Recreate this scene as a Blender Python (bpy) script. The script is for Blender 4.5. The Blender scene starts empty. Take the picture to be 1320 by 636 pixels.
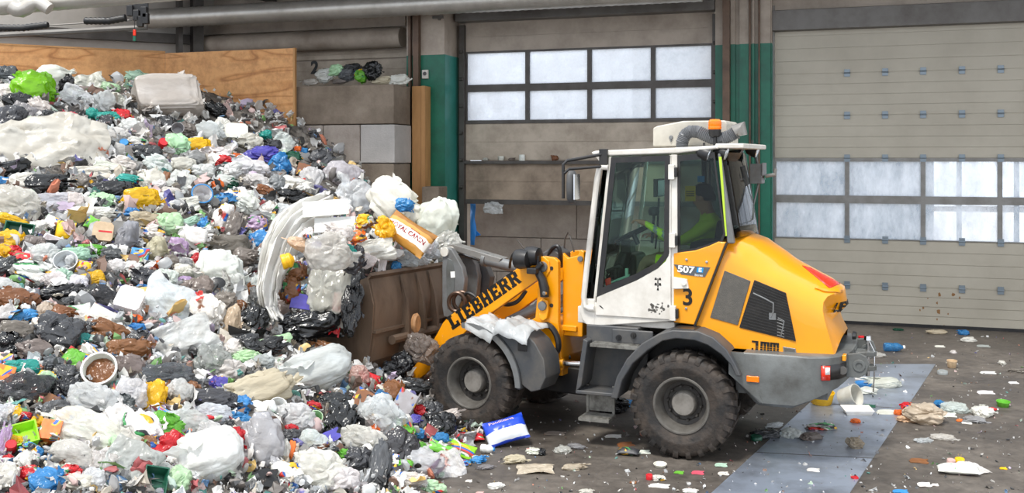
import bpy, bmesh, math, random
import numpy as np
from mathutils import Vector, Matrix, noise, Euler
random.seed(7)
SC = bpy.context.scene
COL = SC.collection
PI = math.pi
F_PX, CAM_H, CX, HY = 1350.0, 2.72, 660.0, 205.0

# ------------------------------------------------------------------ helpers
def rad(d): return d * PI / 180.0
def lerp(a, b, t): return a + (b - a) * t
def interp(x, pts):
    if x <= pts[0][0]: return pts[0][1]
    for (x0, y0), (x1, y1) in zip(pts, pts[1:]):
        if x <= x1: return lerp(y0, y1, (x - x0) / (x1 - x0))
    return pts[-1][1]

class Frame:
    """a place's own axes on the ground; x,y,z local to it"""
    def __init__(s, o, ang):
        s.o = np.array(o, float); s.ang = ang
        s.fx = np.array([math.cos(ang), math.sin(ang)]); s.fy = np.array([-math.sin(ang), math.cos(ang)])
    def on_y(s, px, py, yl):
        d = np.array([(px - CX) / F_PX, 1.0])
        Y = (yl + s.o @ s.fy) / (d @ s.fy)
        return float((d * Y - s.o) @ s.fx), CAM_H - (py - HY) / F_PX * Y
    def on_x(s, px, py, xl):
        d = np.array([(px - CX) / F_PX, 1.0])
        Y = (xl + s.o @ s.fx) / (d @ s.fx)
        return float((d * Y - s.o) @ s.fy), CAM_H - (py - HY) / F_PX * Y
    def world(s, x, y): return s.o + s.fx * x + s.fy * y
def ground(px, py, z=0.0):
    Y = F_PX * (CAM_H - z) / (py - HY)
    return Vector(((px - CX) / F_PX * Y, Y, z))
def at_depth(px, py, Y):
    return Vector(((px - CX) / F_PX * Y, Y, CAM_H - (py - HY) / F_PX * Y))

class MB:
    def __init__(s): s.v = []; s.f = []; s.m = []; s.mi = 0
    def add(s, vs, fs):
        n = len(s.v); s.v += [tuple(p) for p in vs]
        for f in fs: s.f.append(tuple(i + n for i in f)); s.m.append(s.mi)
        return s
    def box(s, x0, x1, y0, y1, z0, z1):
        x0, x1 = min(x0, x1), max(x0, x1); y0, y1 = min(y0, y1), max(y0, y1); z0, z1 = min(z0, z1), max(z0, z1)
        return s.add([(x0,y0,z0),(x1,y0,z0),(x1,y1,z0),(x0,y1,z0),(x0,y0,z1),(x1,y0,z1),(x1,y1,z1),(x0,y1,z1)],
              [(0,3,2,1),(4,5,6,7),(0,1,5,4),(1,2,6,5),(2,3,7,6),(3,0,4,7)])
    def prism(s, pts, a0, a1, axis='y'):
        """polygon in the two other axes, extruded along axis from a0 to a1"""
        n = len(pts)
        def P(p, a):
            return {'y': (p[0], a, p[1]), 'x': (a, p[0], p[1]), 'z': (p[0], p[1], a)}[axis]
        vs = [P(p, a0) for p in pts] + [P(p, a1) for p in pts]
        fs = [tuple(range(n)), tuple(range(2*n-1, n-1, -1))]
        for i in range(n):
            j = (i + 1) % n; fs.append((i, i + n, j + n, j))
        return s.add(vs, fs)
    def tube(s, path, r, n=10, cap=True, closed=False):
        path = [Vector(p) for p in path]; k = len(path)
        rs = r if isinstance(r, (list, tuple)) else [r] * k
        vs = []; up = None
        for i, p in enumerate(path):
            if closed: t = path[(i+1) % k] - path[i-1]
            else: t = path[min(i+1, k-1)] - path[max(i-1, 0)]
            t.normalize()
            if up is None: up = Vector((0,0,1)) if abs(t.z) < .9 else Vector((1,0,0))
            a = t.cross(up)
            if a.length < 1e-4: a = t.cross(Vector((0,1,0)))
            a.normalize(); b = a.cross(t); up = b
            for j in range(n):
                w = 2*PI*j/n; vs.append(p + (a*math.cos(w) + b*math.sin(w)) * rs[i])
        fs = []
        for i in range(k if closed else k-1):
            i2 = (i+1) % k
            for j in range(n):
                j2 = (j+1) % n; fs.append((i*n+j, i2*n+j, i2*n+j2, i*n+j2))
        if cap and not closed:
            fs.append(tuple(range(n-1, -1, -1))); fs.append(tuple((k-1)*n + j for j in range(n)))
        return s.add(vs, fs)
    def lathe(s, prof, n=24, o=(0,0,0), axis='z', cap=True):
        """prof: (r, h) pairs"""
        vs = []
        for r, h in prof:
            for j in range(n):
                w = 2*PI*j/n; c, d = r*math.cos(w), r*math.sin(w)
                p = {'z': (c, d, h), 'y': (d, h, c), 'x': (h, c, d)}[axis]
                vs.append((o[0]+p[0], o[1]+p[1], o[2]+p[2]))
        fs = []
        for i in range(len(prof)-1):
            for j in range(n):
                j2 = (j+1) % n; fs.append((i*n+j, i*n+j2, (i+1)*n+j2, (i+1)*n+j))
        if cap:
            if prof[0][0] > 1e-6: fs.append(tuple(range(n-1, -1, -1)))
            if prof[-1][0] > 1e-6: fs.append(tuple((len(prof)-1)*n + j for j in range(n)))
        return s.add(vs, fs)
    def grid(s, rows):
        nr, nc = len(rows), len(rows[0]); vs = [p for r in rows for p in r]; fs = []
        for i in range(nr-1):
            for j in range(nc-1):
                fs.append((i*nc+j, i*nc+j+1, (i+1)*nc+j+1, (i+1)*nc+j))
        return s.add(vs, fs)
    def mesh(s, name, smooth=35):
        me = bpy.data.meshes.new(name); me.from_pydata(s.v, [], s.f); me.validate()
        bm = bmesh.new(); bm.from_mesh(me); bmesh.ops.remove_doubles(bm, verts=bm.verts, dist=1e-5)
        bmesh.ops.recalc_face_normals(bm, faces=bm.faces)
        bm.to_mesh(me); bm.free()
        if smooth:
            me.shade_smooth(); me.set_sharp_from_angle(angle=rad(smooth))
        return me
    def build(s, name, mat, parent=None, bevel=0, smooth=35, loc=None, rot=None, seg=2):
        me = bpy.data.meshes.new(name); me.from_pydata(s.v, [], s.f)
        me.polygons.foreach_set('material_index', s.m)
        bm = bmesh.new(); bm.from_mesh(me); bmesh.ops.remove_doubles(bm, verts=bm.verts, dist=1e-5)
        bmesh.ops.recalc_face_normals(bm, faces=bm.faces); bm.to_mesh(me); bm.free()
        if smooth:
            me.shade_smooth(); me.set_sharp_from_angle(angle=rad(smooth))
        for m in (mat if isinstance(mat, (list, tuple)) else [mat]): me.materials.append(m)
        o = bpy.data.objects.new(name, me); COL.objects.link(o)
        if bevel:
            b = o.modifiers.new('bevel', 'BEVEL'); b.width = bevel; b.segments = seg; b.limit_method = 'ANGLE'
            b.angle_limit = rad(30); b.harden_normals = True
        if parent: o.parent = parent
        if loc is not None: o.location = loc
        if rot is not None: o.rotation_euler = rot
        return o
def tag(o, label=None, cat=None, group=None, kind=None):
    if label: o['label'] = label
    if cat: o['category'] = cat
    if group: o['group'] = group
    if kind: o['kind'] = kind
    return o
def thing(name, label, cat, loc=(0,0,0), rotz=0, group=None):
    o = bpy.data.objects.new(name, None); COL.objects.link(o); o.empty_display_size = .1
    o.location = loc; o.rotation_euler = (0, 0, rotz)
    return tag(o, label, cat, group)
def struct(o): o['kind'] = 'structure'; return o
def text_mesh(body, size, offset=0.0, extrude=.002, shear=0, spacing=1.0):
    cu = bpy.data.curves.new('lettering', 'FONT'); cu.body = body; cu.size = size; cu.offset = offset
    cu.extrude = extrude; cu.shear = shear; cu.align_x = 'CENTER'; cu.align_y = 'CENTER'; cu.space_character = spacing
    tmp = bpy.data.objects.new('lettering', cu); COL.objects.link(tmp)
    me = bpy.data.meshes.new_from_object(tmp.evaluated_get(bpy.context.evaluated_depsgraph_get()))
    bpy.data.objects.remove(tmp); bpy.data.curves.remove(cu)
    return me
def mesh_obj(name, me, mat, parent=None, matrix=None):
    me.materials.clear(); me.materials.append(mat)
    o = bpy.data.objects.new(name, me); COL.objects.link(o)
    if parent: o.parent = parent
    if matrix is not None: o.matrix_local = matrix
    return o
def basis(o, ex, ez):
    """matrix whose x runs along ex and whose z (face) looks along ez"""
    ex = Vector(ex).normalized(); ez = Vector(ez); ez = (ez - ex*ez.dot(ex)).normalized(); ey = ez.cross(ex)
    m = Matrix((ex, ey, ez)).transposed().to_4x4(); m.translation = Vector(o); return m

# ------------------------------------------------------------------ materials
def nodes(name):
    m = bpy.data.materials.new(name); m.use_nodes = True; nt = m.node_tree
    return m, nt, nt.nodes['Principled BSDF']
def N(nt, t, **kw):
    n = nt.nodes.new(t)
    for k, v in kw.items():
        if k in n.inputs: n.inputs[k].default_value = v
        else: setattr(n, k, v)
    return n
def L(nt, a, ao, b, bi): nt.links.new(a.outputs[ao], b.inputs[bi])
def c4(c): return (c[0], c[1], c[2], 1.0)
def hexc(h):
    h = h.lstrip('#'); r = [int(h[i:i+2], 16)/255 for i in (0, 2, 4)]
    return tuple((x/12.92 if x <= .04045 else ((x+.055)/1.055)**2.4) for x in r)
def ramp(nt, stops):
    r = nt.nodes.new('ShaderNodeValToRGB'); e = r.color_ramp.elements
    while len(e) < len(stops): e.new(.5)
    for el, (p, c) in zip(e, stops): el.position = p; el.color = c4(c)
    return r
def mat(name, col, rough=.5, metal=0, dirt=None, dscale=3, damt=.5, bump=0, bscale=30, spec=.5, stretch=(1,1,1), dlo=.42, dhi=.68, coat=0):
    m, nt, p = nodes(name)
    p.inputs['Roughness'].default_value = rough; p.inputs['Metallic'].default_value = metal
    p.inputs['Specular IOR Level'].default_value = spec; p.inputs['Base Color'].default_value = c4(col)
    p.inputs['Coat Weight'].default_value = coat
    tc = N(nt, 'ShaderNodeTexCoord'); mp = N(nt, 'ShaderNodeMapping'); mp.inputs['Scale'].default_value = stretch
    L(nt, tc, 'Object', mp, 'Vector')
    if dirt:
        n = N(nt, 'ShaderNodeTexNoise', Scale=dscale, Detail=8.0, Roughness=.65); L(nt, mp, 'Vector', n, 'Vector')
        r = ramp(nt, [(dlo, (0,0,0)), (dhi, (damt,)*3)]); L(nt, n, 'Fac', r, 'Fac')
        x = N(nt, 'ShaderNodeMix', data_type='RGBA'); x.inputs[6].default_value = c4(col); x.inputs[7].default_value = c4(dirt)
        L(nt, r, 'Color', x, 0); nt.links.new(x.outputs[2], p.inputs['Base Color'])
    if bump:
        n2 = N(nt, 'ShaderNodeTexNoise', Scale=bscale, Detail=5.0); L(nt, mp, 'Vector', n2, 'Vector')
        b = N(nt, 'ShaderNodeBump', Strength=bump, Distance=.02); L(nt, n2, 'Fac', b, 'Height'); L(nt, b, 'Normal', p, 'Normal')
    return m
def glass(name, tint, gloss=.12, rough=.02):
    m = bpy.data.materials.new(name); m.use_nodes = True; nt = m.node_tree; nt.nodes.clear()
    o = N(nt, 'ShaderNodeOutputMaterial'); mx = N(nt, 'ShaderNodeMixShader')
    t = N(nt, 'ShaderNodeBsdfTransparent'); t.inputs['Color'].default_value = c4(tint)
    g = N(nt, 'ShaderNodeBsdfGlossy', Roughness=rough); g.inputs['Color'].default_value = (1,1,1,1)
    fr = N(nt, 'ShaderNodeFresnel', IOR=1.28); L(nt, fr, 'Fac', mx, 0)
    L(nt, t, 'BSDF', mx, 1); L(nt, g, 'BSDF', mx, 2); L(nt, mx, 'Shader', o, 'Surface')
    return m
YEL = hexc('f09c08')
M = {}
M['yellow'] = mat('yellow_paint', YEL, .28, dirt=hexc('c98a20'), dscale=2.2, damt=.35, coat=.4)
M['yellow_worn'] = mat('yellow_paint_worn', hexc('eda012'), .4, dirt=hexc('7a4d18'), dscale=4, damt=.7, dlo=.48, dhi=.75)
M['white'] = mat('white_paint', hexc('dcd8d0'), .38, dirt=hexc('a39a8c'), dscale=3, damt=.5)
M['grey'] = mat('grey_casting', hexc('656867'), .45, dirt=hexc('3f3c37'), dscale=3.5, damt=.7, bump=.08, bscale=60)
M['dgrey'] = mat('dark_grey_plastic', hexc('434548'), .5, dirt=hexc('6b655c'), dscale=4, damt=.5)
M['midgrey'] = mat('grey_steel', hexc('77797a'), .42, .2, dirt=hexc('5a554d'), dscale=5, damt=.6)
M['black'] = mat('black_plastic', hexc('1c1c1e'), .42, dirt=hexc('3c3833'), dscale=6, damt=.5)
M['rubber'] = mat('tyre_rubber', hexc('1f1d1c'), .68, dirt=hexc('574b41'), dscale=5, damt=.7, bump=.25, bscale=35, dlo=.4, dhi=.7)
M['rimlip'] = mat('rim_lip_paint', hexc('615e59'), .5, .1, dirt=hexc('3d3833'), dscale=9, damt=.7)
M['rimgrey'] = mat('rim_paint', hexc('403d3a'), .5, .1, dirt=hexc('35302c'), dscale=7, damt=.8)
M['hub'] = mat('hub_paint', hexc('827e78'), .5, dirt=hexc('4a443d'), dscale=9, damt=.6)
M['chrome'] = mat('polished_steel', hexc('c9cacb'), .16, 1)
M['rust'] = mat('bucket_steel', hexc('7a6655'), .5, .2, dirt=hexc('382d24'), dscale=2.5, damt=.85, bump=.12, bscale=18, stretch=(1,1,.35))
M['orange'] = mat('orange_lens', hexc('ff7a0c'), .18)
M['redlens'] = mat('red_lens', hexc('e63520'), .22)
M['decal'] = mat('decal_black', hexc('15130f'), .4)
M['decal_grey'] = mat('decal_grey', hexc('54575a'), .4)
M['decal_blue'] = mat('decal_blue', hexc('2391cf'), .4)
M['decal_white'] = mat('decal_white', hexc('f2f2ef'), .4)
M['lime'] = mat('lime_strip', hexc('b5d33c'), .5)
M['glass'] = glass('cab_glass', (.78,.90,.84))
M['glass_dark'] = glass('cab_glass_smoked', (.52,.58,.56))
M['lampglass'] = mat('lamp_reflector', hexc('dfe3e6'), .12, .6)
M['grille'] = mat('grille_mesh', hexc('1d1b19'), .5, .2, dirt=hexc('3a3733'), dscale=10, damt=.6)
M['vent_grey'] = mat('vent_mesh_grey', hexc('55524d'), .6, dirt=hexc('6a655d'), dscale=20, damt=.5, bump=.3, bscale=160)
M['hosegrey'] = mat('grey_hose', hexc('5d5f62'), .45)
M['beigebox'] = mat('beige_box_paint', hexc('bdb8ac'), .45, dirt=hexc('8c8478'), dscale=3, damt=.5)
M['tread'] = mat('step_tread', hexc('8d8b85'), .5, .5, dirt=hexc('4a463f'), dscale=14, damt=.8)
EXPOSURE=0.0; SKY=1.7; SUN=3.6; SUN_ANGLE=12; SUN_DIR=(.32,.42,-1.0)
# ------------------------------------------------------------------ camera, sky, sun
cam = bpy.data.cameras.new('camera'); cam.sensor_width = 36; cam.lens = F_PX/1320*36
cam.shift_y = -(318-HY)/1320; cam.clip_end = 300; cam.clip_start = .1
co = bpy.data.objects.new('camera', cam); COL.objects.link(co); co.location = (0, 0, CAM_H); co.rotation_euler = (rad(90), 0, 0)
SC.camera = co
vs = SC.view_settings; vs.view_transform = 'Standard'; vs.look = 'None'; vs.gamma = 1; vs.use_curve_mapping = False; vs.exposure = EXPOSURE
w = bpy.data.worlds.new('sky'); SC.world = w; w.use_nodes = True; nt = w.node_tree
bg = nt.nodes['Background']; bg.inputs['Strength'].default_value = SKY
tc = N(nt, 'ShaderNodeTexCoord'); sx = N(nt, 'ShaderNodeSeparateXYZ'); L(nt, tc, 'Generated', sx, 'Vector')
nz = N(nt, 'ShaderNodeTexNoise', Scale=3.0, Detail=6.0); L(nt, tc, 'Generated', nz, 'Vector')
rp = ramp(nt, [(.35, (.70,.82,1.0)), (.6, (1.0,1.0,1.0))]); L(nt, nz, 'Fac', rp, 'Fac'); L(nt, rp, 'Color', bg, 'Color')
sl = bpy.data.lights.new('sun', 'SUN'); sl.energy = SUN; sl.angle = rad(SUN_ANGLE); sl.color = (1.0, .965, .90)
so = bpy.data.objects.new('sun', sl); COL.objects.link(so)
so.rotation_euler = Vector(SUN_DIR).to_track_quat('-Z', 'Y').to_euler(); so.location = (-6, -4, 12)

# ------------------------------------------------------------------ surfaces of the hall
def floor_mat():
    m, nt, p = nodes('concrete_floor')
    tc = N(nt, 'ShaderNodeTexCoord')
    a = N(nt, 'ShaderNodeTexNoise', Scale=.55, Detail=9.0, Roughness=.7); L(nt, tc, 'Object', a, 'Vector')
    b = N(nt, 'ShaderNodeTexNoise', Scale=9.0, Detail=6.0, Roughness=.7); L(nt, tc, 'Object', b, 'Vector')
    r = ramp(nt, [(.3, hexc('3f3a35')), (.5, hexc('5a534c')), (.68, hexc('7b736a'))]); L(nt, a, 'Fac', r, 'Fac')
    r2 = ramp(nt, [(.35, (.62,)*3), (.7, (1.15,)*3)]); L(nt, b, 'Fac', r2, 'Fac')
    x = N(nt, 'ShaderNodeMix', data_type='RGBA', blend_type='MULTIPLY'); x.inputs[0].default_value = 1
    L(nt, r, 'Color', x, 6); L(nt, r2, 'Color', x, 7)
    v = N(nt, 'ShaderNodeTexVoronoi', Scale=26.0); L(nt, tc, 'Object', v, 'Vector')       # specks of paper trodden flat
    rv = ramp(nt, [(.04, (.7,)*3), (.075, (0,)*3)]); L(nt, v, 'Distance', rv, 'Fac')
    mk = ramp(nt, [(.52, (0,)*3), (.62, (1,)*3)]); L(nt, b, 'Fac', mk, 'Fac')
    mm = N(nt, 'ShaderNodeMix', data_type='RGBA', blend_type='MULTIPLY'); mm.inputs[0].default_value = 1
    L(nt, rv, 'Color', mm, 6); L(nt, mk, 'Color', mm, 7)
    y = N(nt, 'ShaderNodeMix', data_type='RGBA'); nt.links.new(mm.outputs[2], y.inputs[0])
    nt.links.new(x.outputs[2], y.inputs[6]); y.inputs[7].default_value = c4(hexc('a39a90'))
    nt.links.new(y.outputs[2], p.inputs['Base Color'])
    rr = ramp(nt, [(.35, (.42,)*3), (.65, (.75,)*3)]); L(nt, a, 'Fac', rr, 'Fac'); L(nt, rr, 'Color', p, 'Roughness')
    bp = N(nt, 'ShaderNodeBump', Strength=.25, Distance=.02); L(nt, b, 'Fac', bp, 'Height'); L(nt, bp, 'Normal', p, 'Normal')
    return m
def conc_mat(name, c0, c1, c2, sc=1.6, bump=.35):
    m, nt, p = nodes(name); p.inputs['Roughness'].default_value = .9
    tc = N(nt, 'ShaderNodeTexCoord')
    a = N(nt, 'ShaderNodeTexNoise', Scale=sc, Detail=9.0, Roughness=.7); L(nt, tc, 'Object', a, 'Vector')
    r = ramp(nt, [(.3, c0), (.5, c1), (.72, c2)]); L(nt, a, 'Fac', r, 'Fac'); L(nt, r, 'Color', p, 'Base Color')
    b = N(nt, 'ShaderNodeTexNoise', Scale=40.0, Detail=4.0); L(nt, tc, 'Object', b, 'Vector')
    bp = N(nt, 'ShaderNodeBump', Strength=bump, Distance=.02); L(nt, b, 'Fac', bp, 'Height'); L(nt, bp, 'Normal', p, 'Normal')
    return m
def ply_mat():
    m, nt, p = nodes('plywood'); p.inputs['Roughness'].default_value = .6
    tc = N(nt, 'ShaderNodeTexCoord'); mp = N(nt, 'ShaderNodeMapping'); mp.inputs['Scale'].default_value = (.35, 1.0, 1.5); L(nt, tc, 'Object', mp, 'Vector')
    a = N(nt, 'ShaderNodeTexNoise', Scale=1.3, Detail=2.0, Distortion=.7); L(nt, mp, 'Vector', a, 'Vector')
    mu = N(nt, 'ShaderNodeMath', operation='MULTIPLY'); L(nt, a, 'Fac', mu, 0); mu.inputs[1].default_value = 34
    sn = N(nt, 'ShaderNodeMath', operation='SINE'); L(nt, mu, 'Value', sn, 0)
    r = ramp(nt, [(.0, hexc('dba269')), (.6, hexc('dda56c')), (.95, hexc('cf945b')), (1.0, hexc('b87f4c'))])
    ad = N(nt, 'ShaderNodeMath', operation='MULTIPLY_ADD'); L(nt, sn, 'Value', ad, 0); ad.inputs[1].default_value = .5; ad.inputs[2].default_value = .5
    L(nt, ad, 'Value', r, 'Fac')
    b = N(nt, 'ShaderNodeTexNoise', Scale=4.0, Detail=9.0, Roughness=.75); L(nt, tc, 'Object', b, 'Vector')
    r2 = ramp(nt, [(.35, (.62,.56,.52)), (.55, (1.0,1.0,1.0))]); L(nt, b, 'Fac', r2, 'Fac')
    x = N(nt, 'ShaderNodeMix', data_type='RGBA', blend_type='MULTIPLY'); x.inputs[0].default_value = .8
    L(nt, r, 'Color', x, 6); L(nt, r2, 'Color', x, 7); nt.links.new(x.outputs[2], p.inputs['Base Color'])
    return m
def dirty_pane(name, lo, hi, scale, streak):
    """a grimy plastic door pane: part clear, part frosted with dust"""
    m = bpy.data.materials.new(name); m.use_nodes = True; nt = m.node_tree; nt.nodes.clear()
    o = N(nt, 'ShaderNodeOutputMaterial'); mx = N(nt, 'ShaderNodeMixShader')
    t = N(nt, 'ShaderNodeBsdfTransparent'); t.inputs['Color'].default_value = (.93,.96,1,1)
    d = N(nt, 'ShaderNodeBsdfTranslucent'); d.inputs['Color'].default_value = (.9,.92,.95,1)
    tc = N(nt, 'ShaderNodeTexCoord'); mp = N(nt, 'ShaderNodeMapping'); mp.inputs['Scale'].default_value = streak; L(nt, tc, 'Object', mp, 'Vector')
    n = N(nt, 'ShaderNodeTexNoise', Scale=scale, Detail=8.0, Roughness=.7); L(nt, mp, 'Vector', n, 'Vector')
    r = ramp(nt, [(.35, (lo,)*3), (.65, (hi,)*3)]); L(nt, n, 'Fac', r, 'Fac'); L(nt, r, 'Color', mx, 0)
    L(nt, t, 'BSDF', mx, 1); L(nt, d, 'BSDF', mx, 2); L(nt, mx, 'Shader', o, 'Surface'); return m
M['floor'] = floor_mat()
M['strip'] = mat('steel_floor_plate', hexc('a3acbb'), .30, .55, dirt=hexc('4e4c4b'), dscale=2.2, damt=.6, bump=.08, bscale=14)
M['block'] = conc_mat('concrete_block', hexc('857b71'), hexc('a2978d'), hexc('b6aca1'))
M['block_dirty'] = conc_mat('concrete_block_dirty', hexc('5f5347'), hexc('7d7062'), hexc('978a7b'), 1.2)
M['block_grey'] = conc_mat('concrete_block_grey', hexc('a09b96'), hexc('b2ada8'), hexc('c0bbb6'), 1.2)
M['ply'] = ply_mat()
M['timber'] = mat('pale_timber', hexc('c2915c'), .6, dirt=hexc('96683c'), dscale=4, damt=.6, stretch=(1,1,.3))
M['green'] = mat('green_paint', hexc('0d6b52'), .42, dirt=hexc('084536'), dscale=2, damt=.7)
M['teal'] = mat('green_paint_lit_side', hexc('3a8a80'), .35, dirt=hexc('0d6b52'), dscale=2, damt=.5)  # lighter green paints the lit look onto the column's side face
M['beige'] = mat('beige_cladding', hexc('b3a698'), .6, dirt=hexc('7c6f62'), dscale=1.4, damt=.7)
M['panel'] = mat('door_panel_cream', hexc('b9b2a2'), .48, dirt=hexc('9c9484'), dscale=.8, damt=.5)
M['panel_dirty'] = mat('door_panel_dirty', hexc('bfb2a1'), .6, dirt=hexc('6b5b4b'), dscale=1.5, damt=.75, dlo=.40, dhi=.72)
M['panel_grimy'] = mat('door_panel_grimy', hexc('a99783'), .65, dirt=hexc('46392d'), dscale=1.3, damt=.85, dlo=.40, dhi=.72)
M['alu'] = mat('door_frame_grey', hexc('8a8884'), .4, .3, dirt=hexc('5c554d'), dscale=3, damt=.6)
M['darksteel'] = mat('dark_steel', hexc('57534f'), .5, .3, dirt=hexc('39322d'), dscale=3, damt=.7)
M['beam'] = mat('grey_beam', hexc('76736f'), .5, .2, dirt=hexc('544d47'), dscale=2, damt=.7)
M['rail'] = mat('brown_guide_rail', hexc('6e5848'), .55, .2, dirt=hexc('40332a'), dscale=3, damt=.7)
M['hinge'] = mat('door_hinge_steel', hexc('7f8a92'), .35, .5)
M['duct'] = mat('galvanised_duct', hexc('c3beb6'), .35, .55, dirt=hexc('968f86'), dscale=2.5, damt=.5)
M['pane'] = dirty_pane('door_pane_dusty', .55, .95, 3.0, (1,1,1))
M['pane_clear'] = dirty_pane('door_pane_streaky', .12, .75, 2.6, (1.0,1,.45))
M['bluefilm'] = mat('blue_plastic', hexc('2a86d8'), .35)
M['outconc'] = mat('pale_concrete_yard', hexc('cfcac2'), .8)
M['facade'] = mat('grey_facade', hexc('76818c'), .7, dirt=hexc('5f6a75'), dscale=.3, damt=.6, stretch=(1,1,.15))
M['wallwhite'] = mat('pale_wall', hexc('bcb6ae'), .6, dirt=hexc('938b81'), dscale=1, damt=.5)

W = Frame((5.62, 17.24), rad(-19.0)); WL = (5.62, 17.24, 0); WR = (0, 0, rad(-19.0))
def ws(px, y=0): return W.on_y(px, 205, y)[0]
def wz(px, py, y=0): return W.on_y(px, py, y)[1]
def wb(mb, name, m, **k): return mb.build(name, m, loc=WL, rot=WR, **k)
def wthing(name, label, cat, s, y, z, group=None):
    p = W.world(s, y); return thing(name, label, cat, (p[0], p[1], z), rad(-19.0), group)

# floor: one slab, with the pale plate let into it
struct(MB().box(-26, 30, -8, 60, -.3, 0).build('floor', M['floor'], smooth=0))
c = [ground(913,640), ground(1093,640), ground(1206,470), ground(1098,470)]
st = MB(); st.prism([(p.x, p.y) for p in c], -.01, .004, 'z'); struct(st.build('trim_1', M['strip'], smooth=0))
j = MB()
for py in (584, 520):
    a, b = ground(913+(640-py)*1.094, py), ground(1093+(640-py)*.67, py+8)
    d = (b-a).normalized(); nrm = Vector((-d.y, d.x, 0))*.008
    j.prism([(p.x, p.y) for p in (a-nrm, b-nrm, b+nrm, a+nrm)], 0, .0055, 'z')
struct(j.build('trim_2', M['darksteel'], smooth=0))

# the doors
def sectional(name, s0, s1, zs, mats, ribs=4, y=0):
    """stack of door leaves; zs bottom to top; returns root"""
    root = thing(name, None, None, (WL[0], WL[1], 0), rad(-19.0)); struct(root)
    for k, (za, zb) in enumerate(zs):
        mb = MB(); h = (zb-za)/ribs
        for r in range(ribs):
            mb.box(s0, s1, y, y+.05, za + r*h + (.010 if r == 0 else .004), za + (r+1)*h - (.010 if r == ribs-1 else .004))
        mb.box(s0, s1, y+.012, y+.045, za, zb)
        mb.build('door_leaf', mats[k], root, smooth=0)
    return root
def window_section(root, s0, s1, rows, mull, frame_m, pane_m, zlo, zhi, y=0, fw=.035):
    fr = MB()
    edges = [s0] + mull + [s1]
    zz = [zlo] + [v for r in rows for v in r] + [zhi]
    for i in range(0, len(zz), 2): fr.box(s0, s1, y-.02, y+.05, zz[i], zz[i+1])
    for za, zb in rows:
        for s in edges: fr.box(s-fw, s+fw, y-.018, y+.05, za, zb)
    fo = fr.build('window_frame', frame_m, root, smooth=0)
    for za, zb in rows:
        for a, b in zip(edges, edges[1:]):
            MB().box(a+fw, b-fw, y+.012, y+.022, za, zb).build('window_pane', pane_m, fo, smooth=0)
# right-hand door
R0, R1 = ws(998), ws(1480)
zr = [wz(1160, y) for y in (427, 370, 310, 204, 148, 92.5, 33)]
d1 = sectional('door_1', R0, R1, [(0.03, zr[1]), (zr[1], zr[2]), (zr[3], zr[4]), (zr[4], zr[5]), (zr[5], zr[6]+.1)], [M['panel']]*5)
mr = [ws(x) for x in (1092, 1190, 1289)]; stp = (mr[2]-mr[0])/2; mr.append(mr[2]+stp)
window_section(d1, R0, R1, [(wz(1160,309), wz(1160,263)), (wz(1160,253), wz(1160,208.5))], mr, M['alu'], M['pane_clear'], zr[2], zr[3])
MB().box(R0, R1, -.02, .06, 0, .05).build('rubber_seal', M['black'], d1, smooth=0)
hn = [ws(x) for x in (1092, 1141, 1190, 1240, 1290)]; hs = (hn[4]-hn[0])/4; hn += [hn[4]+hs, hn[4]+2*hs]
for zc in (zr[1], zr[2], zr[3], zr[4], zr[5]):
    for s in hn:
        h = MB(); h.box(s-.045, s+.045, -.022, 0, zc+.012, zc+.06); h.box(s-.045, s+.045, -.022, 0, zc-.06, zc-.012); h.tube([(s-.05, -.018, zc), (s+.05, -.018, zc)], .014, 8)
        h.build('hinge', M['hinge'], d1, smooth=0)
st_m = mat('brown_stain', hexc('8a6238'), .6)
stn = MB(); rs = random.Random(4)
for px, py, r in ((1211,380,2.6),(1229,380,2.4),(1210,402,3.5),(1208,391,1.6),(1190,397,1.8),(1237,384,1.5),(1208,412,1.2),(1217,420,1.0),(1196,385,1.0),(1222,405,1.2),(1186,400,1.2)):
    s, z = W.on_y(px, py, 0); rr = r/80
    stn.prism([(s + rr*(1+.4*rs.uniform(-1,1))*math.cos(a)*.7, z + rr*(1+.4*rs.uniform(-1,1))*math.sin(a)) for a in [k*PI/6 for k in range(12)]], -.003, 0, 'y')
stn.build('stain', st_m, d1, smooth=0)
# middle door, drawn half up
L0, L1 = ws(600), ws(920)
def lz(y): return wz(760, y)
d2 = sectional('door_2', L0, L1, [(lz(261), lz(209)), (lz(207), lz(158)), (lz(62), lz(22))], [M['panel_grimy'], M['panel_dirty'], M['beige']], ribs=2)
window_section(d2, L0, L1, [(lz(153.5), lz(115.5)), (lz(106), lz(64))], [ws(x) for x in (680, 760, 842)], M['darksteel'], M['pane'], lz(158), lz(61.5), fw=.04)
lb = MB(); lb.box(L0, L1, -.09, .05, lz(211.5), lz(207.5)); lb.box(L0, L1, -.04, .06, lz(265), lz(259)); lb.build('door_rail', M['darksteel'], d2, smooth=0)
for s in (L0-.04, L1+.04):
    g = MB(); g.box(s-.05, s+.05, -.10, .06, 0, 5.2)
    for k in range(6): g.lathe([(.03,-.03),(.03,.03)], 10, (s, -.12, 2.2+k*.5), 'x')
    g.build('door_track', M['darksteel'], d2, smooth=0)
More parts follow.
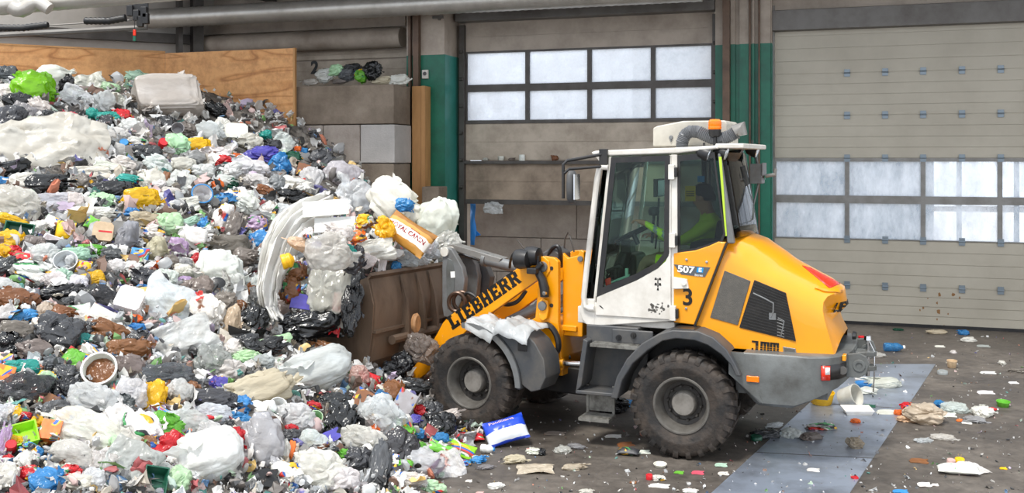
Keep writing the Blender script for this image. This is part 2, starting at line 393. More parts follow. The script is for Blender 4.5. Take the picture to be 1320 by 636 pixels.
# door behind the heap
T0, T1 = ws(262), ws(526)
def tz(y): return wz(400, y)
d3 = sectional('door_3', T0, T1, [(0.02, tz(104)), (tz(104), tz(80)), (tz(78), tz(66))], [M['panel_dirty']]*3, ribs=2)
cy = MB(); cy.lathe([(.0,T0),(.19,T0),(.19,T1),(0,T1)], 16, (0,-.25,tz(55)), 'x'); cy.build('roller_tube', M['beige'], d3)
b3 = MB(); b3.box(T0, T1, -.12, .05, tz(40), tz(26)); b3.box(T0, T1, -.35, .05, tz(24), tz(15)); b3.box(T0, T1, -.02, .05, tz(68), tz(40)); b3.box(T0, T1, .05, .12, tz(110), tz(20)); b3.build('door_header_light_stop', M['beige'], d3, smooth=0)  # last box added behind the leaves to block outside light
s, z = W.on_y(405, 90, -.12)
mesh_obj('number', text_mesh('2', .34, .012), M['decal'], d3, basis((ws(406), -.012, tz(88)), (1,0,0), (0,-1,0)))

# wall pieces around the doors
HT = 6.2
def wall(name, boxes, m): 
    mb = MB()
    for b in boxes: mb.box(*b)
    return struct(wb(mb, name, m, smooth=0))
zdr = zr[6]
wall('wall_back', [(R0-.02, R1+6, .0, .3, zdr+.1, HT), (L0-.1, L1+.1, .06, .3, lz(22), HT), (ws(588)-1.25, L0-.02, .06, .3, 0, HT), (L1+.02, R0-.02, .06, .3, 0, HT), (T0, ws(588)-.3, .06, .3, tz(20), HT), (T0-8, T0, .06, .3, 0, HT), (R1, R1+6, 0, .3, 0, zdr+.1)], M['beige'])
# lintels
lt = MB(); lt.box(R0-.05, R1, -.16, .0, wz(1000,41), wz(1000,15)); lt.box(R0-.05, R1, -.05, .0, zdr-.03, zdr+.14); struct(wb(lt, 'trim_3', M['beam'], bevel=.01))
lt = MB(); lt.box(L0-.1, L1+.05, -.28, .0, wz(600,30), wz(600,18)); lt.box(L0, L1, -.2, 0, wz(600,12), wz(600,2)); struct(wb(lt, 'trim_4', M['beam'], bevel=.01))
fr = MB(); fr.box(R0-.09, R0+.01, -.06, .06, 0, 5.3); fr.box(R0-.13, R0-.09, -.14, .06, 0, 5.3)
for k in range(8): fr.box(R0-.10, R0-.03, -.10, -.06, .7+k*.56, .78+k*.56)
struct(wb(fr, 'trim_5', M['alu'], smooth=0))
# columns
def column(name, sa, sb, off, zsplit, ribs):
    mb = MB(); mb.mi = 0; mb.box(sa, sb, -off, .1, 0, zsplit); mb.mi = 2; mb.box(sb-.002, sb+.004, -off+.02, .0, 0, zsplit)  # thin side face carries the painted-in lit tone
    mb.mi = 1; mb.box(sa, sb, -off, .1, zsplit, HT)
    for (a, b, d) in ribs:
        mb.mi = 0; mb.box(a, b, -off-d, -off+.01, 0, zsplit); mb.mi = 1; mb.box(a, b, -off-d, -off+.01, zsplit, HT)
    return struct(wb(mb, name, [M['green'], M['beige'], M['teal']], smooth=0))
sb = ws(590); off = .45
for k in range(40):
    p = W.world(sb, -off); px = CX + F_PX*p[0]/p[1]; off += (px-573)*.004
LCO = off
column('trim_6', ws(524, -off), ws(573, -off), off, wz(548, 71, -off), [])
sa2, sb2 = ws(922, -.2), ws(995, -.2)
rb = [(lerp(sa2, sb2, a), lerp(sa2, sb2, b), .05) for a, b in ((.28,.36),(.44,.60),(.66,.70),(.78,.98))]
column('trim_7', sa2, sb2, .2, wz(958, 57, -.2), rb)
rl = MB()
for a, b, o in ((932, 941, .3), ): rl.box(ws(a, -o), ws(b, -o), -o-.06, -o+.08, 0, HT)
for px in (966.5, 978.5): s = ws(px, -.3); rl.tube([(s, -.29, .3), (s, -.29, HT)], .016, 8)
struct(wb(rl, 'trim_8', M['rail'], smooth=0))
rl = MB(); o = LCO+.05; rl.box(ws(534, -o), ws(541, -o), -o-.06, -o+.06, 0, HT); rl.box(ws(527,-o), ws(530,-o), -o-.03, -o+.05, 2.9, HT)
struct(wb(rl, 'trim_9', M['rail'], smooth=0))
sk = wthing('wall_socket', 'small white wall socket box high on the left green column', 'socket', ws(549,-LCO), -LCO, wz(549,96,-LCO))
MB().box(-.06,.06,-.05,0,-.08,.08).build('socket_box', M['white'], sk, bevel=.008); MB().lathe([(.035,-.06),(.035,-.04)],12,(0,0,.01),'y').build('outlet', M['dgrey'], sk)
bk = MB(); a = ws(577,-.2); bk.prism([(-.05-LCO, wz(577,30)), (.0, wz(577,30)), (0, wz(577,58))], a, a+.05, 'x'); bk.box(a-.1, a+.1, -LCO-.05, 0, wz(577,30), wz(577,30)+.05); struct(wb(bk, 'trim_10', M['beam'], smooth=0))
# unseen roof slab, added and cut short to shade the back wall; left wall
struct(MB().box(-14, 13, -3.6, .3, HT, HT+.2).build('shading_ceiling', M['beam'], smooth=0, loc=WL, rot=WR))
cb = MB()
for s in (-11, -6, -1, 4, 9): cb.box(s-.12, s+.12, -3.6, .0, HT-.35, HT)
struct(wb(cb, 'trim_11', M['darksteel'], smooth=0))

# bay: plywood boards and concrete blocks, parallel to the back wall
PO = -1.78
pz0, pz1 = wz(380, 160, PO), wz(380, 62, PO)
bp = wthing('plywood_board', 'scuffed orange plywood board standing against the concrete blocks behind the heap', 'board', ws(213,PO), PO, pz0)
wd = ws(380,PO)-ws(213,PO)
MB().box(0, wd, 0, .05, -.1, pz1-pz0).build('board', M['ply'], bp, bevel=.004); MB().box(wd-.035, wd+.004, -.006, .055, -.1, pz1-pz0+.006).build('edge_batten', M['timber'], bp, smooth=0)
cw_ = W.world(ws(213,PO), PO); zc = wz(213, 68, PO)
LF = Frame(cw_, math.atan2(-1350, -2468))
bl = thing('plywood_board', 'long orange plywood board along the left edge behind the heap crest', 'board', (cw_[0], cw_[1], pz0), LF.ang)
MB().box(0, 5.5, -.05, 0, -.1, zc-pz0).build('board', M['ply'], bl, bevel=.004); MB().box(0, 5.5, -.056, .006, zc-pz0, zc-pz0+.03).build('top_batten', M['timber'], bl, smooth=0)
wl = MB(); wl.box(-2, 9, -1.6, -1.4, 0, HT); struct(wl.build('wall_left', M['wallwhite'], loc=(cw_[0], cw_[1], 0), rot=(0,0,LF.ang), smooth=0))
po = MB(); po.box(-.9,-.7,-1.2,-.9,0,HT); po.box(-.5,-.42,-1.2,-.9,0,HT); po.box(-2,9,-1.4,-1.2,5.02,5.2); struct(po.build('trim_12', M['darksteel'], loc=(cw_[0], cw_[1], 0), rot=(0,0,LF.ang), smooth=0))

BO = -1.65
def block(pa, pb, ya, yb, label, m, depth=.7, y=BO):
    a, b = ws(pa, y), ws(pb, y); pm = (pa+pb)/2; za, zb = wz(508, yb, y), wz(508, ya, y)
    t = wthing('concrete_block', label, 'concrete block', a, y, za)
    MB().box(.006, b-a-.006, 0, depth, .006, zb-za-.006).build('block', m, t, bevel=.02)
    return t
block(377, 508, 108, 160, 'dark stained long concrete block on top of the block wall', M['block_dirty'])
block(464, 509, 160, 211, 'short concrete block at the right end of the second row', M['block_grey'])
block(416, 464, 160, 211, 'square concrete block left of the end block in the second row', M['block'])
block(330, 416, 160, 211, 'concrete block under the plywood edge in the second row', M['block'])
block(240, 330, 160, 211, 'concrete block mostly hidden under the plywood board', M['block'])
block(404, 508, 211, 262, 'long concrete block at the right end of the third row', M['block_dirty'])
block(300, 404, 211, 262, 'concrete block half buried by the heap in the third row', M['block'])
block(404, 508, 262, 313, 'concrete block low in the wall behind the pale bags', M['block'])
block(404, 508, 313, 364, 'lowest but one block of the wall, buried in waste', M['block'])
block(404, 508, 364, 416, 'bottom block of the wall, buried in waste', M['block'])
block(543, 566, 240, 290, 'small rough concrete block beside the green column', M['block_dirty'], .4, -1.2)
block(543, 566, 290, 340, 'small concrete block under the rough one by the green column', M['block_dirty'], .4, -1.2)
block(543, 566, 340, 395, 'bottom small concrete block by the green column', M['block_dirty'], .4, -1.2)
tb = wthing('timber_board', 'upright pale timber board at the end of the block wall', 'board', ws(531,-.9), -.9, 0)
MB().box(0, ws(548,-.9)-ws(531,-.9), 0, .25, .0, wz(540,111,-.9)).build('board', M['timber'], tb, bevel=.004)
MB().box(ws(544,-.9)-ws(531,-.9), ws(548,-.9)-ws(531,-.9)+.01, -.03, 0, 0, wz(540,111,-.9)).build('batten', M['timber'], tb, smooth=0)

# block wall outside the raised door, with blue sheet
OY = 1.1
oz = [wz(690, y, OY) for y in (262-45, 307, 352, 397)]
for k, (pa, pb, ya, yb, lab) in enumerate(((600,743,255,307,'wide concrete block outside the raised door, beside the blue sheet'),(743,905,255,307,'concrete block outside the raised door, behind the cab front'),
        (560,697,307,352,'lower concrete block outside the raised door, behind the lift arm'),(697,850,307,352,'lower concrete block outside, behind the yellow front frame'),(640,760,352,400,'bottom concrete block outside, behind the front frame'),(760,905,352,400,'bottom concrete block outside, behind the cab front'),(850,905,307,352,'short concrete block outside, hidden behind the cab'),(500,640,352,400,'bottom concrete block outside, behind the tilt cylinder'),(620,780,205,255,'top concrete block outside, hidden by the raised door'))):
    a, b = ws(pa, OY), ws(pb, OY); za, zb = wz(690, yb, OY), wz(690, ya, OY)
    t = wthing('concrete_block', lab, 'concrete block', a, OY, za)
    MB().box(.004, b-a-.004, 0, .7, .004, zb-za-.004).build('block', M['block'], t, bevel=.015)
bs = MB(); a, b = ws(606,.5), ws(613,.5)
bs.grid([[(lerp(a,b,u)+.012*math.sin(k*1.3)*u, .5+.03*math.sin(k*.9+3*u), wz(610, 262+k*6, .5)) for u in (0,.5,1)] for k in range(10)])
bo = wb(bs, 'plastic_sheet', M['bluefilm']); so_ = bo.modifiers.new('thickness', 'SOLIDIFY'); so_.thickness = .006
tag(bo, 'bright blue plastic strip hanging in the opening under the raised door', 'plastic sheet')
bs = MB(); bs.prism([(ws(613,.6), wz(615,296,.6)), (ws(620,.6), wz(618,303,.6)), (ws(613,.6), wz(615,305,.6))], .58, .6, 'y')
tag(wb(bs, 'plastic_scrap', M['bluefilm'], smooth=0), 'dark blue scrap at the foot of the blue strip in the opening', 'plastic scrap')
# yard beyond the doors
struct(MB().box(-30, 34, .35, 40, -.05, .02).build('trim_13', M['outconc'], smooth=0, loc=WL, rot=WR))
fb = MB(); fb.box(ws(1000)-4, ws(1235), 7, 12, 0, 9)
for k in range(9): fb.box(ws(1000)-3.6+k*1.15, ws(1000)-3.5+k*1.15, 6.9, 7, 0, 9)
bt = wb(fb, 'warehouse_building', M['facade'], smooth=0); tag(bt, 'grey ribbed building across the yard, seen through the right door panes', 'building')

# overhead duct and hoses
def spiral_duct(name, label, p0, p1, r, m):
    p0, p1 = Vector(p0), Vector(p1); n = int((p1-p0).length/.045)
    pts = [p0.lerp(p1, i/n) for i in range(n+1)]; rs = [r if i % 3 else r*1.03 for i in range(n+1)]
    o = MB().tube(pts, rs, 20).build(name, m, smooth=50); return tag(o, label, 'duct')
DO = -1.3
def dp(px, py): s, z = W.on_y(px, py, DO); p = W.world(s, DO); return (p[0], p[1], z)
spiral_duct('ventilation_duct', 'long beige spiral ventilation duct running above the doors', dp(189, 24.5), dp(905, -13), .185, M['duct'])
spiral_duct('ventilation_duct', 'silver ventilation duct in the top left corner above the plywood', at_depth(-20, 9, 15.5), at_depth(260, -14, 15.5), .14, M['duct'])
el = MB(); el.tube([at_depth(16+6*k, 8+5*math.sin(k*.9), 15.2) for k in range(9)], [.12-.004*k for k in range(9)], 14); tag(el.build('duct_elbow', M['duct']), 'dented silver duct elbow in the far top left corner', 'duct')
def flex(name, label, pts, r):
    pts = [Vector(p) for p in pts]; out = []
    for a, b in zip(pts, pts[1:]):
        n = max(2, int((b-a).length/.035))
        out += [a.lerp(b, i/n) for i in range(n)]
    out.append(pts[-1]); return tag(MB().tube(out, [r if i % 2 else r*.82 for i in range(len(out))], 10).build(name, M['black']), label, 'hose')
flex('corrugated_hose', 'black corrugated hose hanging at the far left above the plywood', [at_depth(-8, 36, 17), at_depth(30, 36, 17), at_depth(62, 32, 17)], .06)
flex('corrugated_hose', 'black corrugated hose running into a bracket beside the long duct', [at_depth(109, 27, 17.3), at_depth(140, 27, 17.3), at_depth(162, 23, 17.3)], .065)
hb = MB(); 
for px, py in ((168,14),(176,20),(186,16),(181,28),(188,24)):
    p = at_depth(px, py, 17.6); hb.box(p.x-.05, p.x+.05, p.y-.05, p.y+.05, p.z-.09, p.z+.09)
p = at_depth(178, 18, 17.6); hb.box(p.x-.16, p.x+.16, p.y+.02, p.y+.06, p.z-.04, 5.9)
tag(hb.build('hose_bracket', M['black'], bevel=.01), 'black hose bracket at the left end of the long duct', 'bracket')
p = at_depth(173.5, 46, 17.3)
pc = thing('pendant_switch', 'tiny red and green pendant switch hanging below the hose bracket', 'switch', p)
MB().tube([(0,0,.1),(0,0,.32)], .006, 6).build('cord', M['black'], pc); MB().box(-.022,.022,-.02,.02,0,.1).build('red_half', M['redlens'], pc, bevel=.006); MB().box(-.022,.022,-.02,.02,-.09,-.01).build('green_half', M['green'], pc, bevel=.006)
hr = MB(); hr.tube([at_depth(60,33,17.6), at_depth(170,26,17.6)], .012, 6); hr.tube([at_depth(-10,46,17.9), at_depth(190,35,17.9)], .05, 8); tag(hr.build('overhead_pipe', M['beam']), 'thin grey pipe running behind the black hoses at top left', 'pipe')
# ------------------------------------------------------------------ the wheel loader
RF = Frame((1.86, 10.25), rad(180-23)); FF = Frame((-.005, 11.17), rad(180-30))
ld = thing('wheel_loader', 'yellow compact wheel loader with white cab number 3, its bucket pushed into the heap', 'wheel loader', (1.86, 10.25, 0), rad(157))
_d = FF.o - RF.o; FX, FY = float(_d @ RF.fx), float(_d @ RF.fy); FROT = rad(-7)
def rb(mb, name, m, parent=ld, **k): return mb.build(name, m, parent, **k)
def fb_(mb, name, m, parent=None, **k):
    if parent is None: return mb.build(name, m, ld, loc=(FX, FY, 0), rot=(0, 0, FROT), **k)
    return mb.build(name, m, parent, **k)
def PR(y, *pts): return [RF.on_y(px, py, y) for px, py in pts]
def PF(y, *pts): return [FF.on_y(px, py, y) for px, py in pts]
def arc(cx, cz, r, a0, a1, n=14): return [(cx + r*math.cos(rad(lerp(a0, a1, i/n))), cz + r*math.sin(rad(lerp(a0, a1, i/n)))) for i in range(n+1)]

# wheels -----------------------------------------------------------
def tyre_mesh():
    mb = MB()
    mb.lathe([(.25,-.125),(.262,-.15),(.30,-.163),(.36,-.170),(.41,-.168),(.44,-.160),(.458,-.14),(.464,-.06),(.466,0),(.464,.06),(.458,.14),(.44,.160),(.41,.168),(.36,.170),(.345,.174),(.335,.170),(.30,.163),(.262,.15),(.25,.125)], 72, axis='y', cap=False)
    n = 24
    for side in (-1, 1):
        for k in range(n):
            a0 = 2*PI*(k + (.5 if side > 0 else 0))/n
            st = [(.004, .484, 0, .06), (.07, .486, .025, .052), (.132, .483, .07, .05), (.158, .474, .085, .05), (.171, .452, .092, .048), (.173, .432, .095, .034)]
            rows = []
            for (y, r, sk, hw) in st:
                b = .455 if y < .14 else (.44 if y < .165 else .41)
                ln = []
                for (u, rr) in ((-1.25, b), (-1, r), (1, r), (1.25, b)):
                    a = a0 + sk + u*hw; ln.append((rr*math.sin(a), side*y, rr*math.cos(a)))
                rows.append(ln)
            mb.grid(rows); mb.add(rows[0], [(0,1,2,3)]); mb.add(rows[-1], [(0,1,2,3)])
    return mb.mesh('tyre', 40)
def rim_mesh():
    mb = MB()
    mb.lathe([(.262,.150),(.255,.158),(.243,.157),(.236,.147),(.228,.12),(.222,.10),(.215,.085),(.206,.02),(.20,.005),(.165,.0),(.155,-.01),(.145,-.012),(.10,-.012),(.0,-.012)], 40, axis='y', cap=False)
    mb.lathe([(.262,.150),(.262,-.15),(.22,-.15),(.20,-.02),(0,-.02)], 40, axis='y', cap=False)
    return mb.mesh('rim', 30)
def hub_mesh():
    mb = MB(); mb.lathe([(.118,-.012),(.115,.05),(.106,.07),(.10,.078),(.0,.082)], 28, axis='y', cap=False); return mb.mesh('hub', 30)
def bolts_mesh():
    mb = MB()
    for k in range(1):
        a = 0; mb.lathe([(.0,.0),(.014,.0),(.014,.03),(.009,.034),(.009,.045),(0,.045)], 6, (.155*math.sin(a), 0, .155*math.cos(a)), 'y', cap=False)
    return mb.mesh('wheel_bolt', 30)
def lip_mesh():
    mb = MB(); mb.lathe([(.263,.151),(.256,.160),(.243,.159),(.235,.149),(.227,.121),(.221,.101),(.214,.086),(.205,.03)], 40, axis='y', cap=False); mb.lathe([(.262,.148),(.20,.02)], 40, axis='y', cap=False); return mb.mesh('rim_lip', 30)
lm_ = lip_mesh(); lm_.materials.append(M['rimlip'])
tm, rm, hm, bm_ = tyre_mesh(), rim_mesh(), hub_mesh(), bolts_mesh()
for me, mm in ((tm,'rubber'),(rm,'rimgrey'),(hm,'hub'),(bm_,'rimgrey')): me.materials.append(M[mm])
def wheel(x, y, front, rot):
    o = bpy.data.objects.new('wheel', rm); COL.objects.link(o); o.parent = ld
    if front:
        c, s = math.cos(FROT), math.sin(FROT); o.location = (FX + c*x - s*y, FY + s*x + c*y, .485); fr = FROT
    else: o.location = (x, y, .485); fr = 0
    _k = 0
    o.rotation_euler = (0, rot, fr + (PI if y < 0 else 0))
    for nm, me in [('tyre', tm), ('hub', hm), ('rim_lip', lm_)] + [('wheel_bolt', bm_)]*10:
        c_ = bpy.data.objects.new(nm, me); COL.objects.link(c_); c_.parent = o
        if nm == 'wheel_bolt': c_.rotation_euler = (0, 2*PI*_k/10, 0); _k += 1
wheel(0, .70, False, .2); wheel(0, -.70, False, .5); wheel(0, .70, True, .35); wheel(0, -.70, True, .1)

# rear frame, axles ------------------------------------------------
mb = MB(); mb.box(-1.1, .95, -.38, .38, .55, 1.05); mb.box(.5, 1.12, -.3, .3, .50, .66); mb.tube([(0,-.55,.485),(0,.55,.485)], .11, 14); mb.box(-.2,.2,-.2,.2,.3,.68)
rb(mb, 'rear_frame', M['black'], bevel=.02)
# cab floor pan, grey battery box under the sill
mb = MB(); mb.box(.44, .955, .30, .70, .93, 1.14); q = PR(.705, (789,424), (842,446)); mb.box(q[1][0], q[0][0], .69, .715, q[1][1], q[0][1])
bx = rb(mb, 'battery_box', M['dgrey'], bevel=.012)
for px, py in ((797.5, 435.5), (816.5, 432.5)):
    x, z = RF.on_y(px, py, .72); k = MB(); k.lathe([(.0,.712),(.028,.712),(.026,.735),(.0,.737)], 14, (x,0,z), 'y', cap=False); k.box(x-.008,x+.008,.73,.745,z-.028,z+.02); k.build('lock', M['black'], bx)
# steps
P = PR(.82, (752,437), (742,507), (786,516), (792,504), (750,497), (758,440))
mb = MB(); mb.prism([P[0], P[1], P[4], P[5]], .5, .83); x0, z0 = P[1]; x1 = RF.on_y(790, 510, .82)[0]
mb.box(x1, x0, .5, .83, z0-.005, z0+.03); mb.box(x1-.25, x0-.03, .49, .53, z0, .98)
sp = rb(mb, 'step_box', M['dgrey'], bevel=.01)
mb = MB(); q = PR(.83, (760,452), (822,459)); mb.box(q[1][0], q[0][0], .52, .82, .955, .985)
for k in range(9): mb.box(q[1][0]+.01, q[0][0]-.01, .54+k*.03, .552+k*.03, .985, .992)
mb.build('step_tread', M['tread'], sp, smooth=0)
mb = MB(); mb.box(.70, 1.0, .56, .80, .245, .275)
for k in range(7): mb.box(.71, .99, .58+k*.03, .592+k*.03, .275, .283)
for x in (.72, .98): mb.box(x-.012, x+.012, .57, .59, .26, .55); 
mb.box(.72, .98, .57, .582, .30, .52)
mb.build('lower_step', M['tread'], sp, smooth=0)

# rear mudguards ---------------------------------------------------
def rear_guard(sgn):
    mb = MB(); outer = [(.655,.50),(.60,.70),(.50,.88),(.36,1.03),(.192,1.134),(.07,1.172),(-.164,1.178),(-.30,1.13),(-.42,1.03),(-.50,.90),(-.545,.80)]
    inner = [(-.50,.80),(-.45,.90),(-.37,.98),(-.25,1.055),(-.13,1.09),(.04,1.095),(.16,1.065),(.30,.97),(.44,.84),(.54,.68),(.59,.50)]
    a, b = (.40, .885) if sgn > 0 else (-.885, -.40)
    mb.prism(outer + inner, a, b)
    top = rb(mb, 'rear_mudguard', M['dgrey'], bevel=.014)
    if sgn > 0:
        m2 = MB(); m2.prism([(.10,1.166),(-.14,1.172),(-.12,1.186),(.07,1.182)], .60, .86); m2.build('guard_pad', M['black'], top, bevel=.006)
rear_guard(1); rear_guard(-1)

# cab --------------------------------------------------------------
CY = .66
mb = MB(); sill = PR(CY, (750,388), (748,404), (752,417), (765,421), (868,414.5), (866,405), (775,400), (768,390))
mb.prism(sill, -CY, CY); mb.box(.12, .98, -.6, .6, 1.13, 1.20)
# front lower corner cheek
ck = PR(CY+.003, (771,214),(767,213),(757,300),(748,395),(749,411),(754,418),(765,420),(766.5,396),(757,391),(757.5,383),(766,383))
for sg in (1, -1):
    a, b = (CY-.05, CY+.004) if sg > 0 else (-CY-.004, -CY+.05)
    q = PR(CY, (750,385),(747.5,400),(750,412),(756,419),(767,420),(767,386)); mb.prism(q, a, b)
# B pillar and A pillar (side), door jamb
for sg in (1, -1):
    a, b = (CY-.06, CY+.0) if sg > 0 else (-CY, -CY+.06)
    mb.prism(PR(CY, (864,199),(873,199),(873.5,326),(870,414),(865,414)), a, b)
    mb.prism(PR(CY, (784,202),(787.5,202),(766,405),(762.5,405)), a, b)
cabo = rb(mb, 'cab_frame', M['white'], bevel=.012)
# bent white grab tube in front of the A pillar
tp = [(x, CY+.02, z) for x, z in PR(CY+.02, (784,216),(776,215.5),(772,219),(769.5,232),(764,280),(757,340),(752.5,383),(754,395),(760,398),(766,398))]
MB().tube(tp, .027, 10).build('grab_rail', M['white'], cabo)
# roof
rt = PR(CY, (762,196.5),(768,194.5),(800,193),(870,190.5),(924,187.5),(926,192),(872,198),(790,201),(764,200))
mb = MB(); mb.prism(rt, -CY-.01, CY+.01)
xs0, zz0 = RF.on_y(764, 199, CY); 
rf = rb(mb, 'cab_roof', M['white'], bevel=.02, seg=3)
mb = MB(); xr = -.30; zr_ = RF.on_y(924,190,CY)[1]
mb.box(-.52, -.26, -.60, .62, zr_-.012, zr_+.035); mb.build('roof_spoiler', M['white'], rf, bevel=.012)
mb = MB(); q = PR(CY, (763,197),(783,196),(783,207),(776,212)); mb.prism(q, CY-.03, CY+.005); mb.build('mirror_bracket', M['white'], rf, bevel=.006)
# door: white lower panel, black-edged glass
dg = PR(CY+.012, (788,203),(864,200.5),(862,330),(848,346),(821,361),(769,383))
dout = PR(CY+.012, (787,202),(864.5,199.5),(864.5,413),(767.5,406.5))
low = PR(CY+.012, (769.2,383),(821,361.5),(848,346),(858,337),(862.5,327),(864.5,327),(864.8,412.5),(767.5,406.5))
mb = MB(); mb.prism(low, CY-.02, CY+.014); 
mb.prism(PR(CY+.012, (862.6,200),(864.8,200),(864.8,330),(862.5,330)), CY-.02, CY+.014)
mb.prism(PR(CY+.012, (786.5,202),(788,202),(769.5,383),(767.8,383)), CY-.02, CY+.014)
dr = rb(mb, 'cab_door', M['white'], bevel=.006)
ins = PR(CY+.012, (794,210),(857,208),(856,326),(846,339),(819,353.5),(777,370.5))
mb = MB()
for i in range(6):
    j = (i+1) % 6; mb.prism([dg[i], dg[j], ins[j], ins[i]], CY-.006, CY+.016)
mb.build('glass_surround', M['black'], dr, smooth=0)
MB().prism(ins, CY+.0, CY+.006).build('door_glass', M['glass'], dr, smooth=0)
for px, py in ((866, 222), (867, 310), (867.5, 404)):
    x, z = RF.on_y(px, py, CY+.02); k = MB(); k.box(x-.03, x+.03, CY+.005, CY+.045, z-.07, z+.07); h = k.build('hinge', M['white'], dr, bevel=.008)
    k = MB(); k.box(x-.055, x-.028, CY+.01, CY+.05, z-.045, z+.045); k.build('hinge_stop', M['black'], h, bevel=.006)
x, z = RF.on_y(848, 366, CY+.016); k = MB()
for dx, dz, w, h in ((-.02,.045,.012,.01),(.02,.045,.012,.01),(-.02,-.005,.013,.012),(.02,-.005,.013,.012),(0,.025,.006,.024),(0,-.012,.006,.02),(0,-.05,.01,.012)): k.prism([(x+dx-w,z+dz-h),(x+dx+w,z+dz-h),(x+dx+w*.6,z+dz+h),(x+dx-w*.6,z+dz+h)], CY+.014, CY+.0165)
k.prism([(q_[0], q_[1]) for q_ in PR(CY+.016, (772,394),(774,396),(778,399),(777,397),(774.5,394.5))], CY+.014, CY+.0165)
k.build('sticker', M['decal'], dr, smooth=0)
k = MB(); rs = random.Random(3); x0, z0 = RF.on_y(848.5, 397, CY)
for i in range(26):
    a, b, r = x0 + rs.gauss(0,.045), z0 + rs.gauss(0,.028), rs.uniform(.004,.015)
    k.prism([(a + r*rs.uniform(.6,1.3)*math.cos(t), b + r*rs.uniform(.6,1.3)*math.sin(t)) for t in [j*PI/3.5 for j in range(7)]], CY+.0138, CY+.015)
k.build('worn_sticker', M['vent_grey'], dr, smooth=0)
# rear side windows
sw = PR(CY-.004, (874,200.5),(921,196),(935,302),(931,312),(905,321),(895,324),(874,327))
def side_window(sg):
    mb = MB(); a, b = (CY-.016, CY-.006); a, b = (a, b) if sg > 0 else (-b, -a)
    mb.prism(sw, a, b); o = rb(mb, 'side_window', M['glass_dark'], smooth=0)
    e = MB()
    for i in range(len(sw)):
        j = (i+1) % len(sw); p, q = Vector(sw[i]), Vector(sw[j]); cen = Vector((sum(t[0] for t in sw)/7, sum(t[1] for t in sw)/7))
        e.prism([tuple(p), tuple(q), tuple(q + (cen-q)*.09), tuple(p + (cen-p)*.09)], a-.002, b+.003)
    e.build('window_seal', M['black'], o, smooth=0)
    if sg > 0:
        s = MB(); s.prism(PR(CY, (882.5,240),(896,240),(896,259.5),(882.5,259.5)), CY-.02, CY-.017); st = s.build('yellow_sticker', mat('yellow_sticker', hexc('f0cf16'), .5), o, smooth=0)
        s = MB(); [s.prism(PR(CY, (884,y),(894.5,y),(894.5,y+1.3),(884,y+1.3)), CY-.017, CY-.0155) for y in (246.5, 249.3, 252)]; s.build('sticker_text', M['decal'], o, smooth=0)
        s = MB(); s.prism(PR(CY, (898.5,227),(907.5,227),(907.5,235),(898.5,235)), CY-.02, CY-.017); s.build('blue_sticker', M['decal_blue'], o, smooth=0)
side_window(1); side_window(-1)
# far door glass, windscreen, rear window
mb = MB(); mb.prism(dout[:2] + [dout[2], dout[3]], -CY, -CY+.01); rb(mb, 'far_door_glass', M['glass'], smooth=0)
fw = [( .93, 2.76), (1.03, 1.30)]
mb = MB(); mb.grid([[(lerp(.80, 1.0, v) + .05*(1-(u*1.0)**2), u*.62, lerp(2.74, 1.28, v)) for u in (-1,-.6,-.2,.2,.6,1)] for v in (0,.5,1)])
o = rb(mb, 'windscreen', M['glass_dark']); sm = o.modifiers.new('thickness', 'SOLIDIFY'); sm.thickness = .008
mb = MB(); mb.box(.99, 1.07, -.62, .62, 1.14, 1.30); mb.box(.78, .86, -.62, .62, 2.70, 2.76); rb(mb, 'windscreen_frame', M['white'], bevel=.01)
wp = MB(); wp.tube([(.995,.45,1.32),(.93,.50,2.0),(.90,.48,2.35)], .012, 6); wp.box(.90,.93,.47,.50,1.7,2.5); rb(wp, 'wiper', M['black'])
# curved rear corner glass and rear window
def rear_glass(name, y0, y1, x0, x1, z0, z1, m):
    mb = MB(); rows = []
    for v in range(5):
        t = v/4; rows.append([(x0(u/6) - .0*t, lerp(y0, y1, u/6), lerp(z0, z1, t)) for u in range(7)])
    mb.grid(rows); o = rb(mb, name, m); s_ = o.modifiers.new('thickness', 'SOLIDIFY'); s_.thickness = .008; return o
rw = MB(); rows = []
for v in range(7):
    t = v/6; z = lerp(2.0, 2.78, t); bx_ = lerp(-.44, -.31, t)
    rows.append([(bx_ - .05*(1-(u)**2), u*.58, z) for u in [-1,-.7,-.35,0,.35,.7,1]])
rw.grid(rows); o = rb(rw, 'rear_window', M['glass_dark']); s_ = o.modifiers.new('thickness', 'SOLIDIFY'); s_.thickness = .008
for sg in (1, -1):
    p = MB(); p.prism([(-.31,2.77),(-.285,2.77),(-.375,1.95),(-.44,1.95)], sg*.61-.035, sg*.61+.035); po = rb(p, 'rear_pillar', M['midgrey'], bevel=.015)
    if sg > 0:
        p = MB(); p.prism([(-.325,2.74),(-.300,2.74),(-.36,2.02),(-.375,2.02)], .647, .652); p.build('lime_strip', M['lime'], po, smooth=0)
pp = MB(); 
for sg in (1, -1):
    pp.prism([(.09,2.74),(.13,2.74),(.13,1.3),(.09,1.3)], sg*.60-.03, sg*.60+.03)
rb(pp, 'inner_pillar', M['black'], bevel=.01)
mb = MB(); mb.prism([(-.02,1.25),(-.02,1.95),(-.33,1.97),(-.33,1.25)], -.6, .6); rb(mb, 'cab_rear_wall', M['black'], bevel=.02)
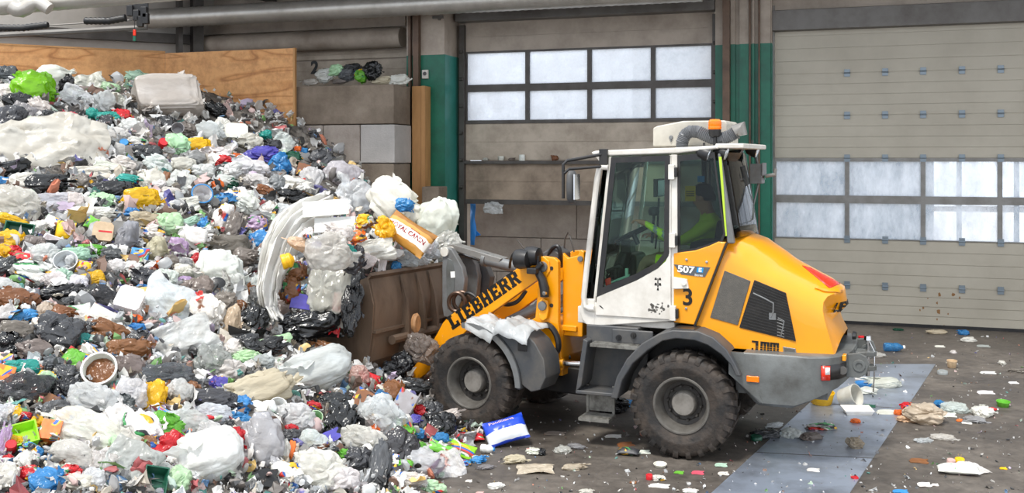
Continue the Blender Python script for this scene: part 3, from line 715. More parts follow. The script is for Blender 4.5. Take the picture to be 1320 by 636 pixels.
# interior
mb = MB(); mb.box(-.25,.22,-.22,.22,1.20,1.42); mb.prism([(-.30,1.48),(-.22,1.40),(.26,1.42),(.32,1.47),(.28,1.52),(-.2,1.51)], -.24, .24); mb.prism([(-.20,1.50),(-.30,2.10),(-.26,2.14),(-.19,2.13),(-.10,1.52)], -.23, .23); mb.prism([(-.29,2.16),(-.27,2.36),(-.21,2.36),(-.20,2.16)], -.13, .13)
st_ = rb(mb, 'driver_seat', M['black'], bevel=.03, seg=3)
MB().box(-.1,.3,-.40,-.28,1.5,1.66).build('armrest_console', M['dgrey'], st_, bevel=.03)
mb = MB(); mb.tube([(.98,0,1.2),(.86,0,1.55),(.74,0,1.86)], [.10,.08,.05], 12); mb.box(.70,.80,-.10,.10,1.78,1.9); sc_ = rb(mb, 'steering_column', M['black'], bevel=.01)
ring = MB(); ax = Vector((.45,0,.9)).normalized(); e1 = Vector((0,1,0)); e2 = ax.cross(e1); c0 = Vector((.70,0,1.97))
ring.tube([c0 + (e1*math.cos(2*PI*k/28) + e2*math.sin(2*PI*k/28))*.19 for k in range(28)], .016, 8, closed=True)
for a in (0, 2.1, 4.2): ring.tube([c0, c0 + (e1*math.cos(a) + e2*math.sin(a))*.19], .012, 6)
ring.tube([c0 - ax*.12, c0], .025, 8); ring.build('steering_wheel', M['black'], sc_)
x, z = RF.on_y(851, 242, -.15); mb = MB(); mb.box(x-.02, x+.02, -.28, .04, z-.09, z+.09); mb.tube([(x,-.1,z-.1),(x+.02,-.12,z-.40),(x+.05,-.15,z-.62)], .012, 6); mn = rb(mb, 'monitor', M['black'], bevel=.008)
MB().box(x-.024, x-.02, -.26, .02, z-.075, z+.075).build('screen', mat('monitor_screen', hexc('39434a'), .15), mn, smooth=0)
x, z = RF.on_y(843, 275, -.05); mb = MB(); mb.lathe([(0,.0),(.05,.01),(.06,.05),(.045,.09),(0,.1)], 12, (x,-.05,z-.03), 'z'); mb.tube([(x,-.05,z-.02),(x+.02,-.05,z-.3)], .015, 6); rb(mb, 'phone_holder', M['black'])
mb = MB(); q = PR(.52, (782,350),(801,343)); mb.tube([(q[0][0],.52,q[0][1]),(q[1][0],.52,q[1][1])], .02, 8); mb.tube([(q[1][0]+.06,.52,q[1][1]-.03),(q[1][0]+.04,.45,1.3)], .02, 8); rb(mb, 'grab_handle', M['black'])
mb = MB(); mb.prism(PR(.60, (776,374),(789,365),(812,357),(812,353),(783,365)), .59, .61); mb.prism(PR(.60,(806,346),(810,346),(810,358),(806,358)), .585, .612); rb(mb, 'door_latch', mat('pale_green_latch', hexc('8fb5a4'), .4), bevel=.004)
mb = MB(); mb.prism(PR(.61, (780,360),(787,358),(788,367),(781,369)), .60, .612); rb(mb, 'red_sticker', M['redlens'], smooth=0)
mb = MB(); mb.box(.70,.90,-.5,-.1,1.2,1.75); mb.box(.75,.98,.12,.5,1.2,1.52); rb(mb, 'dashboard', M['black'], bevel=.04, seg=3)
# mirrors
def mirror(sg):
    mb = MB(); y = .92*sg
    ax_, az = RF.on_y(776, 199, .7); p1 = RF.on_y(726, 208, .92); p2 = RF.on_y(731.5, 221, .92); b1 = RF.on_y(777, 212, .7)
    mb.tube([(ax_, sg*.68, az), (lerp(ax_,p1[0],.9), sg*.90, p1[1]+.005), (p1[0], y, p1[1]-.03), (p1[0]+.0, y, p1[1]-.35)], .016, 8)
    mb.tube([(b1[0], sg*.68, b1[1]-.02), (lerp(b1[0],p1[0],.85), sg*.90, p2[1]+.02), (p1[0]-.01, y, p2[1]-.02)], .014, 8)
    mb.box(ax_-.05, ax_+.03, sg*.66, sg*.70, az-.10, az+.05)
    arm = rb(mb, 'mirror_arm', M['black'], bevel=.003)
    c = RF.on_y(734.5, 241, .92); h = MB(); h.lathe([(0,-.155),(.035,-.15),(.055,-.11),(.06,0),(.055,.11),(.035,.15),(0,.155)], 14, (0,0,0), 'z')
    h.v = [(c[0]-.02 + v[0]*.75, y + v[1]*1.6, c[1] + v[2]) for v in h.v]; hd = h.build('mirror_head', M['dgrey'], arm, smooth=60)
    g = MB(); g.box(c[0]-.075, c[0]-.06, y-.075, y+.075, c[1]-.12, c[1]+.12); g.build('mirror_glass', M['chrome'], hd, bevel=.004)
mirror(1); mirror(-1)
# roof equipment: filter unit, hose, beacon, lamps, control box
xa, za = RF.on_y(849, 190, 0); xb, _ = RF.on_y(943, 190, 0); zt1 = RF.on_y(849, 166, 0)[1]; zt2 = RF.on_y(880, 157, 0)[1]; zb_ = 2.84
mb = MB(); mb.prism([(xa, zb_), (xa, zt1), (xa-.04, zt1+.02), (xa-.30, zt2), (xb+.02, zt2), (xb, zt2-.03), (xb, zb_)], -.34, .22)
fu = rb(mb, 'roof_filter_unit', M['beigebox'], bevel=.015)
for px, py, r in ((865, 177.5, .022), (865, 181.5, .01)):
    x, z = RF.on_y(px, py, .22); MB().lathe([(0,.22),(r,.22),(r*.8,.235),(0,.236)], 12, (x,0,z), 'y', cap=False).build('latch', M['midgrey'], fu)
hp_ = [(x, .34, z) for x, z in PR(.34, (879,191),(879.5,183),(883,174),(890,169.5),(900,170),(910,175),(920,179),(932,178.5),(942,175),(949,170))]
pts = []
for k in range(len(hp_)-1):
    for i in range(9): pts.append(Vector(hp_[k]).lerp(Vector(hp_[k+1]), i/9))
MB().tube(pts, [.062 if i % 2 else .054 for i in range(len(pts))], 14).build('corrugated_hose', M['hosegrey'], fu, smooth=25)
e = pts[-1]; MB().tube([e, e+Vector((-.05,0,.03)), e+Vector((-.06,0,-.03))], [.075,.078,.05], 14).build('hose_collar', M['alu'], fu)
bx_, bz = RF.on_y(921.5, 188, .40); b1_ = RF.on_y(921.5, 167, .40)[1]; b2_ = RF.on_y(921.5, 153.5, .40)[1]
mb = MB(); mb.tube([(bx_,.40,bz-.05),(bx_,.40,b1_-.05)], .018, 8); mb.lathe([(.02,b1_-.075),(.05,b1_-.06),(.058,b1_-.02),(.060,b1_)], 18, (bx_,.40,0), 'z'); be = rb(mb, 'beacon', M['black'])
MB().lathe([(.058,b1_),(.062,b1_+.012),(.062,b1_+.022),(.059,b1_+.03),(.062,b1_+.038),(.060,b2_-.022),(.045,b2_-.004),(.0,b2_)], 22, (bx_,.40,0), 'z').build('beacon_lens', M['orange'], be)
for k, (px, py, y) in enumerate(((929.5,196,.55),(970,193.5,-.52),(916,198,.62),(957,196,-.40))):
    x, z = RF.on_y(px, py, y); x = max(x, -.60)
    if k > 1: x += .06
    d = Vector((-.94,.0,-.34)).normalized(); c = Vector((x, y, z)); mb = MB(); mb.tube([c - d*.07, c - d*.045, c + d*.02, c + d*.05], [.03,.055,.068,.068], 16); mb.tube([c, c+Vector((0,0,.1))], .012, 6)
    wl_ = rb(mb, 'work_lamp', M['black']); MB().tube([c + d*.051, c + d*.056, c+d*.059], [.06,.058,.03], 16).build('lamp_glass', M['lampglass'], wl_)
x, z = RF.on_y(976, 224, -.58); mb = MB(); mb.box(x-.06, x+.06, -.68, -.5, z-.10, z+.10); mb.box(x-.075, x-.06, -.70, -.48, z-.02, z+.11); mb.tube([(x,-.6,z+.08),(x+.02,-.55,z+.30)], .015, 6); mb.tube([(x-.01,-.6,z-.1),(x+.06,-.6,z-.4),(x+.02,-.56,z-.55),(x+.05,-.5,1.95)], .012, 6); cb_ = rb(mb, 'control_box', M['midgrey'], bevel=.006)
k = MB(); k.box(x-.078, x-.074, -.62,-.56, z-.06, z-.02); k.build('green_light', M['green'], cb_, smooth=0); k = MB(); k.tube([(x-.05,-.62,z-.03),(x-.17,-.64,z-.01),(x-.17,-.64,z+.05)], .02, 8); k.build('cable_plug', M['alu'], cb_)

# yellow quarter panel under the rear side window
qp = PR(.665, (868,326.5),(896,323),(914,317),(926,311.5),(936,312.5),(895,419.5),(868,416))
mb = MB(); mb.prism(qp, .35, .665); qo = rb(mb, 'quarter_panel', M['yellow'], bevel=.012); mb = MB(); mb.prism(qp, -.665, -.35); rb(mb, 'quarter_panel', M['yellow'], bevel=.012)
for px, py in ((885,335),(911,338),(884.5,398)):
    x, z = RF.on_y(px, py, .67); MB().lathe([(.0,.662),(.014,.662),(.012,.676),(0,.677)], 10, (x,0,z), 'y', cap=False).build('bolt', M['chrome'], qo)
mb = MB(); mb.prism(PR(.668, (868.5,341),(915.5,345),(908.5,357.5),(878,354)), .664, .669); de = mb.build('model_plate', M['decal_grey'], qo, smooth=0)
mb = MB(); mb.prism(PR(.67, (898.5,345),(907,345.7),(906,352),(897.8,351.2)), .668, .6705); mb.build('blue_flag', M['decal_blue'], de, smooth=0)
def put_text(body, frame, y, px, py, px2, py2, hpx, m, parent, spacing=1.0, offset=.0, xs=1.0, loc=None, name='lettering', shear=0, ext=.0015):
    x0_, z0_ = frame.on_y(px, py, y); x1_, z1_ = frame.on_y(px2, py2, y)
    Y = frame.world(x0_, y)[1]; size = hpx*Y/F_PX/.70
    me = text_mesh(body, size, offset*size, ext, shear, spacing)
    wdt = max(v.co.x for v in me.vertices) - min(v.co.x for v in me.vertices); want = math.hypot(x1_-x0_, z1_-z0_)
    k_ = want/wdt
    for v in me.vertices: v.co.x *= k_
    mtx = basis(((x0_+x1_)/2, y, (z0_+z1_)/2), (x1_-x0_, 0, z1_-z0_), (0, 1, 0))
    o = mesh_obj(name, me, m, parent, mtx); return o
put_text('507', RF, .6705, 873, 346.8, 895, 349, 8.2, M['decal_white'], de, offset=.03)
put_text('E', RF, .672, 900.5, 348.4, 904.5, 348.7, 5, M['decal_white'], de, offset=.03)
put_text('Stereo', RF, .6705, 895.5, 354.7, 906, 355.6, 3, M['decal_white'], de)
mb = MB(); mb.prism(PR(.67, (868,357),(886,360),(888.5,372),(868,372.5)), .66, .70); mb.lathe([(.0,.70),(.022,.70),(.02,.72),(0,.721)], 12, (RF.on_y(882,366,.7)[0],0,RF.on_y(882,366,.7)[1]), 'y', cap=False); mb.build('hinge_bracket', M['white'], qo, bevel=.006)
put_text('3', RF, .668, 880.5, 384, 892.5, 384.6, 21, M['decal'], qo, offset=.02, name='fleet_number')

ps = PR(.672, (935.3,313),(937.6,313.5),(896.4,420.5),(894,420)); MB().prism(ps, .62, .672).build('panel_seam', M['black'], qo, smooth=0)
# engine hood ------------------------------------------------------
def hood():
    zt = [(-1.45,1.43),(-1.40,1.50),(-1.33,1.60),(-1.157,1.735),(-.945,1.84),(-.66,1.955),(-.50,1.99),(-.30,2.02)]
    def xf(z): return interp(z, [(1.0,.0),(1.183,-.075),(1.94,-.365),(2.1,-.42)])
    n = 18; m = 26; rows = []
    for i in range(n+1):
        t = i/n; xm = lerp(-.30, -1.38, t); ztop = interp(xm, zt); row = []
        zb = interp(t, [(0,1.16),(.25,1.0),(1,.985)]); w_ = .625 - .05*max(0, t-.75)/.25
        for j in range(m+1):
            s_ = j/m; side = -1 if s_ < .5 else 1; u = abs(s_-.5)*2      # u: 0 top centre -> 1 bottom edge
            R_ = .21; 
            if u < .40: y = w_*(1-R_/w_)*u/.40; z = ztop + .0 - .03*(u/.40)**2
            elif u < .70:
                a = (u-.40)/.30*PI/2; y = w_-R_ + R_*math.sin(a); z = ztop - .03 - R_*(1-math.cos(a))
            else: y = w_ - .0*(u-.7); z = lerp(ztop-.03-R_, zb, (u-.70)/.30)
            xr_ = -1.415 + interp(z, [(1.0,.13),(1.5,.27)])*(y/.62)**2 + interp(z, [(1.0,.0),(1.35,.015),(1.5,.06),(1.62,.16),(1.75,.3)])
            x = lerp(xf(z), xr_, t); row.append((x, side*y, z))
        rows.append(row)
    mb = MB(); mb.grid(rows)
    last = rows[-1]; c = Vector((-1.40, 0, 1.22))
    cur = last
    for f, dx in ((.93,-.012),(.80,-.010),(.5,-.022)):
        nx = [tuple(Vector((lerp(c.x - .0, p[0], .0) if False else p[0], lerp(c.y, p[1], f), lerp(c.z, p[2], f))) + Vector(((1-f)*-.055 + dx*.3, 0, 0))) for p in last]
        mb.grid([cur, nx]); cur = nx
    mb.add(cur, [tuple(range(len(cur)))]); mb.add(rows[0], [tuple(range(len(rows[0])))])
    return rb(mb, 'engine_hood', M['yellow'], smooth=48)
hd = hood()
HY_ = .628
def plate(name, pts, m, y0=HY_-.02, y1=HY_+.006, bevel=.004): return MB().prism(PR(HY_, *pts), y0, y1).build(name, m, hd, bevel=bevel)
g0 = plate('vent_panel', ((934,349),(967.5,362.5),(951,419.5),(915.5,409.5)), M['vent_grey'])
g1 = plate('side_grille', ((972.5,361),(1013,378),(1026,440.5),(953,422.5)), M['grille'])
gr = MB(); q = PR(HY_, (972.5,361),(1013,378),(1026,440.5),(953,422.5))
for k in range(1, 17):
    t = k/17; a = Vector(q[0]).lerp(Vector(q[3]), t); b = Vector(q[1]).lerp(Vector(q[2]), t); d = Vector((0,.0035)); gr.prism([tuple(a-d), tuple(b-d), tuple(b+d), tuple(a+d)], HY_+.006, HY_+.010)
gr.build('grille_slats', M['black'], g1, smooth=0)
gp = MB(); gp.tube([(x, HY_+.009, z) for x, z in PR(HY_, (971,378),(984,384),(997,391),(997,402),(994,409))], .008, 6); gp.tube([(x, HY_+.009, z) for x, z in PR(HY_, (1003,410),(1011,414),(1007,434))], .006, 6)
for k in range(6): gp.tube([(x, HY_+.009, z) for x, z in PR(HY_, (1002,412+k*4),(1011,415+k*4))], .003, 5)
x, z = RF.on_y(996, 408, HY_); gp.box(x-.03, x+.03, HY_+.004, HY_+.012, z-.03, z+.03); gp.build('engine_pipe', M['midgrey'], g1)
mb = MB(); mb.prism(PR(HY_, (1009,447),(1025.5,449.5),(1026.5,455.5),(1010,454.5)), HY_-.01, HY_+.006); bd = mb.build('badge', M['alu'], hd, bevel=.004)
MB().prism(PR(HY_, (1011,448.7),(1024.5,450.7),(1025,454),(1011.5,453)), HY_+.006, HY_+.0075).build('badge_face', M['vent_grey'], bd, smooth=0)
# JMM mark: each letter crossed by two gaps
jm = MB()
x0j, z0j = RF.on_y(969, 446, HY_); x1j, z1j = RF.on_y(1004, 449.5, HY_); ex = Vector((x1j-x0j, z1j-z0j)); wj = ex.length; ex.normalize(); ez = Vector((-ex.y, ex.x)); ez = ez if ez.y > 0 else -ez
hj = .135*(13.5/13.5)*13.5/ (F_PX/RF.world(x0j, HY_)[1])/.135
def jr(a, b, c_, d): # in 0..1 boxes
    P0 = Vector((x0j, z0j)); pts = [P0 + ex*(a*wj) + ez*((c_-.5)*hj), P0 + ex*(b*wj) + ez*((c_-.5)*hj), P0 + ex*(b*wj) + ez*((d-.5)*hj), P0 + ex*(a*wj) + ez*((d-.5)*hj)]
    jm.prism([tuple(p) for p in pts], HY_-.004, HY_+.003)
for (c_, d) in ((0,.30),(.36,.48),(.54,1.0)):
    jr(.14,.24, c_, d)
    for o_ in (.32, .67): jr(o_, o_+.085, c_, d); jr(o_+.122, o_+.207, c_, d); jr(o_+.245, o_+.33, c_, d)
    
jr(.0,.14,.84,1.0); jr(.0,.14,0,.12); jr(-.0,.06,.0,.30)
for o_ in (.32, .67): jr(o_+.05,o_+.28,.84,1.0)
jm.build('lettering', M['decal'], hd, smooth=0)
# rear: red reflector in the top, lettering, lock
def hood_ray(px, py):
    """a point of the hood's rear/top surface seen at that place"""
    best = None
    me = hd.data; o_ = Vector((0, 0, CAM_H)); d_ = Vector(((px-CX)/F_PX, 1, (HY-py)/F_PX))
    inv = Matrix.Translation((1.86, 10.25, 0)) @ Matrix.Rotation(rad(157), 4, 'Z'); inv = inv.inverted()
    return BVH.ray_cast(inv @ o_, (inv.to_3x3() @ d_).normalized())
from mathutils.bvhtree import BVHTree
bm = bmesh.new(); bm.from_mesh(hd.data); BVH = BVHTree.FromBMesh(bm)
def on_hood(name, pts, m, lift=.006, sub=6, parent=hd):
    """a patch lying on the hood, outline given by its four corners"""
    rows = []; q = [Vector(p) for p in pts]
    for i in range(sub+1):
        row = []
        for j in range(sub+1):
            p = (q[0].lerp(q[1], j/sub)).lerp(q[3].lerp(q[2], j/sub), i/sub)
            loc, nr, _, _ = hood_ray(p.x, p.y)
            if loc is None: loc, nr, _, _ = BVH.find_nearest(Vector((-1.35, -.4, 1.4)))
            row.append(tuple(loc + nr*lift))
        rows.append(row)
    o = MB().grid(rows).build(name, m, parent); s = o.modifiers.new('thickness', 'SOLIDIFY'); s.thickness = lift; return o
on_hood('red_reflector', ((1034,343),(1045,346),(1083.5,366),(1069,372)), M['redlens'], .006)
on_hood('hood_lip', ((1050,372),(1085,374),(1084,378),(1062,377)), M['yellow'], .014)
tx = text_mesh('LIEBHERR', .115, .005, .002)
for v in tx.vertices:
    h_ = BVH.ray_cast(Vector((-3, .0 - v.co.x, 1.36 + v.co.y)), Vector((1, 0, 0)))[0]; v.co = Vector(((h_.x if h_ else -1.4) - .004 - v.co.z, -v.co.x, 1.36 + v.co.y))
mesh_obj('lettering', tx, M['decal'], hd)
mb = MB(); loc = BVH.ray_cast(Vector((-3, .10, 1.07)), Vector((1,0,0)))[0] or Vector((-1.40,-.1,1.07)); mb.lathe([(.0,-.035),(.05,-.03),(.055,.0),(0,.01)], 14, (0,0,0), 'x', cap=False); mb.v = [(loc.x + v[0], loc.y + v[1]*1.5, loc.z + v[2]*.7) for v in mb.v]; mb.build('hood_lock', M['black'], hd)
# counterweight --------------------------------------------------
half = [(-.42,.80),(-.70,.805),(-1.0,.80),(-1.15,.785),(-1.27,.73),(-1.35,.64),(-1.40,.48),(-1.43,.25),(-1.435,0)]
zbot = [.79,.535,.535,.60,.66,.70,.73,.74,.745]
plan = half + [(x, -y) for x, y in half[-2::-1]]; zb2 = zbot + zbot[-2::-1]
rows = []
for (f, zf) in ((.90, 1.0), (.985, 1.0), (1.0, .965), (1.0, .5), (.985, .06), (.95, .0), (.80, .0)):
    rows.append([((x+.3)*f-.3 if x < -.5 else x, y*f, lerp(zb, 1.0, zf)) for (x, y), zb in zip(plan, zb2)])
mb = MB(); mb.grid(rows); mb.add(rows[0], [tuple(range(len(plan)))]); mb.add(rows[-1], [tuple(range(len(plan)))])
mb.box(-1.25, -.45, -.62, .62, .60, .995); mb.prism([(-.42,.80),(-.42,1.0),(-.55,1.0),(-.72,.56)], .62, .80); mb.prism([(-.42,.80),(-.42,1.0),(-.55,1.0),(-.72,.56)], -.80, -.62)
cwt = rb(mb, 'counterweight', M['grey'], smooth=40)
q = RF.on_y(970.5, 489, .805); mb = MB(); mb.box(q[0]-.055, q[0]+.055, .80, .815, q[1]-.026, q[1]+.026); mb.build('side_marker', M['orange'], cwt, bevel=.005)
# lamp recess wraps the rear corner
def cwp(t, z, lift=0.0):
    """point along the plan outline"""
    k = int(t); k = min(k, len(half)-2); f = t-k; a, b = Vector(half[k]), Vector(half[k+1]); p = a.lerp(b, f); d = (b-a).normalized(); nrm = Vector((d.y, -d.x)); nrm = nrm if nrm.dot(p - Vector((-.8,0))) > 0 else -nrm
    p += nrm*lift; return (p.x, p.y, z)
mb = MB(); mb.grid([[cwp(t, z, .005) for t in (3.5,4,4.5,5,5.5,5.9)] for z in (.80,.93)]); o = mb.build('lamp_recess', M['black'], cwt); s = o.modifiers.new('thickness','SOLIDIFY'); s.thickness = .008
mb = MB(); mb.grid([[cwp(t, z, .016) for t in (3.5,3.8,4.05)] for z in (.80,.925)]); o = mb.build('tail_lamp', M['redlens'], cwt); s = o.modifiers.new('thickness','SOLIDIFY'); s.thickness = .012
mb = MB(); mb.grid([[cwp(t, z, .019) for t in (3.75,3.9,4.0)] for z in (.85,.91)]); o = mb.build('tail_lamp_white', M['decal_white'], cwt); s = o.modifiers.new('thickness','SOLIDIFY'); s.thickness = .01
p = cwp(5.2, .87, .02); mb = MB(); mb.lathe([(0,-.02),(.035,-.02),(.035,.01),(0,.012)], 12, p, 'y', cap=False); mb.build('rear_lamp', M['dgrey'], cwt)
p = cwp(5.6, .985, .012); mb = MB(); mb.box(p[0]-.01,p[0]+.02,p[1]-.05,p[1]+.05,.95,1.0); mb.build('yellow_tag', M['yellow'], cwt, bevel=.004)
# tow hitch
mb = MB()
for z in (.80, .93):
    mb.prism([(-1.38,-.10),(-1.38,.10),(-1.53,.10),(-1.60,.05),(-1.62,0),(-1.60,-.05),(-1.53,-.10)], z-.022, z+.022, 'z')
mb.box(-1.44,-1.38,-.12,.12,.75,.98)
ht = rb(mb, 'tow_hitch', M['grey'], bevel=.008)
for y in (-.42,.42):
    k = MB(); k.prism([(-1.36,.78),(-1.36,.98),(-1.50,1.0),(-1.56,.97),(-1.585,.90),(-1.56,.82),(-1.5,.78)], y-.02, y+.02); k.lathe([(.03,y-.03),(.055,y-.03),(.055,y+.03),(.03,y+.03)], 14, (-1.50,0,.89), 'y', cap=False); k.build('hitch_lug', M['grey'], ht, bevel=.006)
k = MB(); k.tube([(-1.54,0,.72),(-1.54,0,1.06)], .02, 10); k.lathe([(0,1.05),(.035,1.05),(.03,1.09),(0,1.1)], 10, (-1.54,0,0), 'z'); k.tube([(-1.54,0,1.07),(-1.60,.02,.95),(-1.60,.04,.75),(-1.59,.03,.58)], .006, 6); k.build('hitch_pin', M['chrome'], ht)

# ---------------- front frame (its own axes) -----------------------
mb = MB()
for y in (.40, -.40):
    q = [(-.57,1.72),(-.62,1.745),(-.74,1.735),(-.785,1.70),(-.785,1.1),(-.83,.62),(-.55,.60),(-.15,.62),(-.05,.80),(-.30,1.0),(-.52,1.12),(-.55,1.4)]
    mb.prism(q, y-.03, y+.03)
mb.prism([(-.78,1.78),(-.78,.95),(-1.0,.95),(-1.02,1.80),(-.98,1.82),(-.95,1.76),(-.84,1.73)], .28, .33); mb.prism([(-.78,1.78),(-.78,.95),(-1.0,.95),(-1.02,1.80),(-.98,1.82),(-.95,1.76),(-.84,1.73)], -.33, -.28)
mb.box(-.99, -.80, -.3, .3, .95, 1.66); mb.box(-.80,-.40,-.37,.37,.60,1.05); mb.box(-.80,.2,-.37,.37,.55,.75); mb.box(-.95,-.75,-.36,.36,1.0,1.06)
ff = fb_(mb, 'front_frame', M['yellow'], bevel=.012)
x, z = FF.on_y(748, 334, .335); MB().lathe([(0,.33),(.03,.33),(.028,.345),(0,.346)], 12, (x,0,z), 'y', cap=False).build('frame_bolt', M['midgrey'], ff)
for px, py, r in ((711,346,.02),(711,394,.02)):
    x, z = FF.on_y(px, py, .43); MB().lathe([(0,.43),(r,.43),(r,.436),(0,.437)], 12, (x,0,z), 'y', cap=False).build('frame_hole', M['black'], ff)
mb = MB(); mb.tube([(0,-.55,.485),(0,.55,.485)], .12, 14); mb.box(-.2,.2,-.22,.22,.3,.68); mb.box(-1.25,-.2,-.25,.25,.35,.62); fb_(mb, 'front_axle', M['black'], bevel=.02)
# lift arms
armp = [(-.70,1.60),(-.69,1.70),(-.62,1.745),(-.54,1.735),(-.36,1.635),(.50,1.065),(.58,.99),(.66,.86),(.78,.68),(1.085,.40),(1.10,.33),(1.06,.28),(.99,.29),(.80,.42),(.60,.60),(.45,.76),(.30,.91),(.20,.985),(-.54,1.495),(-.64,1.52)]
mb = MB(); mb.prism(armp, .365, .445); mb.prism(armp, -.445, -.365); mb.tube([(.42,-.37,.92),(.42,.37,.92)], .07, 14)
ar = fb_(mb, 'lift_arm', M['yellow'], bevel=.01)
def slab_text(word, parent, y, p0, p1, h, m, name='lettering'):
    """heavy slab letters set along the line p0-p1 on the plane y"""
    glyph = {
     'L': [(0,0,.95,.24),(.08,0,.42,1),(0,.84,.55,1),(.70,0,.95,.40)],
     'I': [(.05,0,.65,.18),(.17,0,.52,1),(.05,.82,.65,1)],
     'E': [(0,0,.95,.20),(.08,0,.42,1),(0,.80,.92,1),(.08,.40,.75,.60),(.70,0,.95,.34),(.68,.66,.92,1)],
     'B': [(0,0,.80,.19),(.08,0,.42,1),(0,.81,.78,1),(.08,.42,.76,.58),(.64,.08,.96,.46),(.62,.54,.92,.92)],
     'H': [(.05,0,.40,1),(.62,0,.97,1),(.05,.40,.97,.60),(0,0,.46,.15),(0,.85,.46,1),(.56,0,1.02,.15),(.56,.85,1.02,1)],
     'R': [(.08,0,.42,1),(0,0,.50,.16),(0,.82,.80,1),(.08,.42,.78,.60),(.64,.50,.96,.90)]}
    wd = {'L':1.02,'I':.74,'E':1.02,'B':1.04,'H':1.10,'R':1.10}
    tot = sum(wd[c] for c in word); P0, P1 = Vector(p0), Vector(p1); ex = (P1-P0); Lw = ex.length; ex.normalize(); ez = Vector((-ex.y, ex.x)); ez = ez if ez.y > 0 else -ez
    mb = MB(); cx = 0
    def q(u, v): p = P0 + ex*(u/tot*Lw) + ez*((v-.5)*h); return (p.x, p.y)
    for k, ch in enumerate(word):
        for gi, (a, b, c_, d) in enumerate(glyph[ch]): mb.prism([q(cx+a,b), q(cx+c_,b), q(cx+c_,d), q(cx+a,d)], y-.004, y+.0025 + gi*.0001)
        if ch == 'R': mb.prism([q(cx+.50,.46), q(cx+.80,.46), q(cx+1.05,0), q(cx+.72,0)], y-.004, y+.0031)
        cx += wd[ch]
    return mb.build(name, m, parent, smooth=0)
a = FF.on_y(579.5, 418, .445); b = FF.on_y(669, 355, .445)
slab_text('LIEBHERR', ar, .445, a, b, .148, M['decal'])
mb = MB(); x, z = FF.on_y(569, 442, .447); mb.prism([(x-.03,z-.025),(x+.03,z-.025),(x,z+.03)], .440, .447); mb.prism([(x-.018,z-.017),(x+.018,z-.017),(x,z+.017)], .4465, .4475); mb.build('warning_triangle', M['yellow_worn'], ar, smooth=0)
for x, z, r in ((1.04,.345,.05),(-.62,1.64,.055)):
    MB().lathe([(0,.44),(r,.44),(r*.9,.465),(0,.467)], 16, (x,0,z), 'y', cap=False).build('arm_pin', M['midgrey'], ar)
# pivot link plate and lift cylinder
q = PF(.47, (695,388),(700,384),(706,388),(707,400),(705,411),(700,414.5),(694.5,411),(693.5,398))
mb = MB(); mb.prism(q, .44, .475); lk = fb_(mb, 'pivot_plate', M['yellow'], bevel=.012)
x, z = FF.on_y(699, 394.5, .48); MB().lathe([(0,.47),(.05,.47),(.045,.495),(.02,.50),(0,.50)], 14, (x,0,z), 'y', cap=False).build('pivot_pin', M['midgrey'], lk)
A, B = FF.on_y(699, 394.5, .25), FF.on_y(620, 432, .25)
for y in (.25, -.25):
    mb = MB(); A3, B3 = Vector((A[0], y, A[1])), Vector((B[0], y, B[1])); mb.tube([A3, A3.lerp(B3, .55)], .055, 14); mb.lathe([(0,y-.05),(.07,y-.05),(.07,y+.05),(0,y+.05)], 14, (A[0],0,A[1]), 'y', cap=False); cy_ = fb_(mb, 'lift_cylinder', M['midgrey']); MB().tube([A3.lerp(B3,.55), B3], .03, 10).build('piston_rod', M['chrome'], cy_)
# black link arm with work lamp cluster
mb = MB(); mb.tube([(x, .49, z) for x, z in PF(.49, (691,347),(699,361),(702,372),(702,383))], [.035,.045,.05,.045], 10); bk_ = fb_(mb, 'lever_link', M['black'])
x, z = FF.on_y(702, 378.5, .53); MB().lathe([(0,.52),(.022,.52),(.02,.545),(0,.546)], 10, (x,0,z), 'y', cap=False).build('link_pin', M['chrome'], bk_)
c = FF.on_y(681, 333, .50); mb = MB(); mb.box(c[0]-.13, c[0]-.02, .42, .58, c[1]-.15, c[1]-.09); mb.tube([(c[0]-.1,.5,c[1]-.1),(c[0]-.16,.5,c[1]-.04)], .03, 8)
lm = fb_(mb, 'headlamp_bracket', M['black'], bevel=.012)
for dx, dy, dz, r in ((.03,.02,-.01,.105),(-.055,-.04,.02,.10)):
    k = MB(); k.tube([(c[0]+dx-.06, .5+dy, c[1]+dz), (c[0]+dx-.045,.5+dy,c[1]+dz), (c[0]+dx+.04,.5+dy,c[1]+dz), (c[0]+dx+.09,.5+dy,c[1]+dz)], [.05, r*.85, r, r*.92], 14); h = k.build('headlamp', M['black'], lm, smooth=50)
    MB().tube([(c[0]+dx+.091,.5+dy,c[1]+dz),(c[0]+dx+.10,.5+dy,c[1]+dz)], [r*.82, r*.6], 14).build('lamp_glass', M['lampglass'], h)
# tilt lever, tilt cylinder, cover
q = PF(.16, (572,322),(577,319),(583,321),(590,333),(597,345),(600,360),(598,385),(592,398),(580,410),(573,408),(571,395),(571,345))
mb = MB(); mb.prism(q, .10, .18); mb.prism(q, -.18, -.10); tl = fb_(mb, 'tilt_lever', M['midgrey'], bevel=.012)
mb = MB(); mb.prism(PF(.185, (577,333),(583,336),(586,350),(585,380),(580,398),(576,398),(575,345)), .178, .186); mb.build('lever_rib', M['grey'], tl, bevel=.004)
mb = MB(); mb.prism(PF(.19, (580.5,350.5),(586,350),(586.5,358),(581,358.5)), .185, .1885); mb.build('label', M['decal_white'], tl, smooth=0)
x, z = FF.on_y(573, 325, .19); MB().lathe([(0,-.2),(.05,-.2),(.05,.2),(0,.2)], 14, (x,0,z), 'y', cap=False).build('lever_pin', M['white'], tl)
q2 = PF(.0, (600,328),(612,340),(620,360),(617,378),(600,385),(596,350)); mb = MB(); mb.prism(q2, -.30, -.2); fb_(mb, 'lever_guard', M['dgrey'], bevel=.01)
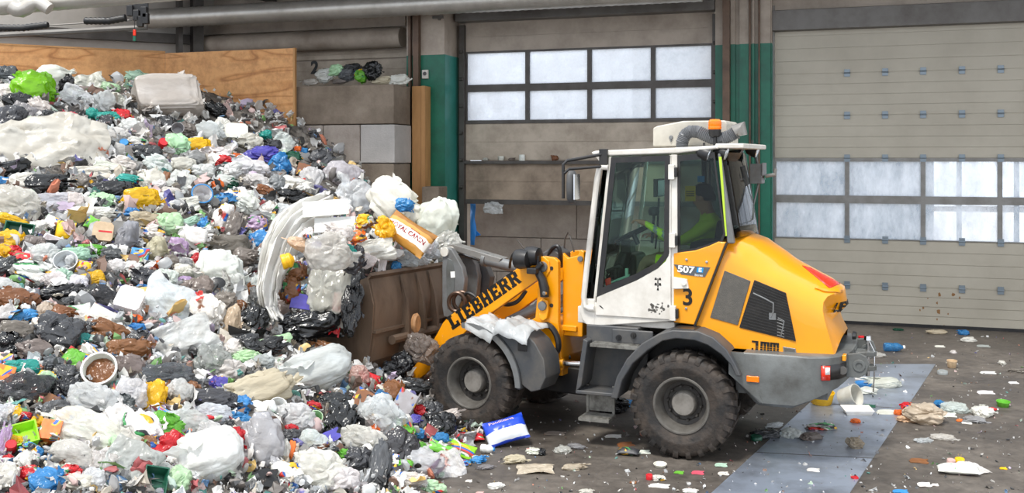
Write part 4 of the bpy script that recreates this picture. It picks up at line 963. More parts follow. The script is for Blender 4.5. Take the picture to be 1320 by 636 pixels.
A, B = FF.on_y(584, 325, 0), FF.on_y(668, 345, 0); A3, B3 = Vector((A[0],0,A[1])), Vector((B[0],0,B[1]))
mb = MB(); mb.tube([A3.lerp(B3,.5), B3.lerp(A3,-.25)], .062, 16); mb.tube([A3.lerp(B3,.48), A3.lerp(B3,.53)], .078, 16); tc_ = fb_(mb, 'tilt_cylinder', M['midgrey']); MB().tube([A3, A3.lerp(B3,.5)], .032, 12).build('piston_rod', M['chrome'], tc_)
q = [FF.on_y(px, py, -.02) for px, py in ((582,316),(588,314.5),(651,333),(647,340),(640,339),(582,320))]; mb = MB(); mb.prism(q, -.10, .06); fb_(mb, 'cylinder_cover', M['alu'], bevel=.006)
mb = MB(); mb.prism([FF.on_y(px, py, -.2) for px, py in ((588,322),(628,334),(616,344),(602,343))], -.25,-.2); fb_(mb, 'cover_plate', M['white'], bevel=.004)
# round cable guide beside the arm
mb = MB(); x, z = FF.on_y(589, 390, .33); ringp = [Vector((x + .09*math.cos(t), .33 + .02*math.cos(t), z + .10*math.sin(t))) for t in [2*PI*k/20 for k in range(20)]]; mb.tube(ringp, .022, 8, closed=True); mb.tube([p + Vector((.0,-.09,0)) for p in ringp], .022, 8, closed=True); fb_(mb, 'hose_ring', mat('ring_steel', hexc('4c3a2e'), .35, .5))
# hydraulic hoses
def hose(pts, y, r=.018): 
    P = [Vector((*FF.on_y(px, py, yy),)).to_3d() for (px, py), yy in zip(pts, y)]
    P = [Vector((p.x, yy, p.y)) for p, yy in zip(P, y)]; out = []
    for i in range(len(P)-1):
        p0, p1, p2, p3 = P[max(i-1,0)], P[i], P[i+1], P[min(i+2,len(P)-1)]
        for k in range(6):
            t = k/6; out.append(.5*((2*p1) + (p2-p0)*t + (2*p0-5*p1+4*p2-p3)*t*t + (3*p1-p0-3*p2+p3)*t**3))
    out.append(P[-1]); fb_(MB().tube(out, r, 8), 'hydraulic_hose', M['black'])
hose([(655,375),(670,372),(680,364),(690,352)], [.2,.3,.35,.35]); hose([(640,390),(655,393),(668,388),(678,375)], [.2,.3,.32,.3], .022)
hose([(696,421),(708,420),(718,434),(719,452),(706,461)], [.40,.47,.48,.47,.40], .03); hose([(657,345),(659,333),(664,325),(670,324)], [.3,.45,.48,.5], .014)
hose([(707,330),(712,320),(719,318),(722,326),(722,340)], [.1,.12,.12,.12,.1], .022); hose([(694,330),(693,345),(691,350)], [.5,.5,.48], .014); hose([(700,470),(716,466),(735,460)], [.35,.3,.2], .025); hose([(596,387),(602,378),(612,382),(618,392)], [.28,.3,.3,.3], .018)
mb = MB(); P_ = [FF.on_y(px, py, 0) for px, py in ((709,337),(705,325),(718,318),(728,326),(728,345),(712,346))]; mb.prism(P_, -.15, .12); fb_(mb, 'valve_block', M['dgrey'], bevel=.02)
mb = MB(); mb.tube([(*[FF.on_y(px,py,-.1)[0]], -.1, FF.on_y(px,py,-.1)[1]) for px,py in ((727,325),(728,308),(732,300),(735,305),(740,325))], .008, 6); mb.tube([(FF.on_y(px,py,.1)[0], .1, FF.on_y(px,py,.1)[1]) for px,py in ((675,320),(667,309))], .008, 6); fb_(mb, 'wire_cable', M['darksteel'])
# articulation cylinder
p0, p1 = RF.on_y(705, 468, .42), RF.on_y(752, 470, .42)
mb = MB(); mb.tube([(p0[0],.40,p0[1]),(lerp(p0[0],p1[0],.45),.40,lerp(p0[1],p1[1],.45))], .045, 12); ac = rb(mb, 'steering_cylinder', M['yellow_worn']); MB().tube([(lerp(p0[0],p1[0],.45),.40,lerp(p0[1],p1[1],.45)),(p1[0],.40,p1[1])], .025, 10).build('piston_rod', M['chrome'], ac)
# front mudguards
def front_guard(sg):
    a, b = (.50, .875) if sg > 0 else (-.875, -.50)
    mb = MB(); o_ = arc(0,.485,.60,82,180,16); i_ = arc(0,.485,.555,180,82,16); mb.prism(o_ + i_, a, b)
    mb.prism(arc(0,.485,.60,118,176,8) + [(-.70,.47),(-.80,.50),(-.86,.62),(-.84,.80),(-.74,.95),(-.62,1.04),(-.45,1.07),(-.30,1.05)], a+.02, b-.035)
    g = fb_(mb, 'front_mudguard', M['dgrey'], bevel=.012)
    if sg > 0:
        r_ = MB(); r_.prism(arc(0,.485,.605,84,178,16) + arc(0,.485,.55,178,84,16), .87, .885); r_.build('guard_rim', M['midgrey'], g, smooth=0)
        t_ = MB(); t_.box(-.66,-.56,.875-.035,.852,.86,1.0); t_.lathe([(0,.85),(.02,.85),(.02,.86),(0,.861)],10,(-.61,0,.93),'y',cap=False); t_.build('guard_latch', M['black'], g, bevel=.01)
front_guard(1); front_guard(-1)
# bucket
bo_ = [(1.13,1.50),(1.17,1.46),(1.10,1.20),(1.12,.92),(1.17,.60),(1.28,.42),(1.45,.36),(2.05,.44)]
bi_ = [(2.05,.47),(1.46,.40),(1.31,.46),(1.21,.62),(1.16,.93),(1.14,1.20),(1.21,1.46),(1.16,1.53)]
mb = MB(); mb.prism(bo_ + bi_, -.95, .95); bu = fb_(mb, 'bucket', M['rust'], smooth=20)
sidep = [(1.13,1.50),(1.17,1.46),(1.10,1.20),(1.12,.92),(1.17,.60),(1.28,.42),(1.45,.36),(2.05,.44),(1.95,.72),(1.72,1.08),(1.42,1.40)]
for y in (.95, -.95): MB().prism(sidep, y-.018, y+.018).build('side_plate', M['rust'], bu, smooth=0)
mb = MB()
for y in (.42, .12, -.12, -.42): mb.prism([(1.14,1.46),(1.06,1.20),(1.02,.90),(1.02,.32),(1.20,.40),(1.17,.62),(1.13,.92),(1.11,1.20)], y-.02, y+.02)
mb.box(1.08,1.16,-.95,.95,.90,.93); mb.tube([(1.0,-.46,.34),(1.0,.46,.34)], .05, 12); mb.tube([(1.06,-.45,.80),(1.06,.70,.80)], .05, 10)
mb.build('coupler_ribs', M['rust'], bu, smooth=20)
x, z = FF.on_y(537, 417, .55); mb = MB(); mb.lathe([(0,-.03),(.09,-.03),(.10,.0),(.075,.02),(.03,.015),(0,.02)], 14, (0,0,0), 'x', cap=False); mb.v = [(x-v[0]*1, .55+v[1]*.7, z+v[2]*1.1) for v in mb.v]; o = fb_(mb, 'pin_cap', mat('worn_cap', hexc('b98a5e'), .5, dirt=hexc('6b4a30'), dscale=9, damt=.8))
ITEMS = """
62 198 122 84 -10 sheet x | huge off-white sheet slumped at the left edge of the heap | huge off-white sheet
42 119 50 44 -35 bag L | bright lime green bag high on the left of the heap | lime green bag
62 106 62 32 -40 tied W | white twisted bag pointing at the plywood above the lime green bag | white twisted bag
213 133 86 56 -14 cube x | big white box-shaped sack against the plywood at the crest | white box-shaped sack
183 104 36 18 0 bag a | pale teal bag behind the white box-shaped sack at the crest | pale teal bag
279 142 26 18 20 bag k | small black bag on the crest right of the white box-shaped sack | black crest bag
302 172 30 22 -4 canister W | white plastic canister lying on the upper right slope | white canister
90 155 26 18 10 bag P | crumpled pink-red bag above the huge off-white sheet | pink-red bag
255 189 28 19 -10 bag Y | small yellow bag below the white box-shaped sack | small yellow bag
227 188 30 27 20 bag E | pale green bag beside a small yellow bag below the crest | pale green crest bag
285 209 22 15 -15 bag R | small crimson bag on the upper middle slope | crimson bag
190 200 34 22 5 bag K | charcoal crumpled bag in the upper middle of the heap | charcoal bag
335 201 40 20 -20 bag V | violet blue film bag near the block wall | violet blue bag
435 226 46 36 -15 clear c | large clear bag resting against the concrete blocks | clear bag by the blocks
420 269 58 20 -6 foam W | long white foam lid lying above the bucket load | long white foam lid
432 291 52 20 -4 foam W | white foam tray lying under the long foam lid | white foam tray
60 241 52 30 -12 bag k | glossy black bag below the huge off-white sheet | glossy black bag
22 266 56 38 15 clear w | milky film bag with a yellow lower edge at the left border | milky film bag
15 286 36 14 10 bag Y | yellow bag tucked under the milky film bag at the left border | yellow left bag
117 276 54 18 -8 bag W | flat white bag above the cream canister | flat white bag
130 262 32 20 -25 bag E | pale green bag sitting above the flat white bag | pale green bag
133 302 26 27 0 canister O | cream canister with a yellow cap and red mark | cream canister
71 316 34 20 12 tray W | small square white tray left of the cream canister | square white tray
25 300 36 22 5 crate D | dark green plastic crate half buried at the left | dark green crate
162 310 34 44 10 tied g | dull grey knotted bag right of the cream canister | grey knotted bag
180 259 42 28 -20 bag Y | bright yellow torn bag in the middle of the left slope | bright yellow bag
184 286 36 22 -5 bag b | beige stuffed bag below the bright yellow bag | beige stuffed bag
215 291 38 28 0 bag E | mint green stuffed bag right of the beige stuffed bag | mint green bag
285 285 32 40 15 tied W print | white knotted bag with dark print in mid heap | white printed bag
292 321 50 32 -5 bag q | grey-brown stuffed bag under the white printed bag | grey-brown bag
228 320 24 22 0 bag v | lilac flower-like wrapping in mid heap | lilac wrapping
258 256 26 20 -15 tub c | clear tub with a blue rim in mid heap | blue-rimmed tub
280 352 54 46 -10 bag W | large white bulging bag left of the draped film | large white bulging bag
200 325 32 32 0 tied o | cream tied bag with an orange foot | cream tied bag
209 343 20 11 0 bag T | orange pouch at the foot of the cream tied bag | orange pouch
368 340 46 150 14 drape W | long white film draped down the left side of the bucket load | draped white film
508 262 74 48 42 bag W | tall white inflated bag leaning up out of the bucket load | tall white inflated bag
563 283 66 56 50 tied W | ruffled white bag at the right end of the bucket load | ruffled white bag
497 294 24 28 -10 bag Y | yellow bag beside the gold printed pet food sack | yellow load bag
400 486 112 58 -32 bigbag c | long silvery film sack lying below the bucket | silvery film sack
225 402 80 54 25 sheet c | wide translucent sheet spread over the middle of the heap | wide translucent sheet
232 446 72 52 -30 sheet c | crumpled translucent sheet hanging below the wide translucent sheet | hanging translucent sheet
275 376 18 36 22 ladle k | black long-handled brush standing upright in the heap | black brush
297 418 28 42 10 tied b | cream knotted bag below the black brush | cream knotted bag
167 395 34 36 8 canister W | white ribbed canister in the left middle of the heap | white ribbed canister
120 362 28 20 -20 bag Y | yellow bag just above a big smoky grey bag | yellow middle bag
127 386 48 36 0 clear K | big smoky grey bag in the left middle of the heap | smoky grey bag
45 355 52 26 5 bag W print | white bag with black print at the left | white bag with black print
75 436 54 50 20 bag K | glossy charcoal bag on the left lower slope | glossy charcoal bag
133 483 42 30 -10 bucket W | white bucket lying on its side with brown waste inside | white bucket
337 577 56 64 -15 bag s | silver grey bulging bag in the foreground | silver grey bag
265 598 96 72 -25 bigbag W | huge white sack in the foreground centre | huge white foreground sack
220 580 36 40 25 bag R | shiny red bag left of the huge white foreground sack | shiny red bag
302 573 26 44 15 bag R | second shiny red bag beside the silver grey bag | second red bag
199 515 32 38 10 bag Y | mustard yellow bag in the lower middle of the heap | mustard yellow bag
66 560 24 26 0 carton T | orange carton with a white stripe in the lower left | orange carton
28 566 40 38 -25 tray L | lime yellow tray at the lower left edge | lime yellow tray
60 624 40 30 -15 bag B | light blue crumpled bag at the bottom left | light blue bag
198 624 30 36 -5 crate D | green plastic tray at the bottom beside foil wrap | green plastic tray
165 608 56 62 20 sheet s | silvery bubble foil sheet at the bottom | silvery foil sheet
435 549 38 54 10 bag k | black bag with twisted neck in the lower right heap | black twisted bag
330 508 92 40 -28 bag o | long beige film bag below the silvery film sack | long beige bag
395 421 76 38 -8 bag k | shiny black bag lying under the bucket load | shiny black bag
325 416 32 44 20 bag k | black pleated bag left of the bucket load | black pleated bag
388 390 26 20 5 foam V | purple foam piece hanging in the bucket load | purple foam piece
425 372 52 78 5 clear w mix | clear bag full of coloured waste hanging over the bucket edge | clear hanging bag
490 542 52 52 -40 clear c | long clear blue-tinted bag in the lower right heap | blue-tinted bag
510 583 44 54 30 bag K | dark torn bin bag in the lower right heap | dark torn bag
487 606 28 64 5 bag G | tall grey folded film standing in the foreground | tall grey film
545 601 54 34 -5 clear c | clear bag spread at the right foot of the heap | clear foot bag
582 612 36 52 -25 sheet c | clear plastic sheet at the right foot of the heap | clear sheet
588 579 44 18 18 packet L | green and yellow packet at the foot of the heap by the front wheel | green packet
520 524 26 30 25 carton g | open grey carton near the front wheel | grey carton
8 98 26 22 0 bag G | dark grey bag
8 119 24 18 0 sheet W | white crumpled scrap
25 134 38 24 0 bag k | black bag
8 162 32 46 20 bag K | black crumpled bag
26 152 24 32 20 sheet g | grey sheet scrap
50 142 26 24 0 bag w | off-white bag
66 156 28 22 0 bag k | black bag
118 147 14 12 0 bag t | teal scrap
140 150 28 10 -10 sheet t | teal film scrap
83 110 18 22 0 bag k | black rag
116 110 30 26 -20 sheet w | off-white crumpled sheet
142 114 22 12 0 bag E | pale green scrap
107 119 24 13 -10 bag q | brown bag
97 127 32 26 20 sheet c | clear film
133 133 24 24 0 bag c | clear bag
95 166 36 15 0 bag G | dark grey bag
137 161 18 20 0 bag K | black bag
150 130 22 16 0 bag w | off-white scrap
158 150 20 14 0 bag R print | red printed wrapper
168 165 26 18 0 bag c | clear bag
150 175 30 16 -20 bag w | off-white bag
130 172 26 18 10 bag c | clear bag
165 128 20 12 0 bag q | brown wrapper
213 161 20 18 0 bag K | dark bag
241 169 22 18 0 bag q | grey-brown bag
229 169 16 14 0 tub g | grey tub
210 186 12 10 0 can R | red can
304 203 14 10 0 bag T | orange scrap
159 187 11 11 0 can B | blue and white tin
270 171 34 22 0 bag c | clear bag
286 163 18 20 10 bag W | white bag
275 200 36 15 -5 bag W | white bag
250 205 26 16 0 bag g | grey bag
176 186 24 16 0 bag w print | pale printed wrapper
205 215 34 22 15 bag c | clear bag
235 215 30 20 -15 bag w | off-white bag
262 222 28 18 0 bag c | clear bag
160 215 30 20 0 bag w | off-white bag
140 218 34 14 10 sheet w | off-white strip
165 232 26 14 0 bag t print | teal printed wrapper
195 235 30 24 0 bag w | off-white bag
215 232 12 20 10 bottle N | brown bottle
230 240 26 34 20 sheet c | clear film
280 240 14 12 0 bag T | orange scrap
298 238 16 14 0 bag D | dark green scrap
343 175 14 12 -20 bag t | green scrap
363 187 22 24 30 sheet c | clear film
322 184 30 18 -20 bag w | off-white bag
350 188 22 14 0 bag K | dark bag
360 216 26 26 -35 bag B | blue film bag
322 218 46 22 -4 bag W | long white bag
330 234 30 14 0 bag w | off-white bag
378 240 38 18 5 bag W print | white printed bag
391 222 16 16 10 carton N | brown corrugated carton
400 236 28 36 15 clear c | clear bag
375 254 34 15 0 bag k | black bag
340 247 22 14 10 bag N | brown bag
318 264 30 26 30 bag W | white bag
383 193 9 8 0 bag T | orange scrap
391 196 10 9 0 bag B | blue scrap
412 207 26 22 -20 bag G | blue-grey bag
378 204 18 14 0 bag D print | green leafy scrap
356 237 18 22 10 bag g | grey bag
365 276 26 20 0 clear c | bubbly clear bag
300 256 22 18 0 bag w print | pale printed wrapper
345 275 18 26 20 bag w print | striped wrapper
300 222 20 20 0 bag c | clear bag
330 290 24 20 0 bag v print | lilac printed wrapper
335 312 30 22 -10 bag B print | white and blue wrapper
300 296 24 40 10 bag q | grey stuffed bag
316 335 32 26 0 bag q | pinkish grey bag
340 340 26 36 10 clear c | clear bag
325 370 28 24 -20 sheet c | clear film
322 378 16 20 0 bag N | brown lump
15 219 40 20 -25 bag k | black bag
62 263 44 22 -15 sheet c | clear film
3 236 14 14 0 bag B | bright blue scrap
30 240 32 26 10 bag w | off-white bag
140 247 50 22 -15 bag k | black shiny film
105 238 24 24 0 bag q print | brown crumpled wrapper
115 222 40 12 -15 sheet w | off-white strip
95 262 24 22 0 bag w | off-white bag
65 290 16 16 15 carton W | small white carton
84 298 20 22 0 packet Y | yellow packet
50 295 20 18 0 bag W | white bag
118 323 32 12 5 bag H | green bag
118 288 12 16 20 packet H | green and red packet
15 310 32 20 10 bag Y print | yellow printed bag
6 326 20 22 0 bag Y | yellow bag
18 326 16 14 0 bag R | red scrap
44 315 26 18 0 bag q | brown bag
30 333 20 14 0 packet R | red and white packet
58 330 34 24 -10 clear c | clear bag
95 330 34 18 -20 bag a | pale green film bag
85 343 30 18 0 tub c | clear tub
10 345 26 24 -30 bag K | black bag
108 345 16 16 0 packet Y | yellow and green packet
145 330 24 18 0 bag G | grey bag
150 345 24 16 0 bag w | off-white bag
170 275 16 12 0 bag B | blue scrap
240 290 34 14 -35 bag a | pale green film strip
240 265 30 16 -20 sheet w | off-white film
220 250 24 14 0 bag w | off-white bag
205 240 20 14 0 bag w print | pale printed wrapper
200 302 24 18 0 bag w print | pale scrap
250 310 36 26 10 bag W | white bag
262 292 14 20 20 bag B print | blue and white wrapper
180 330 20 18 0 packet B | blue packet
170 348 20 18 0 bag W | white bag
220 338 18 14 0 bag q | brown scrap
235 342 22 16 0 bag g | grey bag
253 336 14 16 30 bag R | red scrap
290 258 26 14 0 bag B print | blue printed bag
310 250 18 14 0 bag c | clear bag
290 235 24 18 0 bag c | clear bag
372 336 18 20 -20 bottle Y | yellow bottle | yellow bottle
390 316 34 16 15 bag O | cream bag
424 325 52 42 -10 clear w | milky bag with green tint | milky bag
407 315 14 9 10 bag V | purple scrap
448 326 18 20 20 bag t | teal scrap
398 302 14 18 0 bag w print | crumpled wrapper
455 258 48 40 -35 clear c | clear bag with red print
470 285 20 18 0 bag Y print | yellow printed packet
482 322 42 26 -15 sheet w | off-white paper strips
493 334 9 28 0 sheet W | white hanging strip
580 307 14 14 0 bag B | bright blue scrap
570 314 40 28 -20 clear w | milky film bag
552 322 30 22 0 clear c | clear bag
520 265 22 18 0 bag B | blue wrapper
460 305 22 14 0 bag T print | orange printed wrapper
455 335 26 34 20 bag K | black bag
445 300 20 16 0 bag w | off-white bag
415 350 34 30 0 clear c | clear bag
380 350 26 24 0 bag N print | brown wrapper
375 375 26 30 0 bag N print | brown cardboard scrap
405 375 20 18 0 bag w | off-white bag
370 395 12 12 0 can H | green lid
362 410 28 34 -20 bag q | brown bag
434 405 11 50 3 sheet R | red and white strip | red and white strip
452 400 24 60 0 bag k | black hanging bag | black hanging bag
505 328 30 14 -15 bag w | off-white scrap
536 333 26 16 0 clear c | clear film
510 344 12 14 0 bag B | blue scrap
20 389 50 26 -10 bag N | brown film bag
37 383 24 18 -20 packet G | dark blue packet
75 379 54 15 -22 bag k | black strap-like bag | black strap-like bag
88 390 18 12 -30 bag K | navy scrap
70 362 30 16 -5 bag w | off-white bag
82 360 24 22 20 bag a | pale green film
100 368 22 22 0 bag c | clear bag
5 372 34 26 0 clear c | clear bag
8 410 26 26 0 bag w | white bag
28 410 34 18 -15 bag B print | white and blue bag
57 408 24 28 10 bag o | beige bag
70 413 16 14 0 bag p | pinkish scrap
80 408 30 24 0 bag N | dark brown bag
100 405 30 22 -25 packet W print | white and green packet
22 431 46 28 -5 bag q | brown bag
60 426 38 24 20 bag w print | white bag with a blue dot
10 450 32 32 0 bag k | black bag
45 452 40 22 0 bag q | dark brown bag
140 431 50 28 15 bag N | brown film bag
135 411 38 22 20 packet W print | white and blue packet
115 428 22 22 0 bag K | black bag
107 440 16 22 0 bag t | teal scrap
5 472 18 26 0 carton p | tan cardboard piece
30 476 40 20 -10 bag t | turquoise film
95 466 26 28 20 packet H print | green and white packet
116 451 28 14 10 card N | tan cardboard scrap
122 461 36 18 30 packet W print | white and navy packet
70 472 26 20 0 bag G | dark grey bag
85 484 30 20 0 bag K | dark film bag
162 455 50 30 -15 bag N | brown shiny bag
165 478 44 30 0 bag q | dark brown bag
180 440 30 20 -10 bag K | dark bag
215 490 66 32 -10 clear G | smoky translucent bag
272 470 44 38 20 clear s | silvery clear bag
265 408 44 42 -10 bag w print | white bag with green print
190 366 44 30 5 bag K | dark grey bag
183 375 16 12 0 bag B | navy scrap
255 376 38 30 -10 bag q | brownish film bag
240 366 30 18 0 clear v | lilac clear film
253 393 12 16 0 card H | green frame scrap
205 388 30 22 20 bag a print | pale green wrapper
175 412 14 9 0 bag T | orange scrap
175 402 20 18 0 bag w | clear pot
186 400 10 10 0 carton N | small brown box
175 425 20 14 0 bag B | blue scrap
215 360 30 20 0 clear c | clear bag
235 350 22 16 0 bag w | off-white bag
300 370 32 28 -20 clear c | clear film
285 395 40 30 -25 bag q | grey film bag
262 444 30 14 -10 bag D print | green printed scrap
310 395 14 12 0 bag N | brown paper scrap
300 450 22 26 0 bag W | white bag
295 478 34 28 10 bag w | off-white bag
315 446 34 22 -10 bag K | black bag
355 440 34 12 -25 sheet E | pale green film
320 461 34 15 -10 bag E | pale green bag
340 468 26 20 0 bag s | silver bag
345 450 40 20 -20 bag k | black bag
420 455 38 22 10 bag N print | brown and white packet
450 440 34 14 0 bag K | black bag
345 395 20 18 0 clear c | clear bag
335 385 30 24 0 clear g | grey clear bag
6 488 20 24 0 carton T | orange box
30 505 64 44 -20 clear K | smoky bag | smoky lower bag
85 506 34 32 -20 bag k | black bag
60 515 30 14 0 card N | brown cardboard
60 490 24 18 0 bag E print | yellow-green wrapper
125 521 64 38 10 clear c | big clear bag | big clear bag
170 512 36 34 0 clear c | clear bag
155 525 30 24 0 bag G | grey bag
10 535 26 22 0 clear c | clear bag
20 536 16 16 0 bag Y | yellow scrap
33 538 14 13 0 bag R print | red wrapper
49 546 18 14 0 bag Y | yellow scrap
70 532 28 24 0 bag G | grey bag
84 527 9 10 0 bag v | lilac scrap
88 540 24 22 0 bag o print | cream printed wrapper
83 538 12 14 0 bag Y | yellow scrap
112 560 84 44 15 clear W | wide white film bag | wide white film bag
150 545 40 34 -10 bag W | white bag
95 590 60 40 10 clear w | milky film
145 575 26 36 0 bag E | pale green bag
135 600 40 30 0 clear w | milky film
4 578 14 50 0 clear v | lilac film
14 578 14 16 -20 can R | red can
20 570 18 14 0 bag Y | yellow wrapper
22 604 12 30 10 card N | cardboard strip
42 582 26 16 20 bag B print | blue wrapper
34 598 26 22 30 bag w print | striped wrapper
10 592 12 10 0 bag R | red scrap
10 618 30 30 0 bag w | white bag
40 612 22 18 0 bag R print | red and white scrap
90 612 24 18 0 bag R print | red and grey wrapper
100 625 36 22 0 bag w | off-white bag
75 605 24 14 -10 sheet W | white sheet
120 620 26 24 0 clear c | clear bag
185 555 52 34 15 bag W print | white bag with pink print
160 548 14 9 0 bag T | orange scrap
165 575 44 30 20 bag w | milky bag
155 570 40 22 20 sheet W | white sheet
210 551 42 28 10 bag H | light green bag | light green bag
190 575 26 22 0 bag N print | brown wrapper
207 570 12 14 0 bag K | black scrap
230 621 28 32 20 bag E | green and white bag
212 605 22 16 0 clear c | clear bag
235 600 18 30 0 bag w print | white bag with black print
240 548 52 30 -10 clear c | clear film bag
272 518 56 26 -8 bag K | black cloth rag | black cloth rag
265 541 28 9 -12 bottle R | red bottle
270 561 36 26 10 clear c print | clear bottles bag
268 570 10 12 0 bottle B | small blue bottle
245 505 24 22 0 bag N | brown rag
232 510 34 32 0 clear c | clear bag
213 536 22 14 20 packet B | blue wrapper
235 530 28 12 20 card W | white printed card
215 505 18 16 0 bag N | orange-brown scrap
285 497 30 16 10 bag V print | purple printed wrapper
275 535 40 22 0 clear c | clear bag
306 541 34 15 -5 bag B | bright blue film
296 553 16 16 0 bag k | black scrap
290 565 20 16 0 bag g | grey bag
310 525 24 26 20 bag B | blue bag
303 516 12 9 0 bag Y | orange scrap
330 532 30 26 -20 card w | off-white card
355 529 24 18 10 tub W | white tub lid
335 516 24 10 20 bag p | pink film scrap
375 553 16 10 0 bag R | red scrap
372 563 28 16 -10 bag K | black scrap
407 543 18 20 0 tub E | pale green pot | pale green pot
380 540 44 30 0 clear c | clear bag
418 568 40 14 -38 card V | purple flat strip | purple flat strip
415 581 40 14 -12 bag K print | dark knitted rag
442 588 14 16 0 bag H | lime scrap
393 505 34 12 -15 strap k | black strap
376 582 11 26 5 bottle T | orange bottle
360 590 26 40 0 clear w | milky bag
340 618 34 22 -20 card k | black-edged tray
370 615 38 30 20 bag W print | white bag with orange print
410 612 64 46 0 clear W | white film bag | white film bag
440 620 40 30 0 bag w | off-white bag
400 570 36 30 0 clear c | clear bag
430 520 44 20 -15 bag k | black bag
405 524 20 10 0 bag R print | red wrapper
470 571 56 32 10 clear W | white clear bag | white clear bag
465 520 22 26 20 carton N | brown cardboard box
492 521 24 28 25 bottle B | blue translucent bottle | blue translucent bottle
475 490 28 18 15 packet R | red and white packet
462 486 24 22 0 clear p | pinkish film bag
505 508 30 26 0 bag N | dark brown bag
480 545 18 18 0 bag N print | brown scrap
483 556 12 12 0 bag T | orange scrap
460 595 34 30 0 bag K | charcoal bag
523 557 20 30 -30 bag H print | green printed film
540 532 14 14 0 bag R | red scrap
535 545 16 20 0 bag V | purple scrap
540 560 14 12 0 bag B | blue scrap
565 551 40 32 -10 bag k | black bag | black foot bag
556 530 26 20 0 bag K | brown-black bag
575 540 36 18 -30 bag w | off-white fluffy scrap
567 566 20 13 -10 bag B | blue scrap
568 579 30 14 20 packet H | green packet
540 578 16 14 0 bag H | green scrap
548 585 16 18 0 clear c | clear bag
510 616 20 24 35 packet K | black packet with yellow print
520 600 24 12 0 bag H print | green scrap
508 595 10 14 0 carton W | small white carton
440 470 26 16 10 bag w | off-white scrap
545 449 42 30 30 clear q | brownish clear bag | brownish clear bag
520 466 30 26 -30 bag k | black bag with red print
535 500 36 20 0 bag K | dark bag
505 482 30 24 0 bag k | black bag
565 600 20 20 0 bag p | pink film scrap
530 620 34 18 0 bag w | off-white film
560 630 30 16 0 bag E print | green and pink wrapper
450 620 18 16 0 bag N | brown scrap
480 628 30 14 -45 strap k | black strap
458 372 26 50 10 bag K | dark hanging film | dark hanging film
447 440 26 40 0 bag k | black wet bag | black wet bag
464 455 20 26 20 bag K | dark torn film | dark torn film
470 335 26 20 0 clear w | milky scrap
520 332 40 18 10 clear c print | printed clear film
496 318 24 20 -20 bag w print | white printed wrapper
545 312 26 22 10 clear c | clear bag
575 330 20 24 0 clear c | clear film
436 300 34 22 20 bag w | white paper scrap
"""
# ------------------------------------------------------------------ the waste heap
PAL = dict(x='d6d2cb', w='dedbd5', W='f3f2ee', c='e2e5e6', g='9c9d9f', G='63666b', K='3a3b3e', k='17181a', s='b4b8ba', q='857b74', b='c3b398', o='cfc4ae', O='dfc3a0',
           L='8fd420', H='6dbb3c', E='bfe2b8', D='1d5a44', a='b5d5c2', t='2fa69b', B='3d8fd0', V='5b55b8', v='c3a9cf', R='d2232c', P='d8596a', p='ddb3ac', Y='f2c012', T='f0762a', N='8a5a36')
PALC = {k: hexc(v) for k, v in PAL.items()}
CNAME = dict(x='off-white', w='off-white', W='white', c='clear', g='grey', G='dark grey', K='charcoal', k='black', s='silver', q='grey-brown', b='beige', o='cream', O='cream', L='lime', H='green', E='pale green', D='dark green', a='pale green', t='teal', B='blue', V='purple', v='lilac', R='red', P='pink', p='pink', Y='yellow', T='orange', N='brown')
